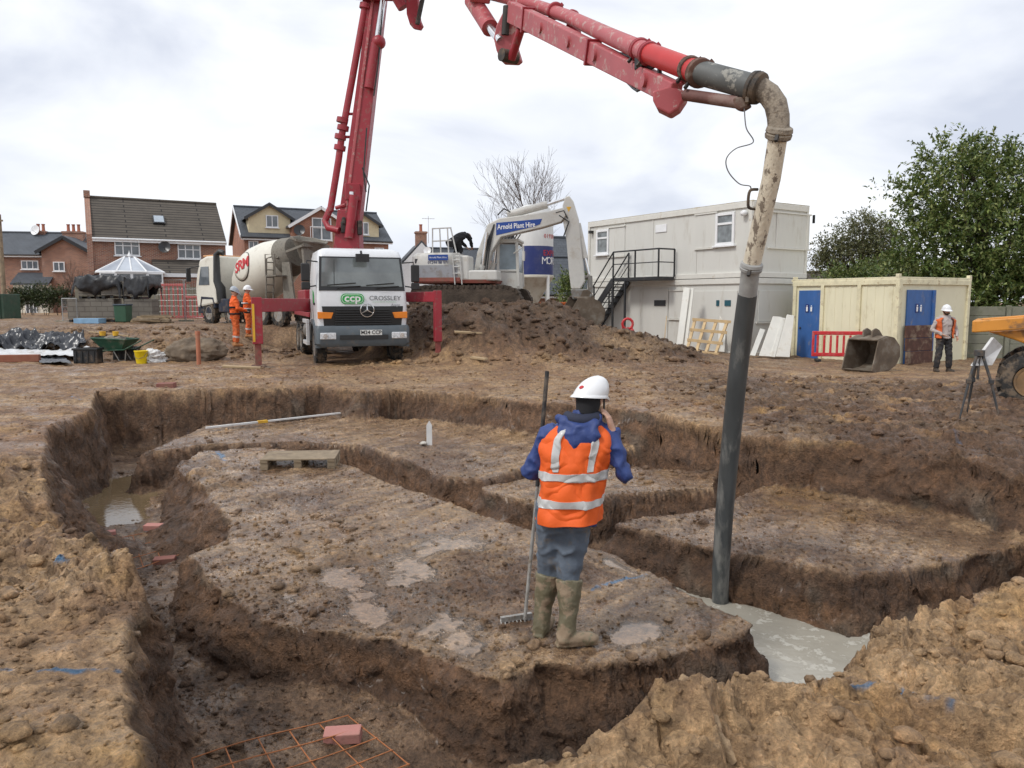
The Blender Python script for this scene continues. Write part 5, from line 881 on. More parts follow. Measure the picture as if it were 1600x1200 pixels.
for s in (-1, 1):
    for xx in (6.6, 4.7, 2.2, .95): wheel(mxo, (xx, s*1.0, .52), (0, s, 0), .52, .34, lugs=18)
    MB().prism([(5.9, .75), (6.05, 1.2), (7.15, 1.25), (7.3, .75), (7.2, .75), (7.05, 1.12), (6.15, 1.12), (6.0, .75)], (0, s*.85, 0), (1, 0, 0), (0, 0, 1), (0, s*.36, 0)).build('wing', NAV, mxo, bevel=.015)
da = Vector((-.955, 0, .297)).normalized(); dc = Vector((5.3, 0, 1.75))
dr = MB().lathe([(.0, 0), (.55, .04), (.75, .15), (1.12, 1.1), (1.18, 1.7), (1.1, 2.5), (.8, 3.7), (.62, 4.35), (.58, 4.4)], dc, da, 32).build('drum', CRM, mxo, smooth=35)
MB().lathe([(.83, 3.66), (.70, 4.1), (.62, 4.4), (.35, 4.42)], dc, da, 32).build('drum_mouth', CRU, mxo, smooth=35)
# round logo on the drum flank
DP = [(.0, 0), (.55, .04), (.75, .15), (1.12, 1.1), (1.18, 1.7), (1.1, 2.5), (.8, 3.7)]; drV = Vector((0, 1, 0)); drU = drV.cross(da).normalized(); drU = drU if drU.z > 0 else -drU
def dpt(s_, a, o_): r_ = float(np.interp(s_, [q[1] for q in DP], [q[0] for q in DP]))+o_; return dc+da*s_+(drV*math.cos(a)+drU*math.sin(a))*r_
def patch(nm, m, par, s0, a0, rs, ra, o_):
    b = MB(); vs = [dpt(s0, a0, o_)]; n = 32
    for j in range(1, 6): vs += [dpt(s0+rs*j/5*math.cos(2*PI*k/n), a0+ra*j/5*math.sin(2*PI*k/n), o_) for k in range(n)]
    return b.add(vs, [(0, 1+k, 1+(k+1) % n) for k in range(n)]+[(1+j*n+k, 1+j*n+(k+1) % n, 1+(j+1)*n+(k+1) % n, 1+(j+1)*n+k) for j in range(4) for k in range(n)]).build(nm, m, par, smooth=60, thick=.006)
S0, A0 = 1.75, .22
lo = patch('logo_disc', BKP, mxo, S0, A0, .62, .56, .012); patch('logo_field', CRM, lo, S0, A0, .585, .53, .02)
for k, ch in enumerate('SRM'): s_ = S0+(-.36, 0, .38)[k]; text('lettering', ch, REDP, lo, dpt(s_, A0, .03), dpt(s_+.05, A0, .03)-dpt(s_-.05, A0, .03), dpt(s_, A0+.05, .03)-dpt(s_, A0-.05, .03), .62, bold=.02)
MB().lathe([(.30, 0), (.5, .35), (.72, .72), (.76, .74), (.76, .80), (.70, .80), (.42, .3), (.22, .02)], (.42, 0, 2.72), (-.22, 0, 1), 14).build('loading_hopper', CRU, mxo, smooth=30, jit=.035); MB().prism([(-.28, 2.2), (-.15, 3.2), (-.05, 3.2), (-.12, 2.2)], (0, -.62, 0), (1, 0, 0), (0, 0, 1), (0, 1.24, 0)).build('splash_flap', CRU, mxo, bevel=.02, jit=.02)
MB().bar((-.25, -.66, 3.22), (-.25, .66, 3.22), .08, .12).bar((-.2, -.66, 3.2), (.9, -.7, 3.0), .06, .1).bar((-.2, .66, 3.2), (.9, .7, 3.0), .06, .1).build('hopper_frame', CRU, mxo, bevel=.01)
MB().prism([(.35, 2.5), (.1, 2.6), (-1.5, 1.45), (-1.45, 1.3), (.2, 2.2)], (0, -.3, 0), (1, 0, 0), (0, 0, 1), (0, .6, 0)).build('chute', CRU, mxo, bevel=.02)
lad = MB()
for s in (.75, 1.1): lad.tube([(1.9, s, .9), (1.75, s, 2.75), (1.4, s, 2.8)], .03, 6)
for k in range(6): lad.tube([(1.88-.03*k, .75, 1.1+.3*k), (1.88-.03*k, 1.1, 1.1+.3*k)], .022, 6)
lad.box((1.3, .95, 2.05), (.8, .6, .05)); lad.tube([(1.0, 1.2, 2.05), (1.0, 1.2, 2.9), (1.7, 1.2, 2.9), (1.7, 1.2, 2.05)], .025, 6).build('ladder_platform', CRU, mxo)
for s in (-1, 1): MB().prism([(.4, 1.0), (1.2, 1.0), (1.25, 2.6), (.7, 2.6)], (0, s*.62, 0), (1, 0, 0), (0, 0, 1), (0, s*.08, 0)).build('drum_stand', CRU, mxo)
# ---- excavator. local: origin under the slew ring, +x forward (picture right)
EW = mat('excavator_white', (.55, .545, .51), .45, var=.06, dirt=(.33, .27, .20), damt=.55, dscale=3, dthr=.54, dsoft=.14); EG = mat('excavator_grey', (.30, .31, .33), .5, var=.05, dirt=MUD, damt=.5, dscale=4); ER = mat('excavator_red_skirt', (.26, .075, .055), .6, var=.15, dirt=MUD, damt=.6, dscale=4); EBL = mat('sign_blue_print', (.01, .055, .27), .45, var=.03)
TRK = mat('mud_caked_track', (.07, .052, .038), .9, var=.35, vscale=4, bump=.02, bscale=18)
ZE = 1.22; ex = empty('excavator', 'white tracked excavator reaching right over the spoil heap', 'excavator', (P(738, 470, 25).x, 25.0, ZE), R(-9))
def ey(px, py): q = P(px, py, 25.0); return (q.x-P(738, 470, 25).x, q.z-ZE)
for s in (-1, 1):
    prof = [(-1.75, .45), (-1.6, .15), (-1.3, .0), (1.3, 0), (1.65, .15), (1.82, .5), (1.65, .82), (1.3, .95), (-1.3, .95), (-1.65, .8)]; t = MB().prism(prof, (0, s*.85, 0), (1, 0, 0), (0, 0, 1), (0, s*.5, 0))
    for i in range(len(prof)):
        a, b = Vector((prof[i][0], 0, prof[i][1])), Vector((prof[(i+1) % 10][0], 0, prof[(i+1) % 10][1])); n = max(1, int((b-a).length/.17)); nr_ = Vector((b-a).normalized().cross(Vector((0, 1, 0))))
        for k in range(n): q = a.lerp(b, (k+.5)/n); t.bar(q+Vector((0, s*.82, 0))-nr_*-.03, q+Vector((0, s*1.38, 0))-nr_*-.03, .06, .09, up=nr_)
    t.build('track', TRK, ex)
MB().box((0, 0, .62), (2.4, 1.6, .5)).cyl((0, 0, .8), (0, 0, 1.05), .65, n=24).build('undercarriage', CHS, ex, bevel=.05)
x0, zt_ = ey(660, 404); x1, zb_ = ey(724, 448)
loft([(1.02, 1.3, -1.62, .9, .25), (1.12, 1.33, -1.66, .95, .3)], 'deck', ER, ex).rotation_euler = (0, 0, -PI/2)
eb = loft([(1.1, 1.32, -1.70, -.25, .35), (1.5, 1.33, -1.74, -.25, .4), (1.85, 1.31, -1.70, -.25, .4), (1.95, 1.25, -1.6, -.25, .4)], 'engine_cover', EW, ex); eb.rotation_euler = (0, 0, -PI/2)
MB().box((-.05, -.95, 1.48), (.45, .75, .75)).box((.6, -.95, 1.25), (.9, .75, .32)).build('side_box', EW, ex, bevel=.05); MB().box((-.85, -1.325, 1.36), (1.35, .02, .42)).build('grey_panel', EG, ex); MB().box((-.85, -1.33, 1.13), (1.5, .03, .12)).build('red_stripe', ER, ex)
MB().box((-.78, -1.34, 1.80), (.62, .02, .17)).build('side_sign', EBL, ex); text('lettering', 'Arnold Plant Hire', WHP, ex, (-.78, -1.352, 1.80), (1, 0, 0), (0, 0, 1), .075); text('lettering', '01244 88 671', mat('dark_blue_print', (.03, .04, .12), .5), ex, (-.78, -1.335, 1.65), (1, 0, 0), (0, 0, 1), .12)
for z in (1.7, 1.38): MB().box((-1.42, -1.24, z), (.22, .10, .13 if z > 1.5 else .26)).build('vent', LEAD, ex)
MB().box((-1.55, -1.1, 1.16), (.12, .2, .12)).build('marker_lamp', AMB, ex)
# cab
xa, zc1 = ey(776, 377); xb, zc0 = ey(809, 453); cy0, cy1 = -1.0, .0
cy0, cy1 = .25, 1.3
fr = MB()
for x, y in ((xa, cy0), (xb, cy0), (xb, cy1), (xa, cy1)): fr.bar((x, y, zc0+.1), (x+(-.06 if x == xb else .03), y, zc1), .09, .09, up=(0, 1, 0))
for y in (cy0, cy1): fr.bar((xa, y, zc1), (xb-.06, y, zc1), .09, .09); fr.bar((xa, y, zc0+.62), (xb, y, zc0+.62), .07, .07)
cabx = fr.bar((xb-.06, cy0, zc1), (xb-.06, cy1, zc1), .09, .09).build('cab_frame', EW, ex, bevel=.015); MB().box(((xa+xb)/2-.02, (cy0+cy1)/2, zc1+.04), (xb-xa+.1, cy1-cy0+.12, .09)).build('cab_roof', EW, cabx, bevel=.03)
EGL = mat('cab_glass', (.24, .30, .33), .07, var=.4, vscale=2, spec=.9, alpha=.75); 
for y in (cy0, cy1): MB().box(((xa+xb)/2, y, (zc0+zc1)/2+.28), (xb-xa-.1, .015, zc1-zc0-.75)).build('cab_window', EGL, cabx)
MB().box((xb-.02, (cy0+cy1)/2, (zc0+zc1)/2+.05), (.015, cy1-cy0-.1, zc1-zc0-.35)).build('cab_windscreen', EGL, cabx); MB().box(((xa+xb)/2, (cy0+cy1)/2, zc0+.3), (xb-xa, cy1-cy0, .55)).build('cab_base', EW, cabx, bevel=.03)
MB().box((xa+.3, .75, zc0+.75), (.5, .5, .15)).box((xa+.12, .75, zc0+1.1), (.14, .45, .7)).build('seat', BLKP, cabx, bevel=.05)
gd = MB()
for k in range(7): gd.bar((xa+.05+k*.1, cy0-.02, zc1+.08), (xa+.15+k*.1, cy0-.02, zc1+.22), .03, .03)
gd.build('roof_guard', BLKP, cabx)
# boom, stick, bucket in the machine's plane
BY = -.02
def eprof(pts, y0, w, nm, m, par=ex, bev=.03): return MB().prism([ey(*q) for q in pts], (0, y0-w/2, 0), (1, 0, 0), (0, 0, 1), (0, w, 0)).build(nm, m, par, bevel=bev)
bo = eprof([(738, 452), (752, 455), (770, 395), (785, 372), (850, 358), (878, 350), (886, 340), (882, 328), (855, 334), (782, 343), (764, 352), (748, 395)], BY, .42, 'boom', EW)
bs = eprof([(778, 350), (849, 345), (846, 353), (835, 357), (778, 369)], BY-.215, .012, 'boom_sign', EBL, bo, 0); a0, z0_ = ey(814, 355.5); a1, z1_ = ey(850, 352.5)
text('lettering', 'Arnold Plant Hire', WHP, bs, (a0-.10, BY-.226, z0_+.005), (1, 0, .055), (0, 0, 1), .225, bold=.003, sx=.74)
sk = eprof([(884, 312), (890, 310), (896, 318), (904, 345), (914, 440), (907, 452), (893, 452), (890, 430), (886, 380), (880, 345), (880, 325)], BY, .3, 'stick', EW); 
sg = eprof([(886, 327), (893, 327), (889.5, 335)], BY-.155, .008, 'warning_label', YEF, sk, 0)
def erod(a, b, r, nm, m, y=BY, n=12): p, q = ey(*a), ey(*b); return MB().cyl((p[0], y, p[1]), (q[0], y, q[1]), r, n=n).build(nm, m, ex, smooth=40)
erod((794, 337), (856, 322), .12, 'stick_cylinder', EW); erod((856, 322), (886, 313), .05, 'piston_rod', CHR); erod((745, 452), (757, 415), .10, 'boom_cylinder', EW, BY-.3); erod((757, 415), (764, 365), .05, 'piston_rod', CHR, BY-.3); erod((755, 455), (770, 410), .10, 'boom_cylinder', EW, BY+.3); erod((770, 410), (776, 365), .05, 'piston_rod', CHR, BY+.3)
erod((903, 352), (914, 405), .09, 'bucket_cylinder', EW, BY-.0); erod((914, 405), (920, 430), .045, 'piston_rod', CHR); erod((921, 432), (922, 458), .08, 'bucket_link', STL); erod((896, 440), (922, 432), .06, 'bucket_link', STL)
for a, b, c_ in (((875, 340), (890, 350), (882, 372)), ((870, 336), (882, 333), (888, 345)), ((780, 338), (790, 328), (800, 334))):
    MB().tube([(ey(*q)[0], BY-.2, ey(*q)[1]) for q in (a, b, c_)], .022, 6).build('hydraulic_hose', BLKP, ex, smooth=40)
for k in range(4): MB().tube([(ey(750+k*4, 440)[0], BY-.28, ey(750, 440)[1]), (ey(758+k*3, 395)[0], BY-.26, ey(758, 395)[1]), (ey(775, 352+k)[0], BY-.22, ey(775, 352)[1])], .02, 6).build('hydraulic_hose', BLKP, ex, smooth=40)
MUDB = mat('mud_caked_bucket', (.145, .11, .078), .8, var=.3, vscale=3, dirt=(.25, .235, .2), damt=.5, dscale=3, bump=.01, bscale=20)
eprof([(892, 452), (918, 452), (926, 462), (918, 470), (895, 468)], BY, .34, 'quick_hitch', STL)
def bucket(par, scale, w, m, o, rot, teeth=0):
    """curved digging bucket: side cheeks, rolled shell, lip; profile opens along -x"""
    pr = [(-.52, .42), (-.1, .52), (.25, .45), (.5, .2), (.52, -.12), (.35, -.38), (.05, -.5), (-.42, -.55), (-.8, -.5)]; M = Matrix.Translation(Vector(o)) @ rot.to_4x4() @ Matrix.Scale(scale, 4)
    b = MB(); th = .035; n = len(pr)
    for i in range(n-1):
        (x0, z0), (x1, z1) = pr[i], pr[i+1]; d = Vector((x1-x0, 0, z1-z0)).normalized(); nr_ = Vector((d.z, 0, -d.x))*-th
        vs = [Vector((x0, y, z0)) for y in (-w/2, w/2)]+[Vector((x1, y, z1)) for y in (w/2, -w/2)]; vs2 = [v+nr_ for v in vs]; b.add([M @ v for v in vs+vs2], [(0, 1, 2, 3), (7, 6, 5, 4), (0, 4, 5, 1), (1, 5, 6, 2), (2, 6, 7, 3), (3, 7, 4, 0)])
    s = b.build('bucket_shell', m, par)
    for y in (-w/2, w/2):
        sd_ = y/abs(y); vs = [Vector((x, y, z)) for x, z in pr]; vs2 = [v+Vector((0, sd_*th, 0)) for v in vs]; MB().add([M @ v for v in vs+vs2], [tuple(range(n)), tuple(range(2*n-1, n-1, -1))]+[(i, n+i, n+(i+1) % n, (i+1) % n) for i in range(n)]).build('bucket_cheek', m, par)
    MB().add([M @ v for v in (Vector((-.85, -w/2-.04, -.49)), Vector((-.85, w/2+.04, -.49)), Vector((-.6, w/2+.04, -.565)), Vector((-.6, -w/2-.04, -.565)), Vector((-.6, -w/2-.04, -.5)), Vector((-.6, w/2+.04, -.5)))], [(0, 1, 2, 3), (0, 4, 5, 1), (3, 2, 5, 4), (0, 3, 4), (1, 5, 2)]).build('cutting_lip', m, par)
    for y in (-.16, .16): MB().add([M @ (Vector((x, y+dy, z))) for dy in (-.025, .025) for x, z in ((-.35, .45), (-.3, .72), (-.15, .78), (.0, .72), (.2, .5))], [(4, 3, 2, 1, 0), (5, 6, 7, 8, 9)]+[(i, (i+1) % 5, 5+(i+1) % 5, 5+i) for i in range(5)]).build('bucket_ear', m, par)
q = ey(914, 488); bucket(ex, .92, 1.05, MUDB, (q[0], BY, q[1]), Matrix.Rotation(R(12), 3, 'Y') @ Matrix.Rotation(R(20), 3, 'Z'))
# handrails and ladder
hr = MB()
for a, b in (((687, 400), (687, 362)), ((700, 400), (698, 361)), ((712, 400), (710, 360)), ((724, 398), (715, 360))): p, q = ey(*a), ey(*b); hr.cyl((p[0], -1.0, p[1]), (q[0], -1.0, q[1]), .022, n=6)
for z in (361, 380): p, q = ey(686, z), ey(716, z-1); hr.cyl((p[0], -1.0, p[1]), (q[0], -1.0, q[1]), .022, n=6)
hr.build('handrail', mat('pale_rail', (.5, .5, .48), .5), ex)
p, q = ey(722, 400), ey(726, 446); ld = MB()
for dx in (0, .22): ld.cyl((p[0]+dx, -1.38, p[1]), (q[0]+dx, -1.38, q[1]), .02, n=6)
for k in range(4): ld.cyl((p[0]+.01, -1.38, p[1]-.2*k), (p[0]+.23, -1.38, p[1]-.2*k), .018, n=6)
ld.build('ladder', mat('pale_rail', (.5, .5, .48), .5), ex); MB().tube([(xb-.1, -.1, zc1-.4), (xb+.25, -.3, zc1-.2), (xb+.25, -.3, zc1-.55)], .02, 6).box((xb+.25, -.32, zc1-.5), (.06, .2, .3)).build('mirror', EW, ex)
# ---- site dumper at the right edge. local: +x to the picture's right
DOR = mat('dumper_orange', (.60, .25, .035), .5, var=.1, vscale=2, dirt=(.16, .10, .06), damt=.8, dscale=3, dthr=.53, dsoft=.1)
du = empty('site_dumper', 'muddy orange dumper skip and big tyre cut off by the right edge', 'dumper', (8.98, 13.3, -.06), R(-33))
sk_ = [(-.82, 1.42), (1.5, 1.66), (1.5, .62), (.75, .78), (-.30, 1.16), (-.78, 1.22)]
ds = MB(); out_ = [(x, z) for x, z in sk_]; MB().prism([(-.62, 1.24), (1.5, 1.45), (1.5, .62), (.75, .72), (-.25, 1.12)], (0, -.85, 0), (1, 0, 0), (0, 0, 1), (0, 1.7, 0)).build('skip', DOR, du, bevel=.03)
rim_ = MB(); A_ = Vector((-.80, 0, 1.33)); B_ = Vector((1.5, 0, 1.56))
for y in (-.93, .93): rim_.bar(A_+Vector((0, y, 0)), B_+Vector((0, y, 0)), .1, .2)
rim_.bar(A_+Vector((0, -.97, 0)), A_+Vector((0, .97, 0)), .1, .2).build('skip_rim', DOR, du, bevel=.02)
for y in (-.80, .80): wheel(du, (.05, y, .44), (0, -1 if y < 0 else 1, 0), .46, .42, lugs=13, lug=.045, rm=mat('muddy_orange_rim', (.22, .13, .06), .8, var=.3, dirt=MUD, damt=.8, dscale=5, dthr=.45)); wheel(du, (2.35, y, .44), (0, -1 if y < 0 else 1, 0), .46, .42, lugs=13, lug=.045)
MB().box((1.3, 0, .55), (2.9, .7, .3)).box((2.4, 0, .95), (1.3, 1.2, .6)).build('chassis', CHS, du, bevel=.03); MB().box((2.0, 0, 1.35), (.5, .6, .25)).build('seat', BLKP, du, bevel=.06); MB().tube([(2.6, -.6, .9), (2.6, -.6, 2.5), (2.6, .6, 2.5), (2.6, .6, .9)], .04, 8).build('roll_bar', DOR, du, smooth=40)
# ------------------------------------------------------------------ people
SKIN = mat('skin', (.46, .27, .19), .55, var=.06); HIV = mat('hi_vis_orange', (.78, .115, .012), .7, var=.05, vscale=5, bump=.014, bscale=7); HIVF = mat('worn_hi_vis', (.62, .12, .025), .75, var=.1, dirt=MUD, damt=.5, dscale=5, dthr=.53); REFL = mat('reflective_tape', (.52, .52, .51), .35, var=.12, vscale=9, spec=.8, dirt=(.3, .28, .26), damt=.4, dscale=12)
BLUJ = mat('blue_jacket', (.024, .05, .185), .6, var=.12, vscale=5, bump=.016, bscale=9); NVY = mat('navy_lining', (.02, .025, .05), .8); GRYT = mat('grey_blue_trousers', (.105, .128, .162), .85, var=.14, vscale=6, dirt=(.20, .155, .11), damt=.75, dscale=7, dthr=.53, bump=.014, bscale=11); WEL = mat('muddy_wellington', (.155, .135, .082), .55, var=.18, vscale=5, dirt=(.29, .21, .14), damt=.9, dscale=9, dthr=.49, dsoft=.06, bump=.008, bscale=26)
HELM = mat('white_helmet', (.76, .77, .78), .28, var=.02, coat=.4); HELG = mat('grey_helmet', (.36, .40, .44), .4); BLKC = mat('black_cloth', (.012, .012, .014), .9); GRYH = mat('grey_hoodie', (.42, .37, .35), .9, var=.1, bump=.003); DKT = mat('dark_work_trousers', (.025, .025, .028), .85, var=.3, dirt=(.17, .13, .095), damt=.7, dscale=3, dthr=.5); BOOTB = mat('muddy_boot', (.05, .038, .028), .8, var=.3, dirt=MUD, damt=.7, dscale=6); ORBT = mat('tan_boot', (.40, .17, .06), .7, var=.2, dirt=MUD, damt=.5)
def hand(b, w, d, n, k, curl=.5, s=1.0):
    """palm and five separate bent fingers: w wrist, d pointing direction, n palm normal (fingers curl towards it), k thumb side"""
    w, d, n, k = Vector(w), Vector(d).normalized(), Vector(n).normalized(), Vector(k).normalized()
    b.tube([w-d*.05*s, w, w+d*.04*s, w+d*.085*s], [.024*s, .025*s, .032*s, .034*s], 10, asp=[(1, 1), (1.1, .9), (1.3, .62), (1.3, .5)], side=k)
    for i, ln in enumerate((.072, .082, .076, .06)):
        r = w+d*.085*s+k*((.028-.019*i)*s); a = curl; p = [r-d*.02*s, r]; q = r; dd = d
        for j in range(3): dd = (dd*math.cos(a)+n*math.sin(a)).normalized(); nn_ = (n*math.cos(a)-d*math.sin(a)); q = q+dd*(ln*s*(.42, .32, .26)[j]); p.append(q); a = curl*.8
        b.tube(p, [.0095*s, .0095*s, .009*s, .0085*s, .0065*s], 7)
    r = w+d*.025*s+k*.03*s; b.tube([r-k*.01*s, r+(d*.6+k*.6+n*.3).normalized()*.038*s, r+(d*.8+k*.45+n*.5).normalized()*.07*s], [.012*s, .0105*s, .008*s], 7)
def wrinkle(o, st, sc=.09):
    t = bpy.data.textures.get('wr%d' % int(sc*1000)) or bpy.data.textures.new('wr%d' % int(sc*1000), 'MUSGRAVE'); t.musgrave_type = 'RIDGED_MULTIFRACTAL'; t.noise_scale = sc*1.5; t.octaves = 2; t.noise_intensity = .55; q = o.modifiers.new('d', 'DISPLACE'); q.texture = t; q.strength = st; q.mid_level = .5; q.texture_coords = 'LOCAL'; sm = o.modifiers.new('m', 'SMOOTH'); sm.factor = .5; sm.iterations = 1
def person(label, loc, rz, J=None, jacket=None, vest=None, trou=None, boots=None, helmet=HELM, vox=.013, hood=False, boot_h=.0, beard=False, bands=True, gloves=None, hands=None, hair=None, neckw=None, s=1.0, sleeve=None, group=None, suit_bands=False, hemz=.82, waist=1.0, opening=0):
    o = empty('person', label, 'person', loc, rz, group); o.scale = (s, s, s)
    D = dict(hip=(0, 0, .93), neck=(0, 0, 1.46), head=(0, .02, 1.63), shL=(-.185, 0, 1.40), shR=(.185, 0, 1.40), elL=(-.25, -.02, 1.13), elR=(.25, -.02, 1.13), haL=(-.26, .06, .88), haR=(.26, .06, .88), hpL=(-.09, 0, .92), hpR=(.09, 0, .92), knL=(-.11, .03, .50), knR=(.11, .03, .50), anL=(-.12, 0, .09), anR=(.12, 0, .09), toL=(-.15, 1, 0), toR=(.15, 1, 0), look=(0, 1, 0))
    D.update(J or {}); V = {k: Vector(v) for k, v in D.items()}; hd, lk = V['head'], V['look'].normalized(); sp = V['neck']-V['hip']; upv = (hd-V['neck']).normalized(); rt = lk.cross(Vector((0, 0, 1))).normalized()
    b = MB(); b.tube([hd-upv*.115+lk*.03, hd-upv*.08+lk*.02, hd-upv*.02, hd+upv*.05, hd+upv*.1, hd+upv*.125], [.045, .068, .082, .086, .066, .02], 14, asp=[(1, 1.1), (1, 1.15), (.95, 1.18), (.95, 1.2), (1, 1.2), (1, 1)], side=rt)
    b.tube([V['neck']-sp*.05, V['neck']+upv*.04, hd-upv*.05], [.062, .055, .056], 10); b.tube([hd+lk*.09+upv*.02, hd+lk*.112-upv*.025, hd+lk*.098-upv*.04], [.010, .017, .012], 8)
    for k in (-1, 1): b.ball(hd+rt*(k*.08)-upv*.01, (.015, .03, .033), 8, 6)
    b.tube([V['hip'], V['hip']+sp*.5, V['neck']], [.12, .12, .07], 10)
    for q in 'LR':
        b.tube([V['sh'+q], V['el'+q], V['ha'+q]], [.045, .038, .026], 8); b.tube([V['hp'+q], V['kn'+q], V['an'+q]], [.07, .05, .035], 8); b.tube([V['neck']-upv*.04, V['sh'+q]], [.04, .035], 8)
        t = V['to'+q].normalized(); b.tube([V['an'+q]-t*.01, V['an'+q]+t*.04-Vector((0, 0, .05))], [.03, .02], 8)
        h = (hands or {}).get(q); d = (V['ha'+q]-V['el'+q]).normalized()
        if h: hand(b, V['ha'+q], h[0], h[1], h[2], h[3])
        else: hand(b, V['ha'+q], d, Vector((1 if q == 'L' else -1, 0, 0)), lk, .45)
    bd = b.build('body', SKIN, o, remesh=min(vox, .0075)); bd.modifiers.new('m', 'SMOOTH').iterations = 2
    for k in (-1, 1): MB().ball(hd+rt*(k*.032)+lk*.086+upv*.018, .011, 8, 6).build('eye', BKP, o)
    MB().tube([hd+lk*.100-upv*.058-rt*.022, hd+lk*.106-upv*.06, hd+lk*.100-upv*.058+rt*.022], .005, 6).build('mouth', mat('lips', (.30, .12, .10), .5), o)
    if beard: MB().tube([hd+rt*.07-upv*.03+lk*.02, hd+rt*.05-upv*.085+lk*.06, hd-upv*.105+lk*.085, hd-rt*.05-upv*.085+lk*.06, hd-rt*.07-upv*.03+lk*.02], [.015, .024, .03, .024, .015], 8).build('beard', mat('brown_hair', (.05, .032, .02), .9), o, smooth=60)
    hb_ = MB().tube([hd-upv*.07-lk*.035, hd-upv*.01-lk*.03, hd+upv*.05-lk*.01], [.05, .078, .085], 12, side=rt).build('hair', hair or mat('brown_hair', (.05, .032, .02), .9), o, smooth=60)
    # trousers
    b = MB(); 
    for q in 'LR':
        e = V['kn'+q].lerp(V['an'+q], .92 if not boot_h else .30); b.tube([V['hp'+q]+Vector((0, 0, .05)), V['hp'+q].lerp(V['kn'+q], .4), V['kn'+q], V['kn'+q].lerp(e, .5), e], [.115*waist, .102, .086, .082 if not boot_h else .078, .076 if not boot_h else .066], 12)
    b.tube([V['hip']-Vector((0, 0, .06)), V['hip']+Vector((0, 0, .02)), V['hip']+sp*.22], [.135*waist, .15*waist, .14*waist], 14, asp=[(1.12, .85)]*3, side=(1, 0, 0)); wrinkle(b.build('trousers', trou, o, remesh=vox), .03, .07)
    for q in 'LR':
        t = V['to'+q].normalized(); a = V['an'+q]; g = Vector((a.x, a.y, 0)); b = MB(); top = boot_h or .16; kd = (V['kn'+q]-a).normalized()
        b.tube([g+Vector((0, 0, .03))-t*.02, a+kd*(top*.25), a+kd*(top-.09)*.6, a+kd*(top-.09)], [.062, .062, .078 if boot_h else .054, .092 if boot_h else .056], 14)
        b.tube([g-t*.075+Vector((0, 0, .045)), g+Vector((0, 0, .05)), g+t*.10+Vector((0, 0, .045)), g+t*.17+Vector((0, 0, .038)), g+t*.205+Vector((0, 0, .032))], [.046, .058, .058, .05, .026], 12, asp=[(.85, 1)]*3+[(.75, 1.05), (.8, 1)], side=(0, 0, 1)); b.tube([g-t*.085+Vector((0, 0, .012)), g+t*.03+Vector((0, 0, .012)), g+t*.2+Vector((0, 0, .012))], [.04, .05, .04], 12, asp=[(.3, 1.05)]*3, side=(0, 0, 1))
        wrinkle(b.build('boot', boots, o, remesh=min(vox, .010)), .010, .06)
    # jacket
    def ring(t):
        """torso section at spine parameter t (0 hem .. 1 neck): centre, half width, half depth"""
        z0 = (hemz-D['hip'][2])/sp.z if sp.z > .2 else -.2; c = V['hip']+sp*(z0+(1-z0)*t); shc = (V['shL']+V['shR'])/2; hw = abs((V['shR']-V['shL']).length)/2
        a = np.interp(t, [0, .25, .5, .75, .86, .94, 1.0], [.20*waist, .195*waist, .20*waist, hw+.05, hw+.045, hw-.035, .10]); d = np.interp(t, [0, .3, .7, .88, 1.0], [.145, .14, .15, .125, .085]); return c, float(a), float(d)
    sdv = (V['shR']-V['shL']).normalized(); fw = Vector((0, 0, 1)).cross(sdv).normalized()
    ts = [-.02, .1, .25, .4, .55, .7, .8, .88, .94, 1.0]; rr = [ring(t) for t in ts]; b = MB()
    b.tube([c for c, a, d in rr], [1]*len(ts), 20, asp=[(a*.96, d*.94) for c, a, d in rr], side=sdv)
    for q in 'LR':
        e, h = V['el'+q], V['ha'+q]; b.tube([V['sh'+q].lerp(V['neck'], .25), V['sh'+q], V['sh'+q].lerp(e, .5), e, e.lerp(h, .5), e.lerp(h, 1.0)], [.06, .072, .070, .066, .058, .046], 12)
        b.ball(e, .066, 10, 8)
    b.tube([V['neck']-upv*.03, V['neck']+upv*.05], [.085, .075], 12)
    if hood: b.tube([V['neck']-sdv*.14-fw*.02+Vector((0, 0, .03)), V['neck']-sdv*.09-fw*.10, V['neck']-fw*.135-Vector((0, 0, .035)), V['neck']+sdv*.09-fw*.10, V['neck']+sdv*.12-fw*.02+Vector((0, 0, .02))], [.03, .042, .046, .042, .026], 10); b.tube([V['neck']-fw*.10+Vector((0, 0, .0)), V['neck']-fw*.145-Vector((0, 0, .07)), V['neck']-fw*.16-Vector((0, 0, .13)), V['neck']-fw*.165-Vector((0, 0, .185))], [.10, .115, .085, .02], 14, asp=[(1.25, .35)]*4, side=sdv)
    jk = b.build('jacket', jacket, o, remesh=vox); wrinkle(jk, .032, .08)
    def shell(t0, t1, off, m, nm, a0=0, a1=2*PI, par=None, n=40, rows=14):
        mb_ = MB(); vs = []; cl = abs(a1-a0-2*PI) < 1e-6; nn_ = n if cl else n+1
        for i in range(rows+1):
            t = t0+(t1-t0)*i/rows; c, a, d = ring(t)
            for k in range(nn_):
                q = a0+(a1-a0)*k/n; cs, sn = math.cos(q), math.sin(q); e = .82; w_ = .010*math.sin(5*q+t*4)*(1-t)+.008*math.sin(9*q-t*6)+.006*math.sin(t*22+3*q)
                vs.append(c+sdv*((a*1.0+.014+off+w_)*math.copysign(abs(cs)**e, cs))+fw*((d*1.05+.02+off+w_)*math.copysign(abs(sn)**e, sn)))
        fs = [(i*nn_+k, i*nn_+(k+1) % nn_, (i+1)*nn_+(k+1) % nn_, (i+1)*nn_+k) for i in range(rows) for k in range(nn_ if cl else n)]
        r_ = mb_.add(vs, fs).build(nm, m, par or o, smooth=70, thick=.005, sub=2 if vox < .012 else 0)
        if vox < .012: wrinkle(r_, .022, .1)
        return r_
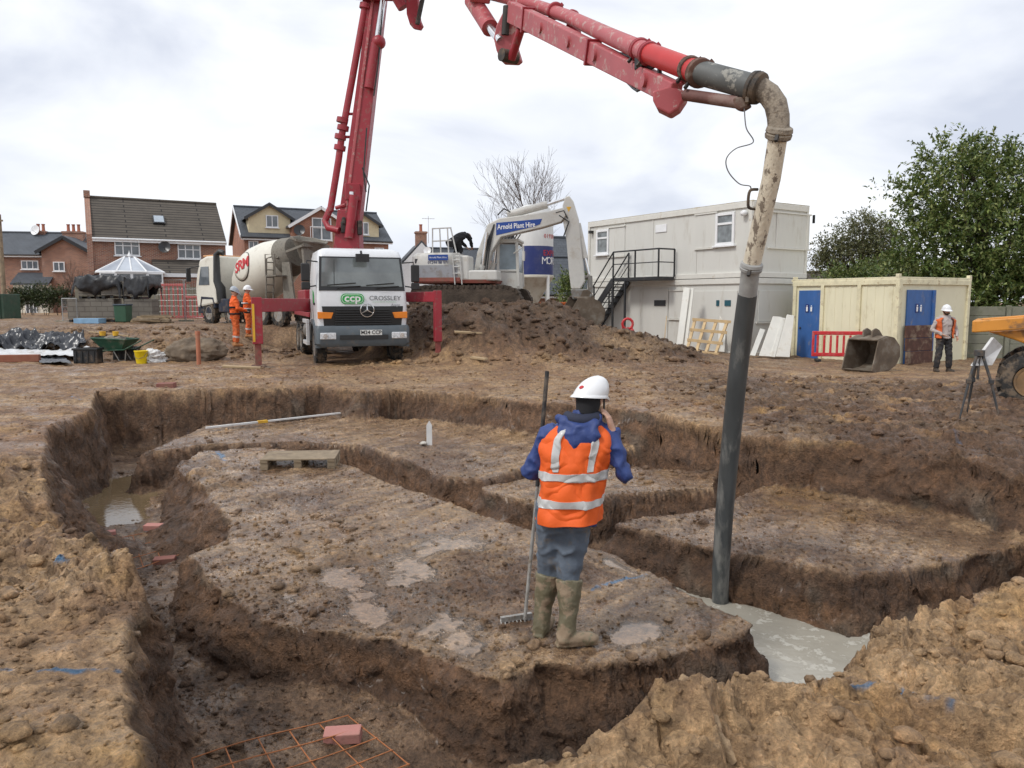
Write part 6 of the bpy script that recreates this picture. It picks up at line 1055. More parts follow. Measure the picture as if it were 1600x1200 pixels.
    if vest:
        vo = shell(.0, .965, 0, vest, 'vest', rows=22) if not opening else shell(.0, .965, .004, vest, 'vest', PI/2+opening, PI/2+2*PI-opening, rows=22)
        if bands:
            shell(.175, .265, .006, REFL, 'reflective_band', par=vo, rows=3); shell(.44, .53, .006, REFL, 'reflective_band', par=vo, rows=3)
            for c_ in (-2.02, -1.12, 2.02, 1.12): shell(.53, .95, .006, REFL, 'reflective_brace', c_-.12, c_+.12, vo, 4, 12)
    if suit_bands:
        for t in (.2, .5): shell(t, t+.08, .0, suit_bands, 'reflective_band', par=o, rows=2)
        for q in 'LR':
            p = V['kn'+q].lerp(V['an'+q], .45); w_ = V['kn'+q].lerp(V['an'+q], .6); MB().cyl(p, w_, .084, .081, 12, False).build('reflective_band', REFL, o, smooth=60)
    # helmet
    hc = hd+upv*.015; b = MB(); M = Matrix((rt, lk, upv)).transposed(); vs = []; n, m_ = 24, 9
    for i in range(m_+1):
        a = PI/2*i/m_
        for k in range(n): q = 2*PI*k/n; rdg = 1+.02*(abs(math.cos(q)) < .2)*math.sin(a); vs.append(hc+M @ Vector((.112*math.cos(a)*math.cos(q), (.14)*math.cos(a)*math.sin(q), .145*math.sin(a)*rdg)))
    b.add(vs, [(i*n+k, i*n+(k+1) % n, (i+1)*n+(k+1) % n, (i+1)*n+k) for i in range(m_) for k in range(n)]+[tuple(m_*n+k for k in range(n))]); hl = b.build('helmet', helmet, o, smooth=50)
    vs = []
    for j, (ex_, z) in enumerate(((0, .012), (1, -.004), (1, -.012), (0, -.002))):
        for k in range(n): q = 2*PI*k/n; f = .012+.05*max(0, math.sin(q))**2; vs.append(hc+M @ Vector(((.110+ex_*f)*math.cos(q), (.135+ex_*f*1.2)*math.sin(q), z-.03*ex_*max(0, math.sin(q)))))
    MB().add(vs, [(j*n+k, j*n+(k+1) % n, ((j+1) % 4)*n+(k+1) % n, ((j+1) % 4)*n+k) for j in range(4) for k in range(n)]).build('brim', helmet, hl, smooth=50)
    return o, V
# the man in the foreground, seen from behind, phone at his ear, rake in the other hand
mx_, my_ = G(868, 1000, PADZ); mzz = PADZ+.005
man, MV = person('man seen from behind in orange vest and blue jacket, phone at his ear', (mx_, my_, mzz), R(-6), dict(
    hip=(.085, 0, .90), neck=(.15, .03, 1.475), head=(.205, .07, 1.615), shL=(-.055, .02, 1.385), shR=(.30, -.0, 1.40), elL=(-.175, .05, 1.13), haL=(-.075, .33, 1.06), elR=(.43, -.04, 1.15), haR=(.355, -.01, 1.425),
    hpL=(-.03, .02, .88), hpR=(.13, -.01, .88), knL=(-.045, .09, .47), knR=(.09, .01, .47), anL=(-.10, .07, .10), anR=(.085, -.09, .10), toL=(.25, 1, 0), toR=(.95, .28, 0), look=(.35, 1, -.12)),
    BLUJ, HIV, GRYT, WEL, HELM, .011, hood=True, boot_h=.42, hands=dict(R=((-.25, .15, .8), (-.75, .25, 0), (.1, .9, .2), .5), L=((.3, .8, .1), (.7, -.4, 0), (0, .3, .9), .85)), hair=BLKC, hemz=.815, waist=.98)
hd = MV['head']; sn = MB().tube([hd+Vector((-.02, -.055, -.105)), hd+Vector((-.005, -.035, -.03)), hd+Vector((0, -.015, .045))], [.066, .080, .088], 16, asp=[(1, 1)]*3).build('snood', BLKC, man, smooth=60)
ph = MB().box(hd+Vector((.098, .055, -.06)), (.012, .075, .15), Matrix.Rotation(R(-15), 3, 'X')).build('phone', BLKP, None, bevel=.006); ph.location = man.location; ph.rotation_euler = man.rotation_euler; tag(ph, 'black phone held to the ear of the man in front', 'phone')
MB().tube([MV['neck']+Vector((-.085, -.02, .035)), MV['neck']+Vector((-.05, -.085, .02)), MV['neck']+Vector((.02, -.105, .015)), MV['neck']+Vector((.09, -.07, .02)), MV['neck']+Vector((.115, 0, .035))], [.03, .04, .042, .04, .03], 10).build('hood_lining', NVY, man, smooth=60); lk_ = Vector((.35, 1, -.12)).normalized(); rt_ = lk_.cross(Vector((0, 0, 1))).normalized(); up_ = (MV['head']-MV['neck']).normalized(); hsf = lambda q, a: hd+up_*.015+rt_*(.114*math.cos(a)*math.cos(q))+lk_*(.142*math.cos(a)*math.sin(q))+up_*(.147*math.sin(a)); c0, a0 = R(-112), R(24)
lb = MB().add([hsf(c0+.17*math.cos(k*PI/8), a0+.085*math.sin(k*PI/8)) for k in range(16)], [tuple(range(16))]).build('helmet_badge', REDP, man, thick=.003)
rk = empty('rake', 'long concrete rake with muddy shaft held by the man in front', 'rake', (0, 0, 0)); rt0 = P(855, 580, 5.42); rt1 = P(838, 780, 5.3); rb = P(820, 968, 5.22); RKM = mat('muddy_alloy', (.34, .33, .31), .5, .3, var=.3, vscale=14, dirt=(.2, .15, .1), damt=.8, dscale=18, dthr=.52)
MB().tube([rt0, rt0.lerp(rt1, .9)], .015, 10).build('grip', mat('black_rubber', (.014, .014, .015), .6, dirt=(.15, .12, .09), damt=.6, dscale=12), rk, smooth=50); MB().tube([rt0.lerp(rt1, .9), rt1, rb], .0125, 10).build('shaft', RKM, rk, smooth=50)
rb.z = max(rb.z, gz(rb.x, rb.y)+.03); MB().bar(rb+Vector((-.17, -.03, 0)), rb+Vector((.05, .05, 0)), .03, .035).build('head', RKM, rk)
for k in range(9): q = rb+Vector((-.17, -.03, 0)).lerp(Vector((.05, .05, 0)), k/8); MB().cyl(q, q+Vector((.01, -.03, -.045)), .005, n=5).build('tooth', RKM, rk)
# right-hand worker facing us, hands in hoodie pockets
x_, y_ = P(1477, 500, 20.3).x, 20.3
person('bearded worker in white helmet and orange waistcoat standing before the yellow cabin', (x_, y_, gz(x_, y_)), R(178), dict(elL=(-.30, -.05, 1.12), haL=(-.27, .12, .93), elR=(.31, -.04, 1.12), haR=(.13, .16, 1.0), knL=(-.13, .03, .5), anL=(-.17, 0, .09), knR=(.13, .03, .5), anR=(.17, .0, .09)), GRYH, HIVF, DKT, BOOTB, HELM, .016, hood=True, beard=True, bands=False, hemz=.9, opening=.62)
# two orange-suited workers between the trucks
x_, y_ = P(367, 500, 23.1).x, 23.1
person('worker in muddy orange suit and grey helmet holding a control box', (x_, y_, gz(x_, y_)), R(-62), dict(elL=(-.26, .05, 1.14), haL=(-.12, .32, 1.06), elR=(.26, .05, 1.14), haR=(.12, .32, 1.06), look=(0, 1, -.4)), HIV, None, HIVF, ORBT, HELG, .016, suit_bands=BLKC)
cb = MB().box((0, 0, 0), (.3, .16, .13)).build('remote_control_box', BLKP, None, bevel=.02); cb.location = (x_+.30, y_+.2, gz(x_, y_)+1.05); cb.rotation_euler = (0, 0, R(-62)); tag(cb, 'black boom control box in the hands of the grey-helmeted worker', 'control box')
x_, y_ = P(387, 500, 26.6).x, 26.6
person('worker in orange suit and white helmet turned towards the mixer', (x_, y_, gz(x_, y_)), R(-80), dict(elR=(.24, .12, 1.2), haR=(.12, .36, 1.3)), HIV, None, HIVF, ORBT, HELM, .018, suit_bands=REFL)
q = P(712, 405, 25.0); person('person in black bending over the top of the excavator', (q.x, 25.2, 3.02), R(-40), dict(hip=(0, -.05, .62), neck=(0, .40, .85), head=(.0, .55, .80), shL=(-.17, .36, .82), shR=(.17, .36, .82), elL=(-.2, .5, .58), elR=(.2, .5, .58), haL=(-.12, .62, .45), haR=(.12, .62, .45), hpL=(-.09, -.05, .6), hpR=(.09, -.05, .6), knL=(-.1, .12, .32), knR=(.1, .12, .32), anL=(-.1, -.02, .09), anR=(.1, -.02, .09), look=(0, .8, -.6)), BLKC, None, BLKC, BOOTB, BLKC, .018, hemz=.5)
# ------------------------------------------------------------------ small things
TIM = mat('pale_timber', (.42, .31, .18), .8, var=.2, vscale=4, dirt=(.20, .15, .10), damt=.5, dscale=4, stretch=(1, 1, 1)); OLDT = mat('old_timber', (.27, .21, .14), .85, var=.25, vscale=5, dirt=(.12, .09, .065), damt=.6, dscale=4); PINE = mat('new_pine', (.55, .40, .22), .75, var=.12, vscale=5)
def pallet(label, loc, rz, m, w=1.1, d=.9):
    o = empty('pallet', label, 'pallet', loc, rz)
    for k in range(6): MB().box((-w/2+.07+(w-.14)*k/5, 0, .128), (.12, d, .02)).build('slat', m, o, bevel=.004, seg=1, jit=.004)
    for y in (-d/2+.05, 0, d/2-.05):
        MB().box((0, y, .105), (w, .1, .022)).build('stringer_board', m, o, jit=.003); MB().box((0, y, .011), (w, .1, .022)).build('base_board', m, o, jit=.003)
        for x in (-w/2+.08, 0, w/2-.08): MB().box((x, y, .058), (.14, .1, .07)).build('block', m, o, bevel=.004, seg=1)
    return o
x_, y_ = G(468, 729, PADZ); pallet('weathered timber pallet lying on the first earth pad', (x_, y_+.1, gz(x_, y_)+.0), R(96), OLDT, .62, .98)
# levelling staff, stake
a, b = Vector((*G(322, 676, PADZ), 0)), Vector((*G(532, 655, PADZ), 0)); a.z = gz(a.x, a.y)+.05; b.z = gz(b.x, b.y)+.06; WPL = mat('white_plastic', (.66, .66, .65), .5, dirt=MUD, damt=.4)
sf = empty('levelling_staff', 'long white levelling staff with yellow collar lying on the far pad', 'staff', a); m_ = (b-a); MB().bar((0, 0, 0), m_*.36, .06, .03).build('staff_section', WPL, sf); MB().bar(m_*.36, m_*.43, .075, .045).build('collar', YEF, sf); MB().bar(m_*.43, m_, .05, .026).build('staff_section', WPL, sf)
x_, y_ = G(671, 697, PADZ); st_ = MB().box((0, 0, .15), (.085, .03, .36)).add([(-.0425, -.015, .33), (.0425, -.015, .33), (.0425, .015, .33), (-.0425, .015, .33), (0, -.015, .40), (0, .015, .40)], [(0, 1, 4), (2, 3, 5), (1, 2, 5, 4), (3, 0, 4, 5)]).build('marker_stake', WPL, None); st_.location = (x_, y_, gz(x_, y_)-.02); tag(st_, 'white pointed marker stake upright on the far pad', 'stake')
x_, y_ = G(662, 698, PADZ); c_ = MB().ball((0, 0, 0), (.06, .045, .03), 9, 6).build('stone', mat('pale_stone', (.5, .47, .42), .9, var=.2, bump=.01), None, smooth=50, jit=.008); c_.location = (x_, y_, gz(x_, y_)+.02); tag(c_, 'pale stone lying left of the white marker stake', 'stone')
# pink concrete bricks, reinforcing mesh in the trench
PNK = mat('pink_concrete_brick', (.47, .215, .185), .9, var=.1, vscale=8, dirt=(.25, .16, .12), damt=.4, dscale=8, bump=.003, bscale=60); PND = mat('dull_red_brick', (.24, .10, .08), .9, var=.15, dirt=MUD, damt=.5)
def spacer(label, px, py, z, rz, m=PNK, s=1.0):
    x_, y_ = G(px, py, z); o = MB().box((0, 0, .0), (.215*s, .10*s, .065*s)).build('brick', m, None, bevel=.006, jit=.003); o.location = (x_, y_, gz(x_, y_)+.03*s); o.rotation_euler = (R(3), R(-2), rz); o.name = 'brick'; return tag(o, label, 'brick', 'bricks lying about the dig')
spacer('clean pink brick under the near reinforcing mesh', 536, 1156, -.90, R(4)); spacer('pink brick at the upper corner of the far reinforcing mesh', 241, 840, FLOORZ, R(-8)); spacer('dull red brick in the trench below the far mesh', 258, 884, FLOORZ, R(12), PND); spacer('red brick on the bank beyond the far trench wall', 260, 603, 0, R(0), PND, 1.6); spacer('pink brick fragment left of the far reinforcing mesh', 171, 863, FLOORZ, R(30), PNK, .7)
RBR = mat('rusty_rebar', (.36, .13, .045), .75, var=.25, vscale=20)
def mesh(label, corners, nu, nv, z):
    o = empty('reinforcing_mesh', label, 'mesh'); q = [Vector((*G(a, b, z), 0)) for a, b in corners]
    def pt_(u, v): p = q[0].lerp(q[1], u).lerp(q[3].lerp(q[2], u), v); p.z = z+.06+.012*math.sin(u*5+v*3); return p
    for i in range(nu+1): MB().tube([pt_(i/nu, v/4) for v in range(5)], .0042, 6).build('bar', RBR, o, smooth=60)
    for j in range(nv+1): MB().tube([pt_(u/6, j/nv)+Vector((0, 0, .008)) for u in range(7)], .0042, 6).build('bar', RBR, o, smooth=60)
    return o
mesh('rusty reinforcing mesh at the bottom of the near trench', [(300, 1203), (545, 1131), (640, 1215), (330, 1330)], 5, 4, -.90); mesh('rusty reinforcing mesh far down the left trench', [(150, 860), (262, 833), (280, 878), (165, 912)], 4, 3, FLOORZ)
# wheelbarrow, buckets, crates and sheeting on the left
GRNB = mat('barrow_green', (.022, .075, .045), .45, var=.15, dirt=(.2, .17, .13), damt=.4, dscale=5); x_, y_ = P(180, 540, 21.6).x, 21.6; wb = empty('wheelbarrow', 'dark green wheelbarrow loaded with tools and rubble', 'wheelbarrow', (x_, y_, gz(x_, y_)), R(172))
vs = [(-.52, -.32, .62), (.50, -.32, .66), (.50, .32, .66), (-.52, .32, .62), (-.32, -.2, .34), (.22, -.2, .32), (.22, .2, .32), (-.32, .2, .34)]; MB().add(vs, [(0, 1, 5, 4), (1, 2, 6, 5), (2, 3, 7, 6), (3, 0, 4, 7), (4, 5, 6, 7)]).build('tray', GRNB, wb, thick=.02)
MB().tube([(a_[0], a_[1], a_[2]) for a_ in vs[:4]]+[vs[0]], .022, 6).build('tray_rim', GRNB, wb)
for s_ in (-1, 1): MB().tube([(.72, s_*.06, .2), (.3, s_*.22, .3), (-.45, s_*.27, .34), (-1.0, s_*.3, .60)], .018, 6).build('handle', GRNB, wb, smooth=50); MB().tube([(-.1, s_*.24, .32), (-.28, s_*.26, .03), (-.46, s_*.26, .03), (-.5, s_*.26, .33)], .016, 6).build('leg', STL, wb, smooth=50)
wheel(wb, (.7, 0, .19), (0, 1, 0), .19, .09, lugs=12, lug=.008); MB().ball((.0, 0, .6), (.36, .22, .14), 10, 7).build('load', CRU, wb, jit=.03)
for k, (px, col_) in enumerate(((164, YEF), (181, YEF))): MB().cyl((.33-.4*k, .05, .72), (.33-.4*k, .05, .84), .075, .085, 12).build('tub', col_, wb)
MB().bar((-.5, .1, .72), (.85, -.1, .82), .05, .025).build('batten', TIM, wb)
for lab, px, py, y_, w, h in (('black plastic crate standing before the wheelbarrow wheel', 138, 557, 21.0, .62, .42), ('black crate behind the green wheelbarrow', 198, 555, 22.1, .62, .38)):
    x_ = P(px, py, y_).x; c_ = empty('crate', lab, 'crate', (x_, y_, gz(x_, y_)), R(6), 'black plastic crates')
    MB().box((0, 0, h/2), (w, .4, h)).build('crate_body', mat('crate_black', (.02, .021, .023), .5, dirt=MUD, damt=.6, dscale=5), c_, bevel=.02); MB().box((0, 0, h-.03), (w+.05, .45, .06)).build('rim', BLKP, c_, bevel=.01)
    for k in range(4): MB().box((-w/2+w*(k+.5)/4, -.21, h*.45), (.03, .03, h*.7)).build('rib', BLKP, c_)
x_, y_ = P(221, 560, 21.0).x, 21.0; bk = empty('bucket', 'bright yellow plastic bucket on the bank beside a white sack', 'bucket', (x_, y_, gz(x_, y_))); YBK = mat('bucket_yellow', (.80, .60, .01), .45); MB().lathe([(.13, 0), (.175, .33), (.185, .34), (.185, .36), (.165, .36), (.12, .03), (0, .03)], n=20).build('pail', YBK, bk, smooth=40); MB().tube([(-.18, 0, .34), (-.13, -.13, .2), (.0, -.185, .14), (.13, -.13, .2), (.18, 0, .34)], .006, 5).build('handle', STL, bk)
def blob(name, label, cat, px, py, y, size, m, seed, sub=3, amp=.35, sink=.1, fq=3.0, rz=0):
    rg = np.random.default_rng(seed); b = MB().ball((0, 0, 0), 1, 56, 34); v = np.array(b.v); d = 1+amp*fbm(v[:, 0]*fq/2+seed, v[:, 1]*fq/2, v[:, 2]*fq/2, oct=5, seed=seed, gain=.6)+.4*amp*fbm(v[:, 0]*fq+seed, v[:, 1]*fq, v[:, 2]*fq, oct=3, seed=seed+5, ridge=True); v = v*d[:, None]*np.array(size)/2; b.v = [tuple(t) for t in v]; o = b.build(name, m, None, smooth=45); x_ = P(px, py, y).x; o.location = (x_, y, gz(x_, y)+size[2]/2-sink); o.rotation_euler = (0, 0, rz); return tag(o, label, cat)
blob('sack', 'crumpled white sack right of the yellow bucket', 'sack', 241, 557, 21.2, (.62, .4, .42), WPL, 3, amp=.6, fq=5)
MUDL = mat('mud_lump', (.15, .115, .082), .9, var=.3, vscale=4, dirt=(.24, .18, .12), damt=.6, dscale=3, bump=.03, bscale=9); blob('mud_boulder', 'big log-shaped lump of clay on the bank left of the outrigger', 'boulder', 305, 545, 21.4, (1.6, .8, .75), MUDL, 9, amp=.35, fq=2.6, sink=.12)
TER = mat('terracotta_pipe', (.42, .155, .085), .6, var=.12, dirt=(.3, .22, .16), damt=.5)
x_, y_ = P(311, 573, 20.0).x, 20.0; o = MB().lathe([(.055, -.1), (.055, .83), (.064, .83), (.064, .92), (.05, .92), (.045, .6)], n=16).build('drain_pipe', TER, None, smooth=40); o.location = (x_, y_, gz(x_, y_)-.05); tag(o, 'upright terracotta drain pipe standing in the mud', 'pipe')
def crumple(name, label, cat, poly, zt, m, seed, amp=.12, n=90, kind=None):
    """draped sheet over a quad area"""
    u, v = np.meshgrid(np.linspace(0, 1, n), np.linspace(0, 1, n//2), indexing='ij'); q = [np.array(p) for p in poly]; xy = (q[0][None]*(1-u.ravel())[:, None]+q[1][None]*u.ravel()[:, None])*(1-v.ravel())[:, None]+(q[3][None]*(1-u.ravel())[:, None]+q[2][None]*u.ravel()[:, None])*v.ravel()[:, None]
    z = macro(xy[:, 0], xy[:, 1])[0]+zt+amp*(.5*fbm(xy[:, 0]*1.6, xy[:, 1]*1.6, oct=3, seed=seed)+.6*fbm(xy[:, 0]*4, xy[:, 1]*4, oct=4, seed=seed, ridge=True)); m2 = n//2; b = MB(); b.v = [tuple(t) for t in np.column_stack([xy, z])]; b.f = [(i*m2+j, (i+1)*m2+j, (i+1)*m2+j+1, i*m2+j+1) for i in range(n-1) for j in range(m2-1)]
    o = b.build(name, m, None, smooth=50, thick=.01); return tag(o, label, cat)
BPS = mat('black_polythene', (.03, .033, .04), .3, var=.3, vscale=3, spec=.6); WSH = mat('white_board_sheet', (.62, .63, .64), .5, var=.06, dirt=(.35, .3, .24), damt=.5)
def gp(px, py, z=0): t = G(px, py, z); return (t[0], t[1])
crumple('polythene_sheet', 'crumpled black polythene along the bank at far left', 'sheet', [(P(-60, 540, 22.8).x, 22.7), (P(138, 540, 22.8).x, 22.7), (P(132, 540, 23.6).x, 23.6), (P(-60, 540, 23.6).x, 23.6)], .22, BPS, 5, .3); crumple('insulation_sheet', 'flat white sheet of insulation lying on the far left bank', 'sheet', [(P(-80, 560, 21.5).x, 21.4), (P(112, 560, 21.5).x, 21.7), (P(140, 560, 22.7).x, 22.75), (P(-80, 560, 22.7).x, 22.7)], .17, WSH, 6, .07)
o = MB().bar((*gp(-60, 568), .12), (*gp(63, 566), .12), .16, .2).build('timber_beam', mat('red_brown_timber', (.27, .10, .06), .8, var=.15, dirt=MUD, damt=.3), None, bevel=.015); tag(o, 'long red-brown timber edging in front of the white sheet', 'beam')
crumple('polythene_sheet', 'black polythene corner beside the red-brown timber edging', 'sheet', [gp(62, 571), gp(112, 572), gp(98, 560), gp(60, 562)], .07, BPS, 8, .08)
# block stacks under black sheeting, bin, timber, fences
BLKS = brickmat('concrete_blocks', (.20, .182, .155), (.17, .155, .13), (.135, .12, .10), w=.44, h=.215, mort=.014); GBT = mat('black_sheeting', (.016, .017, .02), .4, var=.4, vscale=2, bump=.02, bscale=6)
def stack(lab, px, z0, w, h, y, m=BLKS):
    x_ = P(px, 480, y).x; s_ = empty('block_stack', lab, 'block stack', (x_, y, z0), R(8), 'stacks of concrete blocks'); MB().box((0, 0, h/2+.12), (w, .95, h-.02)).build('blocks', m, s_, uv=True, bevel=.01); 
    for k in (-1, 0, 1): MB().box((k*w*.4, 0, .05), (.12, .95, .1)).build('pallet_block', BLKP, s_)
    return s_
YS = 33.0; zg = .72
for lab, px, w in (('bottom left stack of grey blocks at the end of the row', 131, .95), ('bottom stack of grey blocks left of the green bin', 166, .95), ('bottom stack of grey blocks right of the green bin', 222, 1.1)): stack(lab, px, gz(P(px, 480, YS).x, YS), w, .86, YS)
for lab, px, w in (('upper left stack of blocks under black sheeting', 147, .85), ('upper middle stack of blocks under black sheeting', 182, .85), ('upper right stack of blocks under black sheeting', 214, .75)): stack(lab, px, gz(P(px, 480, YS).x, YS)+1.0, w, .62, YS)
def tarp(lab, px0, px1, zt, drop, seed):
    x0, x1 = P(px0, 450, YS).x, P(px1, 450, YS).x; n, m2 = 40, 24; b = MB(); vs = []
    for i in range(n):
        for j in range(m2):
            u, v = i/(n-1), j/(m2-1)*2-1; x = x0+(x1-x0)*u; e = max(0, abs(v)-.55)/.45; ex_ = max(0, abs(u*2-1)-.86)/.14; vs.append((x, YS+min(max(v, -.6), .6)*.95+v*.05, zt-drop*e**1.3*(.85+.22*math.sin(u*7+seed)+.1*math.sin(u*23+seed*2))-.45*ex_))
    V = np.array(vs); V[:, 2] += .16*fbm(V[:, 0]*2, V[:, 1]*2, V[:, 2]*2, oct=4, seed=seed, ridge=True); V[:, 1] += .12*fbm(V[:, 0]*2.5, V[:, 1]*2.5+4, V[:, 2]*2.5, oct=3, seed=seed+3); b.v = [tuple(t) for t in V]; b.f = [(i*m2+j, (i+1)*m2+j, (i+1)*m2+j+1, i*m2+j+1) for i in range(n-1) for j in range(m2-1)]
    return tag(b.build('tarpaulin', GBT, None, smooth=45, thick=.012), lab, 'tarpaulin')
zt0 = gz(P(160, 480, YS).x, YS)+1.86; tarp('black sheeting thrown over the left block stacks', 124, 199, zt0, .75, 11); tarp('black sheeting thrown over the right-hand block stack', 202, 243, zt0-.05, .8, 17)
x_ = P(192, 480, 31.6).x; bn = empty('wheelie_bin', 'dark green bin standing before the block stacks', 'bin', (x_, 31.6, gz(x_, 31.6))); MB().box((0, 0, .36), (.46, .5, .68), taper=(1.12, 1.1)).build('bin_body', mat('bin_green', (.03, .09, .05), .5), bn, bevel=.03); MB().box((0, 0, .72), (.55, .6, .06)).build('lid', mat('bin_lid', (.035, .06, .085), .5), bn, bevel=.02)
x_ = P(140, 491, 31.0).x; o = MB().box((0, 0, .1), (1.0, .6, .2)).build('insulation_slab', mat('pale_blue_foam', (.22, .38, .55), .7), None, bevel=.01); o.location = (x_, 31.0, gz(x_, 31)+.02); tag(o, 'pale blue slab of foam in front of the block stacks', 'slab')
x_, y_ = P(236, 490, 30.5).x, 30.5; tp = empty('timber_pile', 'loose pile of pale timber planks beside the block stacks', 'timber pile', (x_, y_, gz(x_, y_))); rg_ = random.Random(2)
for k in range(11): MB().box((rg_.uniform(-.15, .15)+.05*(k % 3), rg_.uniform(-.3, .3), .06+.055*(k//2)), (rg_.uniform(.9, 1.6), .14, .05), R(rg_.uniform(-14, 14))).build('plank', OLDT if k % 3 else TIM, tp)
GALV = mat('galvanised', (.42, .43, .43), .45, .6, var=.15)
def heras(lab, p0, p1, z0, h=2.0, step=.12):
    o = empty('mesh_fence', lab, 'fence', (0, 0, 0), 0, 'wire mesh fence panels'); a, b = Vector((*p0, z0)), Vector((*p1, z0)); up = Vector((0, 0, h)); MB().tube([a, b, b+up, a+up, a], .021, 6).build('frame', GALV, o); n = int((b-a).length/step); w = MB()
    for k in range(1, n): w.cyl(a.lerp(b, k/n), a.lerp(b, k/n)+up, .004, n=3)
    for k in range(1, int(h/.25)): w.cyl(a+up*(k*.25/h), b+up*(k*.25/h), .004, n=3)
    w.build('wire_grid', GALV, o)['kind'] = 'stuff'; MB().box(a+Vector((0, 0, .06)), (.6, .22, .14)).build('foot', CFN, o)
heras('mesh fence panel at the left end of the block stacks', (P(97, 480, 34).x, 34), (P(120, 480, 32.4).x, 32.4), .7, 1.1); heras('mesh fence panel left of the red barriers', (P(243, 480, 34.5).x, 34.5), (P(288, 480, 34.2).x, 34.2), .72, 1.9); heras('mesh fence panel behind the mixer cab', (P(290, 480, 34.2).x, 34.2), (P(330, 480, 34.0).x, 34.0), .72, 1.9)
def barrier(lab, c, rz, w, h, m, n=8, solid=False):
    """plastic pedestrian barrier: rails, pickets, feet"""
    o = empty('plastic_barrier', lab, 'barrier', c, rz, 'red plastic barriers'); t = .05
    for z, hh in ((h-.06, .12), (.24, .12)): MB().box((0, 0, z), (w, t, hh)).build('rail', m, o, bevel=.02)
    for s_ in (-1, 1): MB().box((s_*(w/2-.04), 0, h/2+.08), (.08, t*.96, h-.3)).build('upright', m, o, bevel=.02); MB().box((s_*(w/2-.2), 0, .06), (.12, .45, .1)).build('foot', BLKP, o, bevel=.02)
    for k in range(n): MB().box((-w/2+.08+(w-.16)*(k+.5)/n, 0, h/2+.08), (.07, t*.8, h-.42)).build('picket', m, o, bevel=.012, seg=1)
    return o
RBAR = mat('red_plastic', (.55, .028, .035), .4, var=.08, dirt=(.4, .3, .25), damt=.3, dscale=5); RBF = mat('faded_red_plastic', (.50, .12, .11), .5, var=.1)
q = F2.o+F2.d*2.6-F2.n*.75; barrier('red plastic barrier standing before the yellow cabin', (P(1313, 540, 24.2).x, 24.2, gz(P(1313, 540, 24.2).x, 24.2)), R(-9), 1.72, .98, RBAR, 8)
for k, (px, lab) in enumerate(((272, 'faded red barrier behind the timber pile'), (308, 'faded red barrier beside the mixer cab'))): barrier(lab, (P(px, 480, 35.2).x, 35.2, .72), R(4), 1.15, 1.75 if k == 0 else 1.2, RBF, 5)
# garden fence behind, made of boards
gf = empty('garden_fence', 'weathered grey-brown board fence below the house with the conservatory', 'fence'); FB = mat('grey_fence_board', (.19, .175, .135), .9, var=.25, vscale=2, dirt=(.10, .11, .06), damt=.5, dscale=1)
for k in range(34): x0 = P(120, 450, 43).x+.245*k; MB().box((x0, 43+.02*(k % 2), 1.55), (.235, .03, 1.75+.03*math.sin(k*2.1))).build('board', FB, gf)
for k in range(5): MB().box((P(120, 450, 43).x+2.05*k, 43.08, 1.6), (.12, .12, 2.0)).build('post', FB, gf)
MB().box((P(120, 450, 43).x+4.1, 42.98, 2.45), (8.4, .1, .06)).build('capping', FB, gf)
x_, y_ = P(5, 450, 44).x, 44.0; po = empty('telegraph_pole', 'brown wooden telegraph pole at the far left edge', 'pole', (x_, y_, 0)); MB().cyl((0, 0, -.2), (.05, 0, P(5, 335, 44).z), .14, .10, 10).build('shaft', OLDT, po, smooth=50); MB().box((.05, -.1, P(5, 345, 44).z), (.5, .08, .1)).build('crossarm', OLDT, po)
x_, y_ = P(2, 450, 40).x, 40.0; gb = empty('green_container', 'dark green container cut off by the left edge', 'container', (x_-.3, y_, .75)); MB().box((0, 0, .65), (1.6, 1.4, 1.3)).build('container_body', mat('container_green', (.035, .075, .05), .6, var=.2, dirt=(.1, .09, .07), damt=.5), gb, bevel=.03); 
for k in range(5): MB().box((-.7+.33*k, -.72, .65), (.06, .05, 1.2)).build('rib', mat('container_green', (.035, .075, .05), .6), gb)
sb = empty('sign_board', 'black sign board with yellow border at the far left edge', 'sign', (x_-.35, 39.0, 0)); MB().box((0, 0, P(2, 428, 39).z), (1.75, .05, 1.0)).build('board', BLKP, sb); 
for z in (P(2, 417, 39).z, P(2, 437, 39).z-.0): MB().box((0, -.03, z), (1.75, .02, .05)).build('border', YEF, sb)
for x in (-.7, .7): MB().box((x, .06, 1.2), (.08, .06, 2.6)).build('post', OLDT, sb)
# things around the cabins
def lean(name, lab, cat, pts, th, m, grp=None, par=None):
    """flat board given by its four corners in space, with thickness"""
    q = [Vector(p) for p in pts]; n = (q[1]-q[0]).cross(q[3]-q[0]).normalized()*th; o = MB().add(q+[v-n for v in q], [(0, 1, 2, 3), (7, 6, 5, 4), (0, 4, 5, 1), (1, 5, 6, 2), (2, 6, 7, 3), (3, 7, 4, 0)]).build(name, m, par, bevel=.006, seg=1); return tag(o, lab, cat, grp) if lab else o
WBD = mat('white_board', (.66, .65, .60), .55, var=.06, vscale=3, dirt=(.42, .36, .27), damt=.5, dscale=3, dthr=.55)
for k, (a, b, c_, d, lab) in enumerate((((1172, 555), (1180, 556), (1196, 515), (1188, 513), 'narrow white board leaning low beside the hose'), ((1186, 556), (1204, 557), (1222, 495), (1208, 494), 'broad white board leaning left of the blue door'), ((1204, 557), (1211, 558), (1228, 497), (1222, 496), 'thin white strip leaning between two broad boards'), ((1212, 557), (1234, 558), (1241, 493), (1230, 491), 'white board leaning nearest the blue door'))):
    y0 = 25.6-.05*k; lean('leaning_board', lab, 'board', [P(*a, y0), P(*b, y0), P(*c_, y0+.7), P(*d, y0+.7)], .05, WBD, 'white boards leaning by the yellow cabin')
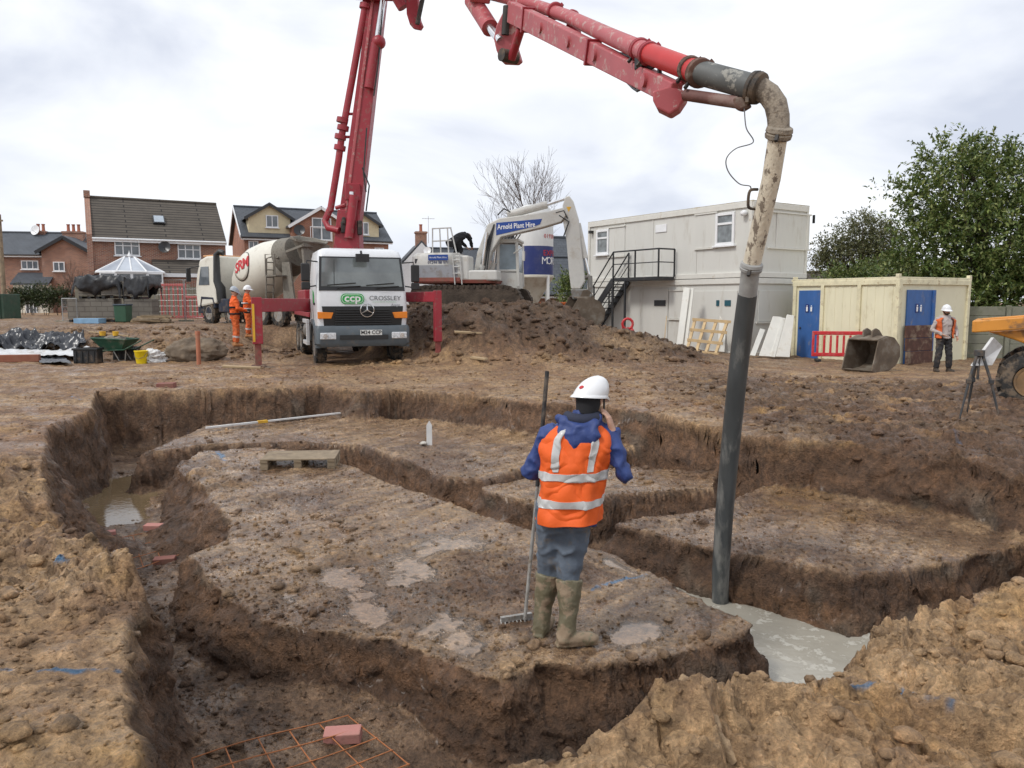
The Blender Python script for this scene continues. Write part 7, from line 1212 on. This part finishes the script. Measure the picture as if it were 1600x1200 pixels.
for a, b, c_, d, lab in (((1056, 545), (1066, 546), (1078, 450), (1068, 449), 'tall white strip leaning left of the timber frame'), ((1066, 545), (1073, 546), (1084, 450), (1079, 450), 'second tall white strip left of the timber frame'), ((1120, 549), (1132, 550), (1138, 450), (1128, 449), 'tall white strip leaning behind the timber frame')): lean('leaning_board', lab, 'board', [P(*a, 27.6), P(*b, 27.5), P(*c_, 28.3), P(*d, 28.4)], .05, WBD, 'white strips leaning on the lower grey cabin')
tf = empty('pine_lattice', 'new pine lattice frame leaning on the lower grey cabin', 'frame'); A4, B4, C4, D4 = P(1070, 547, 26.9), P(1123, 554, 26.3), P(1142, 503, 26.9), P(1082, 499, 27.5)
for k in range(4): t = k/3; a, b = A4.lerp(D4, t), B4.lerp(C4, t); MB().bar(a, b, .07, .1).build('rail', PINE, tf); a, b = A4.lerp(B4, .08+.84*t), D4.lerp(C4, .08+.84*t); MB().bar(a+Vector((0, .06, 0)), b+Vector((0, .06, 0)), .10, .06).build('stile', PINE, tf)
x_, y_ = P(1037, 544, 27.3).x, 27.3; rb_ = empty('red_bucket', 'small red bucket with a broom handle against the grey cabin', 'bucket', (x_, y_, gz(x_, y_))); MB().lathe([(.12, 0), (.16, .27), (.145, .27), (.1, .03), (0, .03)], n=16).build('pail', RBAR, rb_, smooth=40); MB().tube([(0, 0, .05), (.15, .35, 1.2)], .014, 6).build('broom_handle', PINE, rb_)
x_, y_ = P(979, 510, 29.2).x, 29.2; fe = empty('fire_point', 'red fire extinguishers grouped under the black stair', 'fire point', (x_, y_, gz(x_, y_)))
for dx in (-.16, .05, .22): MB().lathe([(.085, 0), (.085, .45), (.05, .52), (.025, .53), (.025, .6)], (dx, 0, .1), n=12).build('extinguisher', RBAR, fe, smooth=40)
MB().tube([(.05+.2*math.cos(k*PI/6), .08, .82+.2*math.sin(k*PI/6)) for k in range(13)], .05, 8).build('hose_reel', RBAR, fe, smooth=50)
OTB = mat('orange_tub', (.72, .16, .03), .5, var=.08, dirt=(.3, .2, .12), damt=.4); x_, y_ = P(866, 488, 26.6).x, 26.6; ot = empty('orange_tub', 'bright orange steel tub behind the spoil heap under the silo', 'tub', (x_, y_, P(866, 500, 26.6).z), R(-6))
MB().box((0, 0, .3), (.85, .6, .5), taper=(1.06, 1.08)).build('tub_body', OTB, ot, bevel=.03); MB().box((0, 0, .58), (.95, .7, .07)).build('rim', OTB, ot, bevel=.015); MB().cyl((-.2, -.36, .25), (.25, -.36, .25), .13, n=14).build('drum', OTB, ot, smooth=40); MB().box((0, 0, -.5), (.7, .5, 1.1)).build('stand', OTB, ot)
# spare digging bucket on the ground, and the tripod with a white hood
x_, y_ = P(1365, 550, 21.0).x, 21.0; sbk = empty('digger_bucket', 'muddy spare excavator bucket lying open beside the red barrier', 'bucket', (x_, y_, gz(x_, y_)+.50)); bucket(sbk, .86, 1.05, MUDB, (0, 0, 0), Matrix.Rotation(R(28), 3, 'Z') @ Matrix.Rotation(R(-2), 3, 'Y'))
x_, y_ = P(1527, 600, 10.9).x, 10.9; tr_ = empty('tripod', 'surveying tripod with legs spread before the dumper', 'tripod', (x_, y_, gz(x_, y_))); TRM = mat('tripod_dark', (.04, .042, .045), .5, dirt=MUD, damt=.6, dscale=6)
for a in (200, 320, 80): d = Vector((math.cos(R(a)), math.sin(R(a)), 0)); MB().tube([Vector((0, 0, .86))+d*.04, d*.16+Vector((0, 0, .5)), d*.30+Vector((0, 0, -.05))], [.022, .02, .012], 8).build('leg', TRM, tr_, smooth=50); MB().box(d*.17+Vector((0, 0, .48)), (.06, .06, .07)).build('leg_clamp', TRM, tr_, bevel=.01)
MB().cyl((0, 0, .84), (0, 0, .92), .07, n=16).cyl((0, 0, .5), (0, 0, .86), .018, n=8).build('head', TRM, tr_, smooth=40)
wh = lean('site_board', 'white tilted plastic panel resting on the tripod head', 'panel', [P(1520, 572, 10.85), P(1551, 571, 10.95), P(1567, 541, 11.1), P(1553, 527, 10.95)], .05, WPL)
for k, (px, py, ln, rz, lab) in enumerate(((732, 569, .75, 20, 'short pale timber offcut beside the right outrigger'), (378, 578, .9, 8, 'timber offcut lying left of the left outrigger foot'), (748, 572, .5, -35, 'split timber offcut at the foot of the spoil heap'))): x_, y_ = G(px, py, 0); o = MB().box((0, 0, .03), (ln, .13, .05)).build('timber_offcut', TIM, None, bevel=.006, jit=.006); o.location = (x_, y_, gz(x_, y_)+.02); o.rotation_euler = (R(4), R(3), R(rz)); tag(o, lab, 'timber')
# clay roll in the right foreground
a, b = P(1064, 1064, 3.12), P(1145, 1165, 2.86); a.z = gz(a.x, a.y)+.05; b.z = gz(b.x, b.y)+.015; rl = MB().tube([a.lerp(b, k/14)+Vector((.008*math.sin(k), 0, .006*math.sin(k*1.7))) for k in range(15)], [.014+.014*math.sin(PI*(k+1)/16)+.003*math.sin(k*2.3) for k in range(15)], 14); v = np.array(rl.v); dv = fbm(v[:, 0]*14, v[:, 1]*14, v[:, 2]*14, oct=3, seed=77)*.02; rl.v = [tuple(t) for t in v+dv[:, None]]; rl = rl.build('clay_roll', mat('tan_clay', (.36, .25, .145), .85, var=.3, vscale=18, dirt=(.16, .10, .06), damt=.7, dscale=20, bump=.02, bscale=30), None, smooth=50); tag(rl, 'stick-like roll of tan clay on the foreground bank', 'clay roll')
